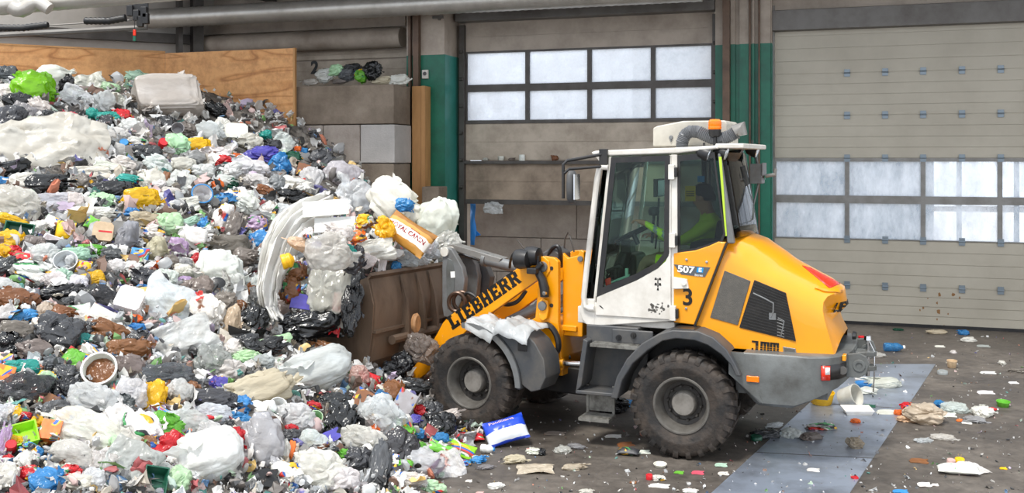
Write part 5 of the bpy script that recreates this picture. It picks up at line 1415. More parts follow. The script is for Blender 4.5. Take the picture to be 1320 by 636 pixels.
def film_mat(name, rough, trans=0.0, printed=False, clear=0.0, attr=False, bump=.6):
    m, nt, p = nodes(name); p.inputs['Roughness'].default_value = rough; p.inputs['Specular IOR Level'].default_value = .55
    tc = N(nt, 'ShaderNodeTexCoord')
    if attr: oi = N(nt, 'ShaderNodeVertexColor', layer_name='Col'); colout = oi.outputs['Color']
    else: oi = N(nt, 'ShaderNodeObjectInfo'); colout = oi.outputs['Color']
    if printed:
        add = N(nt, 'ShaderNodeVectorMath', operation='ADD'); L(nt, tc, 'Object', add, 0); mul = N(nt, 'ShaderNodeMath', operation='MULTIPLY'); L(nt, oi, 'Random', mul, 0); mul.inputs[1].default_value = 37
        L(nt, mul, 'Value', add, 1)
        n = N(nt, 'ShaderNodeTexNoise', Scale=1.7, Detail=1.5); L(nt, add, 'Vector', n, 'Vector')
        r = ramp(nt, [(.55, (0,)*3), (.58, (1,)*3)]); L(nt, n, 'Fac', r, 'Fac')
        cr = ramp(nt, [(0, hexc('c6342c')), (.16, hexc('2a63b5')), (.32, hexc('e9b320')), (.46, hexc('2b2b30')), (.6, hexc('3b9a55')), (.75, hexc('d2d0ca')), (.88, hexc('7a4a2c'))]); cr.color_ramp.interpolation = 'CONSTANT'
        n3 = N(nt, 'ShaderNodeTexNoise', Scale=.9, Detail=0.0); L(nt, add, 'Vector', n3, 'Vector')
        fr = N(nt, 'ShaderNodeMath', operation='FRACT'); s2 = N(nt, 'ShaderNodeMath', operation='MULTIPLY_ADD'); L(nt, n3, 'Fac', s2, 0); s2.inputs[1].default_value = 2.2; L(nt, oi, 'Random', s2, 2); L(nt, s2, 'Value', fr, 0); L(nt, fr, 'Value', cr, 'Fac')
        x = N(nt, 'ShaderNodeMix', data_type='RGBA'); L(nt, r, 'Color', x, 0); nt.links.new(colout, x.inputs[6]); L(nt, cr, 'Color', x, 7); colout = x.outputs[2]
    # grime
    n = N(nt, 'ShaderNodeTexNoise', Scale=2.6, Detail=6.0); L(nt, tc, 'Object', n, 'Vector'); r = ramp(nt, [(.40, (.72,.68,.63)), (.62, (1,1,1))]); L(nt, n, 'Fac', r, 'Fac')
    x = N(nt, 'ShaderNodeMix', data_type='RGBA', blend_type='MULTIPLY'); x.inputs[0].default_value = .55; nt.links.new(colout, x.inputs[6]); L(nt, r, 'Color', x, 7); colout = x.outputs[2]
    nt.links.new(colout, p.inputs['Base Color'])
    v = N(nt, 'ShaderNodeTexVoronoi', Scale=5.0, feature='DISTANCE_TO_EDGE'); wn = N(nt, 'ShaderNodeTexNoise', Scale=3.0, Detail=3.0); L(nt, tc, 'Object', wn, 'Vector')
    am = N(nt, 'ShaderNodeMix', data_type='RGBA'); am.inputs[0].default_value = .35; L(nt, tc, 'Object', am, 6); L(nt, wn, 'Color', am, 7); nt.links.new(am.outputs[2], v.inputs['Vector'])
    n2 = N(nt, 'ShaderNodeTexNoise', Scale=9.0, Detail=4.0); L(nt, tc, 'Object', n2, 'Vector')
    ad = N(nt, 'ShaderNodeMath', operation='MULTIPLY_ADD'); L(nt, v, 'Distance', ad, 0); ad.inputs[1].default_value = 1.2; mn_ = N(nt, 'ShaderNodeMath', operation='MULTIPLY'); L(nt, n2, 'Fac', mn_, 0); mn_.inputs[1].default_value = .25; L(nt, mn_, 'Value', ad, 2)
    b = N(nt, 'ShaderNodeBump', Strength=bump, Distance=.05); L(nt, ad, 'Value', b, 'Height'); L(nt, b, 'Normal', p, 'Normal')
    out = nt.nodes['Material Output']; sh = p.outputs['BSDF']
    if trans:
        t = N(nt, 'ShaderNodeBsdfTranslucent'); nt.links.new(colout, t.inputs['Color']); mx = N(nt, 'ShaderNodeMixShader'); mx.inputs[0].default_value = trans; nt.links.new(sh, mx.inputs[1]); L(nt, t, 'BSDF', mx, 2); sh = mx.outputs['Shader']
    if clear:
        t = N(nt, 'ShaderNodeBsdfTransparent'); mx = N(nt, 'ShaderNodeMixShader'); r2 = ramp(nt, [(.35, (clear*1.3,)*3), (.65, (clear*.5,)*3)]); L(nt, n2, 'Fac', r2, 'Fac'); L(nt, r2, 'Color', mx, 0)
        nt.links.new(sh, mx.inputs[1]); L(nt, t, 'BSDF', mx, 2); sh = mx.outputs['Shader']
    nt.links.new(sh, out.inputs['Surface']); return m
FM = dict(film=film_mat('plastic_film', .27, .32, bump=.3), gloss=film_mat('glossy_black_film', .2, 0, bump=.4), printed=film_mat('printed_film', .28, .2, True, bump=.3), clear=film_mat('clear_film', .14, .38, False, .30, bump=.35), hard=film_mat('hard_plastic', .38, .1, bump=.06), hardprint=film_mat('printed_card', .5, 0, True, bump=.05), stuff=film_mat('mixed_scraps', .4, .15, attr=True, bump=.3), foam=mat('white_foam', hexc('f2f1ec'), .6))

# heap surface: z over the ground, from a set of known spots
_cp = []
for px, py, D in ((0,92,17.2),(100,100,17.7),(215,115,18.2),(300,156,17.6),(400,207,17.2),(480,250,16.9),(520,275,16.4),
                  (0,170,14.2),(100,170,14.6),(220,180,15.2),(320,215,15.4),(400,245,15.2),
                  (0,260,11.6),(120,260,12.2),(240,265,12.9),(330,285,13.3),(420,300,13.6),
                  (0,400,9.0),(150,400,9.5),(280,400,10.2),(340,430,10.3),(420,470,10.1),(480,500,10.0),
                  (0,520,7.6),(150,520,7.9),(300,520,8.5),(420,530,9.1),(500,540,9.5),(545,545,9.7),
                  (0,636,6.5),(150,636,6.7),(300,636,7.2),(450,636,7.9),(540,630,8.3),
                  (-200,300,11.5),(-200,500,8.5),(-200,120,16.5)):
    p = at_depth(px, py, D); _cp.append((p.x, p.y, p.z))
for px, py in ((600,606),(625,582),(640,560),(596,640),(590,700),(560,800),(660,540)): p = ground(px, py); _cp.append((p.x, p.y, -.02))
_cp += [(-.6,16.6,.3),(-.3,15.0,-.05),(-.5,13.6,.0),(-1.0,12.9,.5),(-.3,12.2,-.05),(.2,10.4,-.1),(-.6,10.9,.12),(-1.2,11.2,.45),(-1.7,11.6,.55),(-1.5,12.4,.6),(.5,13,-.1),(1.5,12,-.1),(.6,9,-.15),(.5,7,-.15),(1,16,-.2),(-.3,6.5,-.1),(-.8,5,-.1),(-3,4.2,-.05),(-6,3.8,0),(-9,8,2.2),(-9,13,3.9),(-9,17,4.2),(-3,20,4.0),(-6,21,4.2),(-1,19,1.5),(-1,3,-.2)]
_cp = np.array(_cp); _n = len(_cp)
def _phi(a, b): return np.sqrt(((a[:, None, :]-b[None, :, :])**2).sum(-1) + .05)
_A = np.zeros((_n+1, _n+1)); _A[:_n, :_n] = _phi(_cp[:, :2], _cp[:, :2]); _A[:_n, _n] = 1; _A[_n, :_n] = 1
_A[:_n, :_n] += np.eye(_n)*.02
_w = np.linalg.solve(_A, np.append(_cp[:, 2], 0))
def heap_z(xy):
    xy = np.atleast_2d(np.asarray(xy, float)); return _phi(xy, _cp[:, :2]) @ _w[:_n] + _w[_n]
def heap_hit(px, py):
    """where the line of sight meets the heap (or the floor)"""
    px, py = np.atleast_1d(np.asarray(px, float)), np.atleast_1d(np.asarray(py, float))
    Ys = np.arange(5.0, 20.0, .06); u = (px-CX)/F_PX; v = (py-HY)/F_PX
    P = np.stack([(u[:, None]*Ys).ravel(), np.tile(Ys, len(px))], 1)
    hz = np.maximum(heap_z(P).reshape(len(px), -1), 0); zz = CAM_H - v[:, None]*Ys
    hit = zz <= hz; idx = np.where(hit.any(1), hit.argmax(1), len(Ys)-1); Y = Ys[idx]
    return np.stack([u*Y, Y, CAM_H - v*Y], 1), hit.any(1)
gx = np.arange(-9.0, 1.2, .12); gy = np.arange(3.2, 20.6, .12)
GX, GY = np.meshgrid(gx, gy); GZ = heap_z(np.stack([GX.ravel(), GY.ravel()], 1)).reshape(GX.shape)
vs_, fs_ = [], []; idx = -np.ones(GX.shape, int)
pb_y = W.o @ W.fy   # keep the heap on this side of the plywood and blocks
def keep(x, y, z): 
    q = np.array([x, y]) - W.o; s, t = q @ W.fx, q @ W.fy
    q2 = np.array([x, y]) - LF.o; t2 = q2 @ LF.fy
    return z > -.12 and t < -1.85 and t2 > .02
for i in range(GX.shape[0]):
    for j in range(GX.shape[1]):
        x, y, z = GX[i,j], GY[i,j], GZ[i,j]
        if keep(x, y, z):
            z2 = z - .10 + .10*noise.noise(Vector((x*2.1, y*2.1, 0))) + .05*noise.noise(Vector((x*6, y*6, 3)))
            idx[i,j] = len(vs_); vs_.append((x, y, max(z2, -.05)))
for i in range(GX.shape[0]-1):
    for j in range(GX.shape[1]-1):
        q = (idx[i,j], idx[i,j+1], idx[i+1,j+1], idx[i+1,j])
        if min(q) >= 0: fs_.append(q)
mb = MB(); mb.add(vs_, fs_)
M['heap'] = conc_mat('mixed_waste_dark_gaps', hexc('2a2724'), hexc('57524d'), hexc('8b8781'), 7.0, .8)  # dark mottle puts the shaded gaps between pieces into the colour
hb_ = mb.build('waste_heap', M['heap'], smooth=60); tag(hb_, 'packed mass of mixed plastic waste under the loose bags', 'waste heap', kind='stuff')
# the load in the bucket
lo = MB(); lo.lathe([(0,-1)] + [(math.cos(a), math.sin(a)) for a in [rad(-80+10*k) for k in range(17)]] + [(0,1)], 30, cap=False)
LC, LR = Vector((1.72, .12, 1.26)), Vector((.56, .86, .66))
def load_pt(d):
    r = 1 + .12*noise.noise(d*2.5); lp = Vector((LC.x + d.x*LR.x*r, LC.y + d.y*LR.y*r, LC.z + d.z*LR.z*r)); w_ = FF.world(lp.x, lp.y); return Vector((w_[0], w_[1], lp.z))
lo.v = [tuple(load_pt(Vector(v))) for v in lo.v]
lb_ = lo.build('bucket_load', M['heap'], smooth=60); tag(lb_, 'packed waste carried in the loader bucket under the loose bags', 'waste load', kind='stuff')

# ---------------- shapes of rubbish
def unit_ico(sub):
    bm = bmesh.new(); bmesh.ops.create_icosphere(bm, subdivisions=sub, radius=1.0)
    v = [tuple(x.co) for x in bm.verts]; f = [tuple(q.index for q in p.verts) for p in bm.faces]; bm.free(); return v, f
ICO5, ICO4, ICO1, ICO2 = unit_ico(5), unit_ico(4), unit_ico(1), unit_ico(2)
def n3(v, s, o): return noise.noise(Vector((v.x*s+o, v.y*s-o*.7, v.z*s+o*1.3)))
def crumple(d, o, a=1.0):
    w_ = Vector((n3(d, 1.3, o), n3(d, 1.3, o+9), n3(d, 1.3, o+17)))*.5; e = d + w_
    r = 1 + a*(.30*n3(e, 1.0, o) + .15*(.5-abs(n3(e, 2.0, o+3))*2) + .085*(.5-abs(n3(e, 4.2, o+5))*2) + .045*(.5-abs(n3(e, 8.5, o+7))*2))
    return r
def tri(x): return abs((x/PI) % 2 - 1)*2 - 1
def pleats(d, pins, o):
    s = 0; n = d.normalized()
    for (c, e1, e2, k, A) in pins:
        rho = math.acos(max(-1, min(1, n.dot(c)))); ph = math.atan2(n.dot(e2), n.dot(e1))
        s += A*math.exp(-rho/.75)*min(1, rho*3)*tri(ph*k + 1.6*n3(n, 1.7, o)*2 + rho*1.2) - .26*math.exp(-(rho/.22)**2)*A/.16
    return s
def make_pins(seed, n, A):
    r = random.Random(seed*31+5); out = []
    for i in range(n):
        c = Vector((r.gauss(0,1), r.gauss(0,1), r.gauss(0,.8))).normalized(); e1 = c.orthogonal().normalized(); out.append((c, e1, c.cross(e1), r.randint(5, 9), A*r.uniform(.6, 1.2)))
    return out
def facet(e, o, s):
    """flat crumple facets: height of the nearest of a few random planes"""
    d, p = noise.voronoi(e*s + Vector((o, -o*.6, o*.3)))
    return d[1] - d[0]
def flap(mb, base, out, side, size, rr):
    """a loose tongue of film that stands off the bag"""
    n = 9; rows = []; o = rr.uniform(0, 50); bend = rr.uniform(-.6, .6)
    nr = out.cross(side).normalized()
    for i in range(n):
        u = i/(n-1); row = []
        for j in range(n):
            v = j/(n-1)-.5; wd = lerp(.45, 1.0, u)*(1 + .25*noise.noise(Vector((u*3, v*3, o))))
            p = base + out*(u*size*(1+.25*noise.noise(Vector((v*4, o, 2))))) + side*(v*size*wd) + nr*(bend*size*u*u + .16*size*u*tri(v*9 + o) + .10*size*noise.noise(Vector((u*4, v*4, o))))
            row.append(tuple(p))
        rows.append(row)
    mb.grid(rows)
def bag_mesh(seed, kind):
    o = seed*13.7; vs = []; rr = random.Random(seed*7+1)
    pins = make_pins(seed, dict(bag=5, tied=3, big=6, cube=5)[kind], dict(bag=.16, tied=.10, big=.10, cube=.16)[kind])
    if kind == 'tied': pins.append((Vector((1,0,0)), Vector((0,1,0)), Vector((0,0,1)), 9, .22))
    for v in ICO5[0]:
        d = Vector(v); w_ = Vector((n3(d, 1.3, o), n3(d, 1.3, o+9), n3(d, 1.3, o+17)))*.35; e = d + w_
        amp = dict(bag=1, tied=.7, big=.7, cube=.35)[kind]
        r = 1 + amp*(.30*n3(e, .95, o) + .16*(facet(e, o, 1.5)-.3) + .07*(facet(e, o+4, 3.3)-.3)) + pleats(d + w_*.3, pins, o)
        if kind == 'cube': q = Vector([math.copysign(abs(c)**.28, c) for c in d])*(.34*r + .66 + .10*(facet(d, o+2, .9)-.4)); q.y += .10*q.x; q.x -= .08*q.y
        elif kind == 'tied':
            q = d*r; t = d.x
            if t > .55:
                s = (t-.55)/.45; k_ = lerp(1, .22, min(1, s*1.6)) if s < .62 else lerp(.22, .8, (s-.62)/.38)
                q = Vector((q.x + .45*s, q.y*k_, q.z*k_))
        else: q = Vector([math.copysign(abs(c)**.85, c) for c in d])*r
        vs.append(tuple(q))
    mb = MB(); mb.add(vs, ICO5[1])
    for k in range(dict(bag=5, tied=2, big=3, cube=2)[kind]):
        i = rr.randrange(len(vs)); b = Vector(vs[i]); nrm = b.normalized(); sd = nrm.orthogonal().normalized(); sd = (Matrix.Rotation(rr.uniform(0, 6), 3, nrm) @ sd); t_ = nrm.cross(sd)
        flap(mb, b*.86, (nrm*rr.uniform(.2, .9) + t_*.9).normalized(), sd, rr.uniform(.35, .75), rr)
    mx = [max(abs(v[i]) for v in vs) for i in range(3)]
    mb.v = [(v[0]/mx[0]*.5, v[1]/mx[1]*.5, v[2]/mx[2]*.5) for v in mb.v]
    return mb.mesh(kind, 38)
def sheet_mesh(seed, kind='sheet'):
    o = seed*7.3; nr, nc = 44, 44; rows = []
    for i in range(nr):
        row = []
        for j in range(nc):
            x, y = j/(nc-1)-.5, i/(nr-1)-.5; v = Vector((x*2.2, y*2.2, 0))
            if kind == 'drape':
                wv = 1 + .25*noise.noise(Vector((y*3, o, 0))); z = .16*math.sin(x*17 + 2.5*noise.noise(Vector((y*2.4, x*2, o)))) + .22*math.cos(x*PI) + .12*noise.noise(Vector((x*6, y*2.5, o)))
                px, py = x*wv + .14*math.sin(y*5+o), y + .05*noise.noise(Vector((x*9, 0, o)))
            else:
                e = v + Vector((n3(v, 1.2, o), n3(v, 1.2, o+5), 0))*.5
                z = .26*n3(e, 1.1, o) + .15*facet(e, o, 1.6) + .07*facet(e, o+3, 3.6) + .07*tri(math.atan2(y-.8*math.sin(o), x-.8*math.cos(o))*9 + 2*n3(v, 1.5, o)) - .9*(x*x+y*y)**1.5
                ed = 1 + .22*noise.noise(Vector((math.cos(math.atan2(y, x))*1.6, math.sin(math.atan2(y, x))*1.6, o)))
                px, py = x*ed, y*ed
            row.append((px, py, z))
        rows.append(row)
    mb = MB(); mb.grid(rows); n_ = len(mb.v)
    top = list(mb.v); fs = list(mb.f); mb.add([(a, b, c-.02) for a, b, c in top], [f[::-1] for f in fs])
    edge = [j for j in range(nc)] + [i*nc+nc-1 for i in range(1, nr)] + [(nr-1)*nc+j for j in range(nc-2, -1, -1)] + [i*nc for i in range(nr-2, 0, -1)]
    for a, b in zip(edge, edge[1:]+edge[:1]): mb.f.append((a, b, b+n_, a+n_)); mb.m.append(0)
    return mb.mesh(kind, 60)
def packet_mesh(seed):
    o = seed*5.1; nr, nc = 20, 28; top, bot = [], []
    for i in range(nr):
        a, b = [], []
        for j in range(nc):
            x, y = j/(nc-1)-.5, i/(nr-1)-.5; f = (1-(abs(2*x))**3.5)*(1-(abs(2*y))**2.5); cr_ = .06*(.5-abs(noise.noise(Vector((x*6+o, y*6, o))))*2)
            sq = 1-.10*(1-abs(2*x)**2)*0 - .06*abs(2*x)**4*abs(2*y)
            a.append((x, y*(1-.08*(1-abs(2*x))), .5*f + cr_*(f+.1))); b.append((x, y*(1-.08*(1-abs(2*x))), -.5*f + cr_*(f+.1)))
        top.append(a); bot.append(b)
    mb = MB(); mb.grid(top); mb.grid([r[::-1] for r in bot]); return mb.mesh('packet', 60)
_S = {}
def shapes(kind, n, fn):
    _S[kind] = [fn(k+1) for k in range(n)]
shapes('bag', 9, lambda k: bag_mesh(k, 'bag')); shapes('clear', 4, lambda k: bag_mesh(k+20, 'bag')); shapes('tied', 3, lambda k: bag_mesh(k, 'tied')); shapes('bigbag', 3, lambda k: bag_mesh(k, 'big')); shapes('cube', 2, lambda k: bag_mesh(k, 'cube'))
shapes('sheet', 5, sheet_mesh); shapes('packet', 3, packet_mesh)
# hard things: unit-size meshes (about 1 x 1 x 1), made of main mesh + parts
def unit(fn, name, sm=35):
    mb = MB(); fn(mb); return mb.mesh(name, sm)
def f_bottle(mb): mb.lathe([(0,-.5),(.9,-.5),(1,-.46),(1,-.2),(.94,-.18),(.94,-.05),(1,-.03),(1,.12),(.85,.22),(.4,.36),(.36,.42)], 18, axis='x'); mb.v = [(x, y*.5, z*.5) for x, y, z in mb.v]
def f_cap(mb): mb.lathe([(0,.40),(.42,.40),(.44,.42),(.44,.49),(.4,.5),(0,.5)], 14, axis='x', cap=False); mb.v = [(x, y*.5, z*.5) for x, y, z in mb.v]
def f_can(mb): mb.lathe([(0,-.5),(.9,-.5),(1,-.44),(1,.42),(.9,.5),(.86,.47),(0,.46)], 18, axis='z', cap=False); mb.v = [(x*.5, y*.5, z) for x, y, z in mb.v]
def f_tub(mb): mb.lathe([(0,-.40),(.76,-.42),(.8,-.38),(.96,.40),(1.0,.42),(1.0,.5),(.93,.5),(.90,.40),(.74,-.34),(0,-.35)], 24, axis='z', cap=False); mb.v = [(x*.5, y*.5, z) for x, y, z in mb.v]
def f_rim(mb): mb.lathe([(1.0,.40),(1.06,.42),(1.06,.52),(.95,.53),(.93,.5),(1.0,.5)], 24, axis='z', cap=False); mb.v = [(x*.5, y*.5, z) for x, y, z in mb.v]
def f_fill(mb): mb.lathe([(0,.22),(.5,.25),(.84,.2),(.8,.1),(0,.1)], 20, axis='z', cap=False); mb.v = [(x*.5, y*.5, z+.04*math.sin(9*x+7*y)) for x, y, z in mb.v]
def f_tray(mb):
    o = [(-.5,-.5),(.5,-.5),(.5,.5),(-.5,.5)]; lv = [(.80,-.5),(.97,.40),(1.0,.42),(1.0,.5),(.90,.5),(.88,.40),(.74,-.38)]
    vs = [(x*f, y*f, z) for f, z in lv for x, y in o]; fs = [(3,2,1,0)]
    for i in range(len(lv)-1):
        for k in range(4): fs.append((i*4+k, i*4+(k+1)%4, (i+1)*4+(k+1)%4, (i+1)*4+k))
    fs.append(tuple((len(lv)-1)*4+k for k in range(4))); mb.add(vs, fs)
def f_carton(mb): 
    mb.box(-.5,.5,-.5,.5,-.5,.5); mb.v = [(x*(1+.06*z), y*(1-.05*x), z*(1+.05*y)) for x, y, z in mb.v]
def f_flap(mb): mb.prism([(-.5,.5),(.5,.5),(.62,.82),(-.45,.86)], .42, .46, 'x'); mb.v = [(a, b, c) for a, b, c in mb.v]
def f_crate(mb):
    f_tray(mb)
    for k in range(5):
        a = -.4+k*.2; mb.box(a-.03, a+.03, -.52, -.47, -.4, .45); mb.box(a-.03, a+.03, .47, .52, -.4, .45)
    for k in range(4): mb.box(-.40, .40, -.36+k*.24, -.30+k*.24, -.38, -.33)
def f_canister(mb):
    mb.prism([(-.5,-.38),(-.42,-.5),(.42,-.5),(.5,-.38),(.5,.26),(.36,.40),(-.36,.40),(-.5,.26)], -.5, .5, 'y'); mb.v = [(x, z, y) for x, y, z in mb.v]
    mb.v = [(x*(1-.1*abs(z)), y, z*.9) for x, y, z in mb.v]
def f_handle(mb): mb.tube([(-.30,.36,0),(-.26,.50,0),(.05,.50,0),(.10,.36,0)], .05, 8)
def f_ccap(mb): mb.lathe([(0,.36),(.11,.36),(.12,.48),(.10,.5),(0,.5)], 14, (.25,0,0), 'z', cap=False); mb.v = [(x, z, y) for x, y, z in mb.v]
def f_mark(mb): mb.box(-.2,.42,-.10,-.02,.44,.456)
def f_foam(mb):
    mb.prism([(-.5,-.5),(-.46,-.5),(-.44,.2),(.44,.25),(.46,-.5),(.5,-.5),(.5,.5),(-.5,.42)], -.5, .5, 'y')
def f_card(mb):
    n_ = 6; mb.grid([[(-.5+i/n_, -.5+j/4, .35*math.sin(i*1.1)*.4 + .1*j*(i/n_)) for j in range(5)] for i in range(n_+1)])
    mb.v = [(a*(1+.35*noise.noise(Vector((b*4, 3.3, a)))), b*(1+.5*noise.noise(Vector((a*3, 7.1, b)))), c) for a, b, c in mb.v]
    t = list(mb.v); f = list(mb.f); k = len(t); mb.add([(a, b, c-.25) for a, b, c in t], [q[::-1] for q in f])
    ed = [j for j in range(5)] + [i*5+4 for i in range(1, n_+1)] + [n_*5+j for j in range(3,-1,-1)] + [i*5 for i in range(n_-1, 0, -1)]
    for a, b in zip(ed, ed[1:]+ed[:1]): mb.f.append((a, b, b+k, a+k)); mb.m.append(0)
def f_strap(mb): mb.tube([(-.5,-.3,0),(-.35,.2,.1),(-.1,.35,0),(.2,.2,.1),(.45,.35,0),(.5,-.4,-.1)], .09, 8)
def f_ladle_pole(mb): mb.tube([(0,-.5,0),(0,.28,0)], .13, 10); mb.tube([(0,-.5,0),(0,-.2,.0)], .17, 10)
def f_ladle_head(mb):
    mb.lathe([(0,-.12),(.3,-.10),(.5,0),(.3,.08),(0,.09)], 20, axis='z', cap=False); mb.v = [(x, y*.42+.36, z) for x, y, z in mb.v]
KIND = dict(bag=('plastic_bag','bag'), clear=('plastic_bag','bag'), tied=('plastic_bag','bag'), bigbag=('film_sack','sack'), cube=('film_sack','sack'), sheet=('plastic_sheet','plastic sheet'), drape=('plastic_sheet','plastic sheet'), packet=('food_packet','packet'),
            bottle=('bottle','bottle'), can=('drink_can','can'), tub=('plastic_tub','tub'), tray=('plastic_tray','tray'), carton=('carton','carton'), crate=('plastic_crate','crate'), canister=('canister','canister'), foam=('foam_piece','foam'), card=('card_piece','cardboard'), strap=('strap','strap'), ladle=('brush','brush'), bucket=('bucket','bucket'))
GROUP = dict(plastic_bag='plastic bags on the waste heap', film_sack='large film sacks on the waste heap', plastic_sheet='plastic sheets on the waste heap', food_packet='packets on the waste heap', bottle='bottles in the waste', drink_can='cans and lids in the waste', plastic_tub='tubs in the waste', plastic_tray='trays in the waste', carton='cartons in the waste', plastic_crate='crates in the waste', canister='canisters on the waste heap', foam_piece='foam pieces on the waste heap', card_piece='card pieces in the waste', strap='straps in the waste')
_S.update(bottle=[unit(f_bottle,'bottle')], can=[unit(f_can,'can')], tub=[unit(f_tub,'tub')], tray=[unit(f_tray,'tray',0)], carton=[unit(f_carton,'carton',0)], crate=[unit(f_crate,'crate',0)], canister=[unit(f_canister,'canister',40)], foam=[unit(f_foam,'foam',0)], card=[unit(f_card,'card',40)], strap=[unit(f_strap,'strap',60)], ladle=[unit(f_ladle_pole,'handle')], bucket=[unit(f_tub,'bucket')])
U_ = {k: unit(f, k) for k, f in dict(cap=f_cap, rim=f_rim, fill=f_fill, flap=f_flap, jerry_handle=f_handle, ccap=f_ccap, mark=f_mark, head=f_ladle_head).items()}
def shp(name, me, m, colr):
    if not me.materials: me.materials.append(FM['film'])
    o = bpy.data.objects.new(name, me); COL.objects.link(o)
    o.material_slots[0].link = 'OBJECT'; o.material_slots[0].material = m; o.color = (*colr, 1); return o
def jitter(c, r, a=.10):
    k = 1 + r.uniform(-a, a); return tuple(min(1, max(.004, x*k*(1+r.uniform(-.04,.04)))) for x in c)
_used = set(); _cnt = 0
def rubbish(kind, pos, size, ex, nrm, col, fin, label, rnd, group=None, colcode='w'):
    """one piece: size = (along ex, across, thickness)"""
    name, cat = KIND[kind]
    me = _S[kind][rnd.randrange(len(_S[kind]))]
    hard = kind in ('bottle','can','tub','tray','carton','crate','canister','foam','ladle','bucket','strap')
    if kind == 'clear': m = FM['clear']
    elif 'print' in fin or 'mix' in fin: m = FM['hardprint'] if hard or kind == 'card' else FM['printed']
    elif kind in ('packet', 'carton', 'card'): m = FM['hardprint'] if kind != 'card' else FM['hard']
    elif hard: m = FM['hard']
    elif colcode in 'kK': m = FM['gloss']
    else: m = FM['film']
    if kind == 'sheet' and colcode == 'c': m = FM['clear']
    if kind == 'bottle' and colcode == 'B': m = FM['clear']
    o = shp(name, me, m, col); mtx = basis(pos, ex, nrm)
    if kind in ('bag', 'clear', 'sheet', 'bigbag') and kind != 'bigbag': 
        fl = [(1,1),(-1,-1)][rnd.randrange(2)]; mtx = mtx @ Matrix.Diagonal((fl[0], fl[1], 1, 1))
    o.matrix_world = mtx @ Matrix.Diagonal((size[0], size[1], size[2], 1)); tag(o, label, cat, group or GROUP.get(name))
    def part(nm, key, m_, c_): p = shp(nm, U_[key], m_, c_); p.parent = o; return p
    if kind == 'bottle': part('cap', 'cap', FM['hard'], PALC['W'] if colcode != 'W' else PALC['B'])
    if kind == 'canister':
        part('handle', 'jerry_handle', FM['hard'], col); part('cap', 'ccap', FM['hard'], PALC['Y'] if colcode == 'O' else PALC['w'])
        if colcode == 'O': part('mark', 'mark', FM['hard'], PALC['R'])
    if kind == 'tub' and 'rim' in (label or ''): part('rim', 'rim', FM['hard'], PALC['B'])
    if kind == 'bucket': part('rim', 'rim', FM['hard'], PALC['W']); part('waste_fill', 'fill', FM['film'], PALC['N'])
    if kind == 'ladle': part('brush_head', 'head', FM['hard'], PALC['k'])
    if kind == 'carton' and size[0] > .16: part('flap', 'flap', FM['hard'], col)
    return o
ROWS = []
for ln in ITEMS.strip().splitlines():
    a = [t.strip() for t in ln.split('|')]; h = a[0].split()
    ROWS.append(dict(px=float(h[0]), py=float(h[1]), w=float(h[2]), h=float(h[3]), ang=float(h[4]), kind=h[5], c=h[6], fin=h[7:], full=a[1] if len(a) > 1 else None, short=a[2] if len(a) > 2 else None))
    if ROWS[-1]['full'] and len(a) > 1 and a[1] in (a[2] if len(a) > 2 else ''): ROWS[-1]['short'] = a[2]
SHAPEW = dict(bag='crumpled bag', clear='clear bag', tied='knotted bag', sheet='film sheet', packet='packet', bottle='bottle', can='can', tub='tub', tray='tray', carton='carton', card='card piece', strap='strap', foam='foam piece', bigbag='film sack', canister='canister', crate='crate')
marks = [r for r in ROWS if r['short']]
ALLM = [r for r in marks if len(r['full'].split()) >= 4]
def relation(r, m):
    dx, dy = r['px']-m['px'], r['py']-m['py']
    if abs(dx) > 1.6*abs(dy): return ('right of' if dx > 0 else 'left of')
    if abs(dy) > 1.6*abs(dx): return ('below' if dy > 0 else 'above')
    return ('below and ' if dy > 0 else 'above and ') + ('right of' if dx > 0 else 'left of')
def auto_label(r):
    base = r['full'] if r['full'] else None
    if not base:
        sz = r['w']*r['h']; cn = CNAME[r['c']]; sw = SHAPEW[r['kind']]
        pre = 'tiny ' if sz < 230 else ('small ' if sz < 450 else ('large ' if sz > 1500 else ''))
        if 'print' in r['fin']: cn = 'printed ' + cn
        sw = sw.replace('clear bag', 'crumpled film bag')
        if sz < 230 and sw == 'crumpled bag': sw = 'crumpled scrap'
        base = pre + cn + ' ' + sw
    ms = sorted(ALLM, key=lambda m: (m['px']-r['px'])**2 + (m['py']-r['py'])**2)
    for m in ms[:8]:
        if m is r: continue
        rel = relation(r, m)
        lab = f"{base} {rel} the {m['short']}"
        for pre in ('', 'close '):
            l2 = f"{base} {pre}{rel} the {m['short']}" if pre == '' else f"{base} just {rel} the {m['short']}"
            if l2 not in _used and len(l2.split()) <= 16: return l2
    return f"{base} between the {ms[1]['short']} and the {ms[2]['short']}"
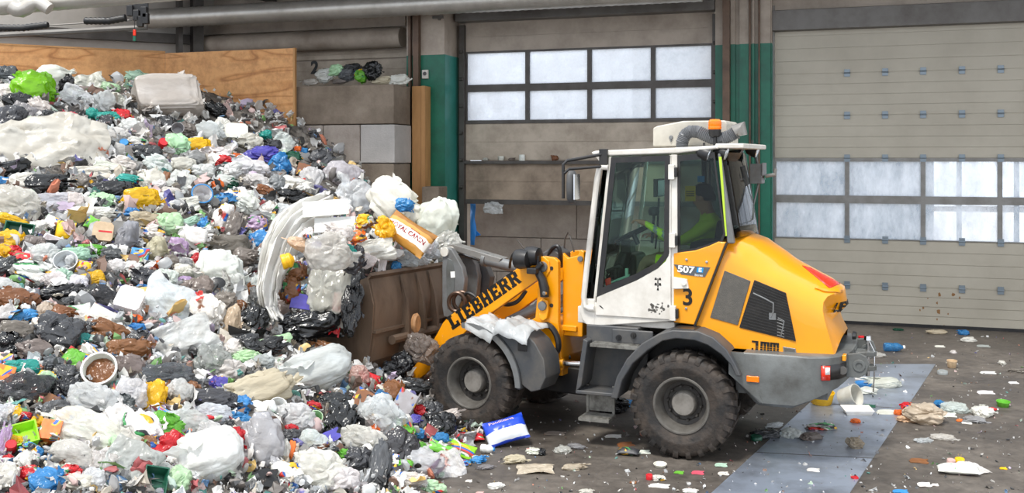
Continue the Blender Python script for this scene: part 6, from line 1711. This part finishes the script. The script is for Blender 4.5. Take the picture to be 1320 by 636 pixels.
# spots in and over the bucket lie at the bucket's distance
def load_depth(px, py):
    if 352 <= px <= 600 and 236 <= py <= 345: return (10.80 + max(-40, px-463)/93*1.2) + (.45 if py < 285 else 0)
    if 375 <= px <= 460 and 345 < py <= 436: return lerp(10.75, 11.1, (436-py)/90)
    return None
rnd = random.Random(11)
for r in ROWS:
    if r['full'] and r in ALLM: _used.add(r['full'])
for r in ROWS:
    px, py = r['px'], r['py']; D = load_depth(px, py)
    if r['full'] and 'bucket load' not in r['full'] and 'bucket' not in r['full'] and r['kind'] not in ('foam',) and py < 300 and px < 470 and px > 352 and not (px > 395 and py > 262): D = None
    if r['kind'] == 'drape': continue
    if r['kind'] == 'foam' and r['c'] == 'W': D = 11.0
    if px in (508, 563) and r['h'] > 44: D = 12.35
    if (px, py) in ((545, 449), (520, 466)): D = 10.95
    if (px, py) == (452, 400): D = 10.7
    if D is None:
        P3, ok = heap_hit([px], [py]); pos = Vector(P3[0]); 
        D = pos.y; hz = lambda a, b: float(heap_z([[a, b]])[0])
        e = .25; gxn = (hz(pos.x+e, pos.y)-hz(pos.x-e, pos.y))/(2*e); gyn = (hz(pos.x, pos.y+e)-hz(pos.x, pos.y-e))/(2*e)
        nrm = Vector((-gxn, -gyn, 1)).normalized(); lift = .25
    else: pos = at_depth(px, py, D); nrm = Vector((0,-.6,.8)); lift = 0
    view = (Vector((0,0,CAM_H)) - pos).normalized()
    n_ = (nrm*.45 + view*.9 + Vector((rnd.uniform(-.2,.2), rnd.uniform(-.1,.1), rnd.uniform(-.1,.25)))).normalized()
    a = rad(r['ang']); right = Vector((1,0,0)); up = n_.cross(right).normalized(); right = up.cross(n_).normalized()
    ex = right*math.cos(a) - (-up)*math.sin(-a)*1.0 if False else right*math.cos(a) + up*math.sin(-a)
    w, h = r['w']*D/F_PX, r['h']*D/F_PX
    kf = dict(bag=1.24, clear=1.26, tied=1.2, sheet=1.2, bigbag=1.05, packet=1.15).get(r['kind'], 1.0); w *= kf; h *= kf
    th = min(w, h)*dict(bag=.75, clear=.7, tied=.8, bigbag=.85, cube=.9, sheet=.55, drape=.30, packet=.42, card=.12, tray=.35, foam=.45, crate=.6, strap=.8).get(r['kind'], .8)
    if r['kind'] in ('bottle','can','tub','canister','bucket'): th = min(w, h)
    if r['kind'] in ('tray',): n_ = (n_ + Vector((0,0,.6))).normalized()
    pos = pos + n_*th*lift
    hard_up = Vector((0,-.55,.83)); hw = h
    if r['kind'] in ('can','tub'): th = h; hw = w
    if r['kind'] == 'bucket': th = w*.8; hw = w; ex = Vector((1,.15,0)); n_ = Vector((.25,-.80,.55)); pos = pos + Vector((0,-.05,0))
    lab = r['full'] if r in ALLM else auto_label(r)
    if lab in _used and r not in ALLM: lab = lab + ' again'
    _used.add(lab)
    rubbish(r['kind'], pos, (w, hw, th), ex, n_, jitter(PALC[r['c']], rnd), r['fin'], lab, rnd, colcode=r['c'])

# long film draped down the left of the load
_dp = [(418,270,11.5),(398,277,11.3),(378,293,11.1),(362,318,10.95),(351,350,10.8),(345,380,10.7),(347,402,10.65),(356,418,10.6)]
rows = []
for i in range(43):
    t = i/42*(len(_dp)-1); k = min(int(t), len(_dp)-2); f = t-k; a, b = _dp[k], _dp[k+1]
    c = at_depth(lerp(a[0],b[0],f), lerp(a[1],b[1],f), lerp(a[2],b[2],f)); dr_ = (at_depth(*b)-at_depth(*a)).normalized(); sd = dr_.cross(Vector((0,-.9,.4))).normalized(); nr = sd.cross(dr_)
    wd = (.36 + .10*math.sin(i*.13) + .05*noise.noise(Vector((i*.4, 0, 0))))*(1-.35*(i/42)); row = []
    for j in range(33):
        v = j/32-.5; row.append(tuple(c + sd*(v*wd*(1+.12*noise.noise(Vector((v*6, i*.08, 1))))) + nr*(.045*tri(v*17 + 9*noise.noise(Vector((v*1.6, i*.035, 5)))) + .03*tri(v*43 + 8*noise.noise(Vector((v*3, i*.05, 8)))) + .16*math.cos(v*PI) + .04*noise.noise(Vector((v*5, i*.15, 9)))) + dr_*(.07*noise.noise(Vector((v*9, 3, i*.02))))))
    rows.append(row)
do = shp('plastic_sheet', MB().grid(rows).mesh('plastic_sheet', 60), FM['film'], PALC['W']); so2 = do.modifiers.new('thickness', 'SOLIDIFY'); so2.thickness = .006
tag(do, 'long white film draped down the left side of the bucket load', 'plastic sheet', 'plastic sheets on the waste heap')

# the pet food sack in the load, with its printing
def printed_sack(label, name, P, w, h, ang, tilt, cols, words, group=None):
    rs_ = _S['packet'][0].copy(); o = shp(name, rs_, M['white'], (1,1,1)); 
    n_ = Vector(tilt).normalized(); a = rad(ang); right = (Vector((1,0,0)) - n_*n_.x).normalized(); up = n_.cross(right); ex = right*math.cos(a) + up*math.sin(-a)
    o.matrix_world = basis(P, ex, n_) @ Matrix.Diagonal((w, h, h*.45, 1)); tag(o, label, 'sack', group)
    return o
def sack_mat(name, bands):
    """bands across the sack's own y: (up to, colour)"""
    m, nt, p = nodes(name); p.inputs['Roughness'].default_value = .3
    tc = N(nt, 'ShaderNodeTexCoord'); n = N(nt, 'ShaderNodeTexNoise', Scale=4.0, Detail=3.0); L(nt, tc, 'Object', n, 'Vector')
    sx_ = N(nt, 'ShaderNodeSeparateXYZ'); L(nt, tc, 'Object', sx_, 'Vector'); ad = N(nt, 'ShaderNodeMath', operation='MULTIPLY_ADD'); L(nt, n, 'Fac', ad, 0); ad.inputs[1].default_value = .10; L(nt, sx_, 'Y', ad, 2)
    a2 = N(nt, 'ShaderNodeMath', operation='ADD'); L(nt, ad, 'Value', a2, 0); a2.inputs[1].default_value = .45
    r = ramp(nt, [(max(0, b), c) for b, c in bands]); r.color_ramp.interpolation = 'CONSTANT'; L(nt, a2, 'Value', r, 'Fac'); L(nt, r, 'Color', p, 'Base Color'); return m
def sack_words(parent, words, colr):
    mm = mat('sack_print', colr, .4)
    for (body, x, y, wd, ht, z) in words:
        me = text_mesh(body, 1.0, .02, .02); xs = [v.co.x for v in me.vertices]; ys = [v.co.y for v in me.vertices]; sx_, sy_ = wd/(max(xs)-min(xs)), ht/(max(ys)-min(ys))
        bv = BVHTree.FromPolygons([v.co for v in parent.data.vertices], [p.vertices for p in parent.data.polygons])
        for v in me.vertices:
            px, py = x + v.co.x*sx_, y + v.co.y*sy_; hit = bv.ray_cast(Vector((px, py, 2)), Vector((0,0,-1))); v.co = Vector((px, py, (hit[0].z if hit[0] else .5) + .02))
        mesh_obj('printing', me, mm, parent)
M['sack_gold'] = sack_mat('gold_white_sack', [(0, hexc('c08a3c')), (.24, hexc('e9e5dc')), (.62, hexc('c9954a')), (.78, hexc('9c6a2c'))])
M['sack_blue'] = sack_mat('blue_white_sack', [(0, hexc('1d3aa6')), (.10, hexc('cdd0d4')), (.50, hexc('2247c0')), (.80, hexc('1c3fb4'))])
s1 = printed_sack('gold and white pet food sack with red lettering on the bucket load', 'pet_food_sack', at_depth(526, 302, 11.45), .56, .34, 33, (.1,-.85,.5), None, None)
s1.material_slots[0].material = M['sack_gold']; sack_words(s1, [('ROYAL CANIN', .0, -.03, .80, .16, 0), ('ROYAL', .12, .13, .22, .05, 0)], hexc('b8242c'))
s2 = printed_sack('blue and silver printed sack on the floor beside the front wheel', 'printed_sack', ground(652, 575) + Vector((0,.02,.14)), .40, .27, -18, (0,-.75,.65), None, None)
s2.material_slots[0].material = M['sack_blue']; sack_words(s2, [('Pauilliana', -.05, .33, .62, .13, 0)], hexc('f0d9e0'))

# loose scraps filling the surface between the bags
def scraps(name, label, pts, nrms, sizes, cols, seed):
    r = np.random.default_rng(seed); V, Fc, C = [], [], []; n0 = 0
    temps = []; rr = random.Random(seed)
    for k in range(14):
        if k < 10:
            n = 5 if k < 6 else 4; vv = []
            for i in range(n):
                for j in range(n):
                    x, y = 2*j/(n-1)-1, 2*i/(n-1)-1; vv.append((x*(1+rr.uniform(-.2,.2)) + rr.uniform(-.25,.25), y*(1+rr.uniform(-.2,.2)) + rr.uniform(-.25,.25), rr.uniform(-1,1) + .8*math.sin(x*2+k)))
            ff = []
            for i in range(n-1):
                for j in range(n-1):
                    q = (i*n+j, i*n+j+1, (i+1)*n+j+1, (i+1)*n+j); ff += [(q[0],q[1],q[2]), (q[0],q[2],q[3])] if (i+j) % 2 else [(q[0],q[1],q[3]), (q[1],q[2],q[3])]
            temps.append((np.array(vv), np.array(ff)))
        else:
            vv = np.array([np.array(v)*(1 + .5*noise.noise(Vector(v)*1.6 + Vector((k*5,0,0))) + .35*(facet(Vector(v), k*3.1, 1.6)-.3)) for v in ICO2[0]]); temps.append((vv, np.array(ICO2[1])))
    for i in range(len(pts)):
        vv, ff = temps[r.integers(0, 14)]
        q = r.normal(size=4); q /= np.linalg.norm(q); a, b, c, d = q
        Rm = np.array([[1-2*(c*c+d*d), 2*(b*c-a*d), 2*(b*d+a*c)], [2*(b*c+a*d), 1-2*(b*b+d*d), 2*(c*d-a*b)], [2*(b*d-a*c), 2*(c*d+a*b), 1-2*(b*b+c*c)]])
        sc = np.array([1, r.uniform(.4, 1), r.uniform(.15, .5)])*sizes[i]*.55
        V.append((vv*sc) @ Rm.T + pts[i]); Fc.append(ff + n0); C.append(np.tile(np.append(cols[i], 1), (len(vv), 1))); n0 += len(vv)
    V = np.concatenate(V); Fc = np.concatenate(Fc); C = np.concatenate(C)
    me = bpy.data.meshes.new(name); me.vertices.add(len(V)); me.vertices.foreach_set('co', V.ravel()); me.loops.add(len(Fc)*3); me.loops.foreach_set('vertex_index', Fc.ravel().astype(np.int32)); me.polygons.add(len(Fc)); me.polygons.foreach_set('loop_start', np.arange(0, len(Fc)*3, 3, dtype=np.int32)); me.polygons.foreach_set('loop_total', np.full(len(Fc), 3, dtype=np.int32)); me.update(); me.validate()
    at = me.color_attributes.new('Col', 'FLOAT_COLOR', 'POINT'); at.data.foreach_set('color', C.ravel().astype(np.float32)); me.shade_smooth(); me.set_sharp_from_angle(angle=rad(30))
    me.materials.append(FM['stuff']); o = bpy.data.objects.new(name, me); COL.objects.link(o); return tag(o, label, 'scraps', kind='stuff')
rg = np.random.default_rng(5)
codes = list('wwwwwwwwWWWWWccccccccgggGGKKKkkkssssqqqqboopEaHtBVvRpYTNN')
cp_ = np.concatenate([rg.uniform([-10, 84], [650, 650], (7600, 2)), rg.uniform([-330, 60], [0, 720], (2600, 2)), rg.uniform([0, 636], [640, 760], (900, 2))]); H3, ok = heap_hit(cp_[:, 0], cp_[:, 1]); ok &= H3[:, 2] > .03
H3 = H3[ok]; cp_ = cp_[ok]
ok2 = np.array([keep(x, y, 1) for x, y, z in H3]); H3 = H3[ok2]; cp_ = cp_[ok2]
far = H3[:, 1]; sz = rg.lognormal(0, .45, len(H3))*.075*np.clip(far/10, .75, 1.5); sz = np.clip(sz, .03, .24)
cols = np.array([PALC[codes[k]] for k in rg.integers(0, len(codes), len(H3))])*rg.uniform(.8, 1.1, (len(H3), 1)); cols = np.clip(cols, .004, .95); cols = cols*.62 + cols.mean(1, keepdims=True)*.30 + .05
H3[:, 2] += rg.uniform(-.06, .05, len(H3))
scraps('loose_scraps', 'countless small plastic scraps covering the heap between the bags', H3, None, sz, cols, 3)
ld_pts = []
for k in range(900):
    d = Vector(rg.normal(size=3)).normalized()
    if d.z < -.5 or d.x < -.75: continue
    ld_pts.append(tuple(load_pt(d)))
ld_pts = np.array(ld_pts); sz = np.clip(rg.lognormal(0, .4, len(ld_pts))*.10, .04, .24); cols = np.clip(np.array([PALC[codes[k]] for k in rg.integers(0, len(codes), len(ld_pts))]), .004, .95)
scraps('loose_scraps', 'countless small plastic scraps covering the bucket load', ld_pts, None, sz, cols, 4)
# ------------------------------------------------------------------ the driver
def driver():
    P, E, R_ = [], [], []
    def pt(x, y, z, r, parent=None, r2=None):
        P.append((x, y, z)); R_.append((r, r2 or r)); k = len(P)-1
        if parent is not None: E.append((parent, k))
        return k
    hips = pt(-.06, 0, 1.62, .15); waist = pt(-.10, 0, 1.78, .14, hips); chest = pt(-.11, 0, 1.98, .155, waist); up = pt(-.09, 0, 2.12, .12, chest)
    nk = pt(-.05, 0, 2.21, .055, up); jaw = pt(.0, 0, 2.28, .07, nk); sk = pt(.0, 0, 2.37, .092, jaw); pt(-.005, 0, 2.43, .07, sk); pt(.09, 0, 2.325, .018, jaw)
    for s in (1, -1):
        sh = pt(-.09, s*.17, 2.10, .075, up); e0 = pt(.03, s*.27, 1.99, .058, sh)
        if s > 0: el = pt(.16, .31, 1.92, .05, e0); w1 = pt(.38, .24, 2.02, .04, el); wr = pt(.50, .20, 2.08, .03, w1); pa = pt(.565, .185, 2.105, .028, wr); d = Vector((.045, -.02, -.01)); c = Vector((.62, .17, 2.11))
        else: el = pt(.14, -.33, 1.88, .05, e0); w1 = pt(.38, -.26, 1.90, .04, el); wr = pt(.50, -.22, 1.93, .03, w1); pa = pt(.565, -.205, 1.945, .028, wr); d = Vector((.045, .02, -.01)); c = Vector((.62, -.19, 1.95))
        for q in range(4):
            o_ = (q-1.5)*.017; ln = (.028, .034, .032, .024)[q]
            f1 = pt(c.x, c.y+o_, c.z+.006, .009, pa); f2 = pt(c.x+ln, c.y+o_*1.15, c.z-.006, .008, f1); pt(c.x+ln*1.3, c.y+o_*1.15, c.z-.03, .007, f2)
        t1 = pt(c.x-.045, c.y-s*.045, c.z-.012, .010, pa); pt(c.x-.01, c.y-s*.06, c.z-.03, .008, t1)
        hp = pt(.06, s*.10, 1.62, .105, hips); th = pt(.30, s*.15, 1.70, .088, hp); kn = pt(.52, s*.17, 1.73, .066, th); sn = pt(.58, s*.17, 1.52, .056, kn); an = pt(.62, s*.17, 1.30, .045, sn); he = pt(.62, s*.17, 1.25, .042, an); pt(.78, s*.175, 1.238, .034, he)
    me = bpy.data.meshes.new('person'); me.from_pydata(P, E, []); o = bpy.data.objects.new('person', me); COL.objects.link(o)
    sk_ = o.modifiers.new('skin', 'SKIN'); sk_.use_smooth_shade = True
    sv = me.skin_vertices[0].data if me.skin_vertices else None
    if sv is None:
        bm = bmesh.new(); bm.from_mesh(me); bm.verts.layers.skin.verify(); bm.to_mesh(me); bm.free(); sv = me.skin_vertices[0].data
    for i, (a, b) in enumerate(R_): sv[i].radius = (a, b); sv[i].use_root = (i == 0)
    sb_ = o.modifiers.new('smooth', 'SUBSURF'); sb_.levels = 2; sb_.render_levels = 2
    m2 = bpy.data.meshes.new_from_object(o.evaluated_get(bpy.context.evaluated_depsgraph_get())); o.modifiers.clear(); o.data = m2
    mats = [mat('skin', hexc('b98468'), .5), mat('hi_vis_fabric', hexc('c6e81e'), .6), mat('reflective_band', hexc('8f9692'), .4), mat('brown_trouser_knee', hexc('8d7863'), .7), mat('boots', hexc('2a2521'), .6), mat('navy_trim', hexc('23303a'), .6)]
    m2.materials.clear(); [m2.materials.append(q) for q in mats]
    for p in m2.polygons:
        x, y, z = p.center; k = 1
        if z > 2.19 and abs(y) < .14 and x > -.15 and x < .2: k = 0
        elif x > .51 and z > 1.86: k = 0
        elif z < 1.33: k = 4
        elif x > .40 and z < 1.80: k = 3
        elif z < 1.84 and x > .16 and ((.23 < x < .28)): k = 2
        elif z > 1.84 and (abs(x-.30) < .022 or abs(x-.40) < .02): k = 2
        elif abs(z-1.86) < .025 and x < .1: k = 2
        elif z > 1.86 and x > .28 and z > 2.055 and x < .40: k = 5
        p.material_index = k
    m2.shade_smooth(); o.location = (1.86, 10.25, 0); o.rotation_euler = (0, 0, rad(157))
    tag(o, 'person in yellow hi-vis workwear seated driving inside the loader cab', 'person')
    h = MB()
    h.lathe([(0,-.05),(.075,-.05),(.099,-.01),(.104,.03),(.088,.085),(.05,.112),(0,.118)], 20, (-.012, 0, 2.365), 'z', cap=False); h.v = [(x - (.02 if z < 2.36 else 0) - max(0, 2.37-z)*.5, y, z) for x, y, z in h.v]
    h.build('hair', mat('dark_hair', hexc('1e1814'), .6), o, smooth=80)
    for s in (1, -1):
        e = MB(); e.lathe([(0,-.012),(.011,-.006),(.013,0),(.011,.006),(0,.012)], 10, (.078, s*.033, 2.355), 'x', cap=False); e.build('eye', mat('eye_white', hexc('e8e4de'), .2), o)
        e = MB(); e.lathe([(0,-.008),(.026,-.006),(.03,0),(.02,.008),(0,.008)], 10, (-.005, s*.094, 2.335), 'y', cap=False); e.build('ear', mats[0], o, smooth=60)
    e = MB(); e.tube([(.072,-.026,2.283),(.079,0,2.279),(.072,.026,2.283)], [.004,.006,.004], 6); e.build('mouth', mat('lips', hexc('96594f'), .5), o)
driver()
# ------------------------------------------------------------------ litter on the floor
LIT = """
1059 516 30 20 0 tub Y | yellow plastic lid cup on the floor plate behind the loader
1094 516 28 24 -40 tub w | white plastic tub tipped over on the floor plate
1105 530 34 14 5 tray W | white tray with orange sauce on the floor plate
1138 494 48 18 -5 bag w | white film bag lying behind the tow hitch
1113 498 20 8 0 tub B | light blue lid under the tow hitch
1112 487 22 8 10 card w | white card flake by the tow hitch
1118 504 28 12 5 bag w | crumpled off-white scrap below the blue lid
1060 550 42 13 -8 bag g print | grey and dark torn wrapper on the floor plate
1046 563 30 13 0 bag q | brown flattened bag on the floor plate
1102 571 22 20 0 clear b | beige clear bag at the right side of the floor plate
1103 543 14 8 0 bag T | small orange-brown scrap on the floor plate
1019 558 28 20 0 clear c | clear film scrap on the floor plate near the rear wheel
1048 606 18 6 0 card w | pale flat card near the bottom of the floor plate
1120 523 18 6 0 card D | dark green chip on the floor plate
1145 528 34 18 10 card w | white card strip right of the white tray
1158 532 12 10 0 bag T | orange peel-like scrap beside the litter cluster
1190 533 50 36 -10 bag o | cream torn bag at the centre of the litter cluster
1170 524 16 14 0 bag R print | dark red wrapper in the litter cluster
1172 540 30 12 0 bag O | cream scrap at the left foot of the litter cluster
1212 522 16 16 0 bag B | bright blue scrap in the litter cluster
1218 533 30 10 15 card W | white strip at the right of the litter cluster
1231 526 32 18 0 clear c | clear film right of the litter cluster
1240 539 16 14 0 card T | orange strip right of the litter cluster
1255 541 28 12 5 bag g | grey film by the orange strip
1266 531 28 18 0 bag W | white film by the red pen-like scrap
1277 529 18 6 10 bottle R | red tube beside the white film
1293 522 16 9 0 tub H | green lid on the floor at the far right
1153 450 24 12 8 bottle B | light blue plastic bottle on the floor before the right door
1227 471 12 12 0 tub O | cream tub standing on the floor before the right door
1215 481 12 6 0 can g | small grey can near the cream tub
1111 438 9 7 0 tub R | small red cap behind the loader rear
1124 458 36 8 0 clear w | white film strip beyond the tow hitch
1158 425 14 5 0 bag D | dark green scrap at the foot of the right door
1208 428 28 8 -5 bag o | cream scrap heap at the foot of the right door
1242 429 16 9 0 bag B | blue wrapper at the foot of the right door
1249 438 20 9 0 bag w | white bag near the blue wrapper by the right door
1267 445 18 7 5 card g | grey flake near the right door
1211 446 14 5 8 card w | white flake in front of the right door
1229 454 8 6 0 bag W | tiny white scrap before the right door
1292 468 9 8 0 bag W | tiny white scrap at the far right
1273 480 22 5 0 card W | flat white strip at the far right
1312 478 24 8 10 bag q | brown torn wrapper at the right edge
1306 493 14 5 0 card W | white flake at the right edge
1270 505 24 7 -8 card W | white stick on the floor at the right
1246 545 14 4 0 card W | white sliver below the orange strip
1190 568 26 8 0 clear c | clear flattened film on the dark floor
1216 564 30 10 0 clear w | shredded white film on the dark floor
1184 593 26 10 10 card N | brown cardboard strip on the dark floor
1206 593 0 0 0 none w |
1226 597 10 9 0 can p | small pale pot beside a yellow pot
1237 596 11 10 0 can Y | small yellow pot on the floor at the lower right
1235 606 46 16 5 packet W | long white packet with dark underside at the lower right
1255 603 22 12 -20 sheet W | white paper end of the long packet
1293 604 10 4 0 card Y | yellow sliver at the lower right
1191 625 20 6 5 card W | white sliver at the bottom right
1205 625 10 5 0 card w | white chip at the bottom right
1160 634 22 5 0 card B | bluish sliver at the bottom edge
1102 616 10 6 0 bag R | red scrap beside the floor plate
806 570 26 16 -15 card N | brown cardboard piece beside the rear wheel
810 583 26 12 20 packet K | dark printed packet before the rear wheel
829 582 20 7 0 card W | white card under the rear wheel
790 562 24 5 -5 card W | white stick left of the rear wheel
851 601 16 6 0 tub w | clear flat lid in front of the rear wheel
875 609 14 5 0 card H | small green chip in front of the rear wheel
899 609 18 6 5 card P | pink strip in front of the rear wheel
929 599 18 8 5 card a | pale blue-green sponge behind the rear wheel
837 616 8 8 0 can R | red cap in front of the rear wheel
849 616 18 9 0 bag w print | white and red scrap in front of the rear wheel
849 626 30 6 3 card W | long white sliver at the bottom, left of the floor plate
888 633 20 7 0 bag W | white scrap at the bottom edge
816 622 10 4 0 card N | tiny tan chip on the floor
888 624 6 5 0 bag W | tiny white chip near the bottom
932 611 16 5 -15 card w | pale flake at the edge of the floor plate
629 581 17 12 15 bottle W | white tube with blue label below the blue printed sack
663 592 30 14 0 bag o | cream plastic scrap below the blue printed sack
690 582 24 12 15 bag w print | white and red crumpled wrapper right of the printed sack
698 583 12 12 0 bag k | black scrap right of the printed sack
726 580 22 12 -10 clear w | white film scrap in the middle of the floor
742 575 26 10 10 clear g | greyish clear film in the middle of the floor
691 605 44 9 0 sheet o | flat cream paper in the middle of the floor
741 602 34 10 0 bag o | cream folded scrap in the middle of the floor
625 602 24 9 -5 clear g | clear flat scrap near the foot of the heap
617 592 22 12 0 bag B print | blue and white scrap left of the white tube
600 597 16 10 20 bag B print | small blue and white wrapper at the heap foot
592 603 14 8 0 bag w | pale scrap at the heap foot
639 626 24 9 -15 bag W | white crumpled tissue at the bottom
604 620 10 5 0 card w | pale chip near the heap foot
754 634 20 8 0 bag w | white crumpled scrap at the bottom edge
618 636 12 4 0 card p | pinkish chip at the bottom edge
602 565 40 14 -8 packet R | red crisp packet at the foot of the front wheel
598 556 34 10 0 packet Y | yellow and black packet behind the red crisp packet
590 570 18 16 0 bag P | pink-red wrapper beside the red crisp packet
790 522 40 26 0 bag k | black wet debris under the loader beside the step
815 520 26 12 0 bag B | blue film under the loader in front of the rear wheel
715 558 30 6 0 card q | brown sliver under the loader
985 560 40 16 -10 bag K | dark crumpled film behind the rear wheel
1000 548 30 10 -20 clear c | clear film under the counterweight
975 566 14 7 0 can D | green and white scrap behind the rear wheel
"""
rl_ = random.Random(21)
for ln in LIT.strip().splitlines():
    h, lab = [t.strip() for t in ln.split('|')]; q = h.split()
    if q[5] == 'none': continue
    px, py, w, hh, an = [float(t) for t in q[:5]]; kind = q[5]; D = F_PX*CAM_H/(py-HY); w_ = w*D/F_PX; h_ = hh*D/F_PX
    up_ = Vector((.15*rl_.uniform(-1,1), -.12, 1)).normalized(); ex = Vector((math.cos(rad(an)), -math.sin(rad(an))*1.5 + rl_.uniform(-.3,.3), 0))
    dep = min(max(h_*1.5, w_*.45), w_*1.1); th = max(.012, h_*.75)
    if kind in ('card',): w_ *= .75; th = .014; dep = min(h_*1.7, w_*.7)
    if kind == 'sheet': th = .06; dep = h_*3
    if kind == 'tray': th = .06; dep = w_*.7
    if kind in ('tub', 'can'): dep = w_; th = h_*.8
    if kind == 'bottle': dep = th = h_*.9
    zz = th*.5 + (.004 if 913 < px < 1200 else 0)
    if kind in ('tub',) and abs(an) > 20: up_ = Vector((.7, -.6, .35)).normalized(); zz = w_*.40; th = w_*.85
    p = ground(px, py + hh*.30); p.z = zz
    if kind in ('bag', 'clear'): p.z = th*.36
    rubbish(kind, p, (w_*1.08, dep, th), ex, up_, jitter(PALC[q[6]], rl_), q[7:], lab, rl_, 'litter on the hall floor', q[6])
# trodden crumbs
n_ = 1200; gxy = rg.uniform([560, 430], [1330, 640], (n_, 2)); gp_ = np.array([tuple(ground(a, b)) for a, b in gxy]); hz_ = heap_z(gp_[:, :2]); gp_ = gp_[hz_ < .05]
q_ = (gp_[:, :2] - W.o) @ W.fy; gp_ = gp_[q_ < -.1]
sz = np.clip(rg.lognormal(0, .6, len(gp_))*.016, .006, .06); cols = np.clip(np.array([PALC[codes[k]] for k in rg.integers(0, len(codes), len(gp_))]), .01, .9); cols = cols*.5 + cols.mean(1, keepdims=True)*.38 + .02; gp_[:, 2] += .006
scraps('floor_crumbs', 'countless tiny plastic crumbs scattered over the dark floor', gp_, None, sz, cols, 9)
# sheet lying on the front mudguard
rows = []
for i in range(25):
    u = i/24; row = []
    for j in range(17):
        v = j/16; px = lerp(610, 702, u); 
        x, z = FF.on_y(px, lerp(421, 428, u), lerp(.45, .90, v)); x = lerp(.0, -.70, u); zt_ = (.60**2 - min(x, .3)**2)**.5 + .485 if x > -.3 else interp(x, [(-.9,.7),(-.70,1.0),(-.6,1.06),(-.45,1.09),(-.3,1.07)])
        wv = .05*tri(u*13 + 4*noise.noise(Vector((u*3, v*3, 2)))) + .05*noise.noise(Vector((u*6, v*5, 1)))
        row.append((x + .05*noise.noise(Vector((v*7, u*2, 4))), lerp(.47, .92, v), zt_ + .035 + wv*.6 - (.12*(v-.85)/.15 if v > .85 else 0)))
    rows.append(row)
fs = shp('plastic_sheet', MB().grid(rows).mesh('plastic_sheet', 60), FM['clear'], PALC['c']); fs.matrix_world = Matrix.Translation((float(FF.o[0]), float(FF.o[1]), 0)) @ Matrix.Rotation(rad(150), 4, 'Z'); s_ = fs.modifiers.new('thickness', 'SOLIDIFY'); s_.thickness = .006
tag(fs, 'crumpled silvery film lying on the front mudguard of the loader', 'plastic sheet')
# waste lying on top of the block wall
wl_z = wz(508, 108, BO)
for (px, py, w, hh, kind, c, fin, lab) in ((418,98,26,18,'bag','w',[],'off-white crumpled bag at the left end on top of the block wall'),(433,90,20,16,'bag','E',[],'pale green bag on top of the block wall'),(448,96,24,18,'bag','G',[],'grey bag in the middle on top of the block wall'),(455,87,26,10,'bag','k',[],'black film behind the grey bag on top of the block wall'),(466,97,18,20,'bag','H',['print'],'green and grey printed bag on top of the block wall'),(480,92,26,24,'bag','k',[],'black bag at the right on top of the block wall'),(493,104,30,10,'bag','o',[],'beige rag on top of the block wall'),(515,103,28,14,'bag','W',[],'white bag at the right end on top of the block wall'),(400,106,22,8,'bag','w',[],'flat pale scrap at the left edge on top of the block wall'),(438,105,24,8,'bag','q',[],'brownish scrap at the front edge on top of the block wall')):
    s, _ = W.on_y(px, py, BO+.25); p = W.world(s, BO+.25); D = p[1]; w_, h_ = w*D/F_PX, hh*D/F_PX
    z = wz(px, py, BO+.25); rubbish(kind, Vector((p[0], p[1], max(z, wl_z+h_*.4))), (w_*1.1, h_*1.1, min(w_, h_)*.8), (1,-.3,.05), (.05,-.9,.35), jitter(PALC[c], rl_), fin, lab, rl_, 'waste on top of the block wall', c)
# odd cups on the ledge of the half-raised door, a torn bit of film below it
lz_ = lz(207.5)
for px, kind, c, w, h, lab in ((646,'tub','w',9,6,'squashed white cup on the door ledge, left one'),(673,'can','W',8,8,'round white tub on the door ledge'),(715,'bag','N',10,7,'brown scrap at the right of the door ledge'),(626,'bag','w',8,4,'small pale scrap at the left of the door ledge'),(660,'bag','q',10,4,'brown crumb between the two cups on the door ledge')):
    s = ws(px, -.05); p = W.world(s, -.05); D = p[1]; w_, h_ = w*D/F_PX, h*D/F_PX
    rubbish(kind, Vector((p[0], p[1], lz_+h_*.5)), (w_, min(w_, .1), h_), (1,-.3,0), (0,0,1), jitter(PALC[c], rl_), [], lab, rl_, 'scraps on the door ledge', c)
p = W.world(ws(636, -.05), -.05); rubbish('sheet', Vector((p[0], p[1], wz(636, 268, -.05))), (.35, .2, .08), (1,-.3,0), (0,-1,.1), PALC['c'], [], 'torn clear film hanging from the bottom edge of the raised door', rl_, None, 'c')
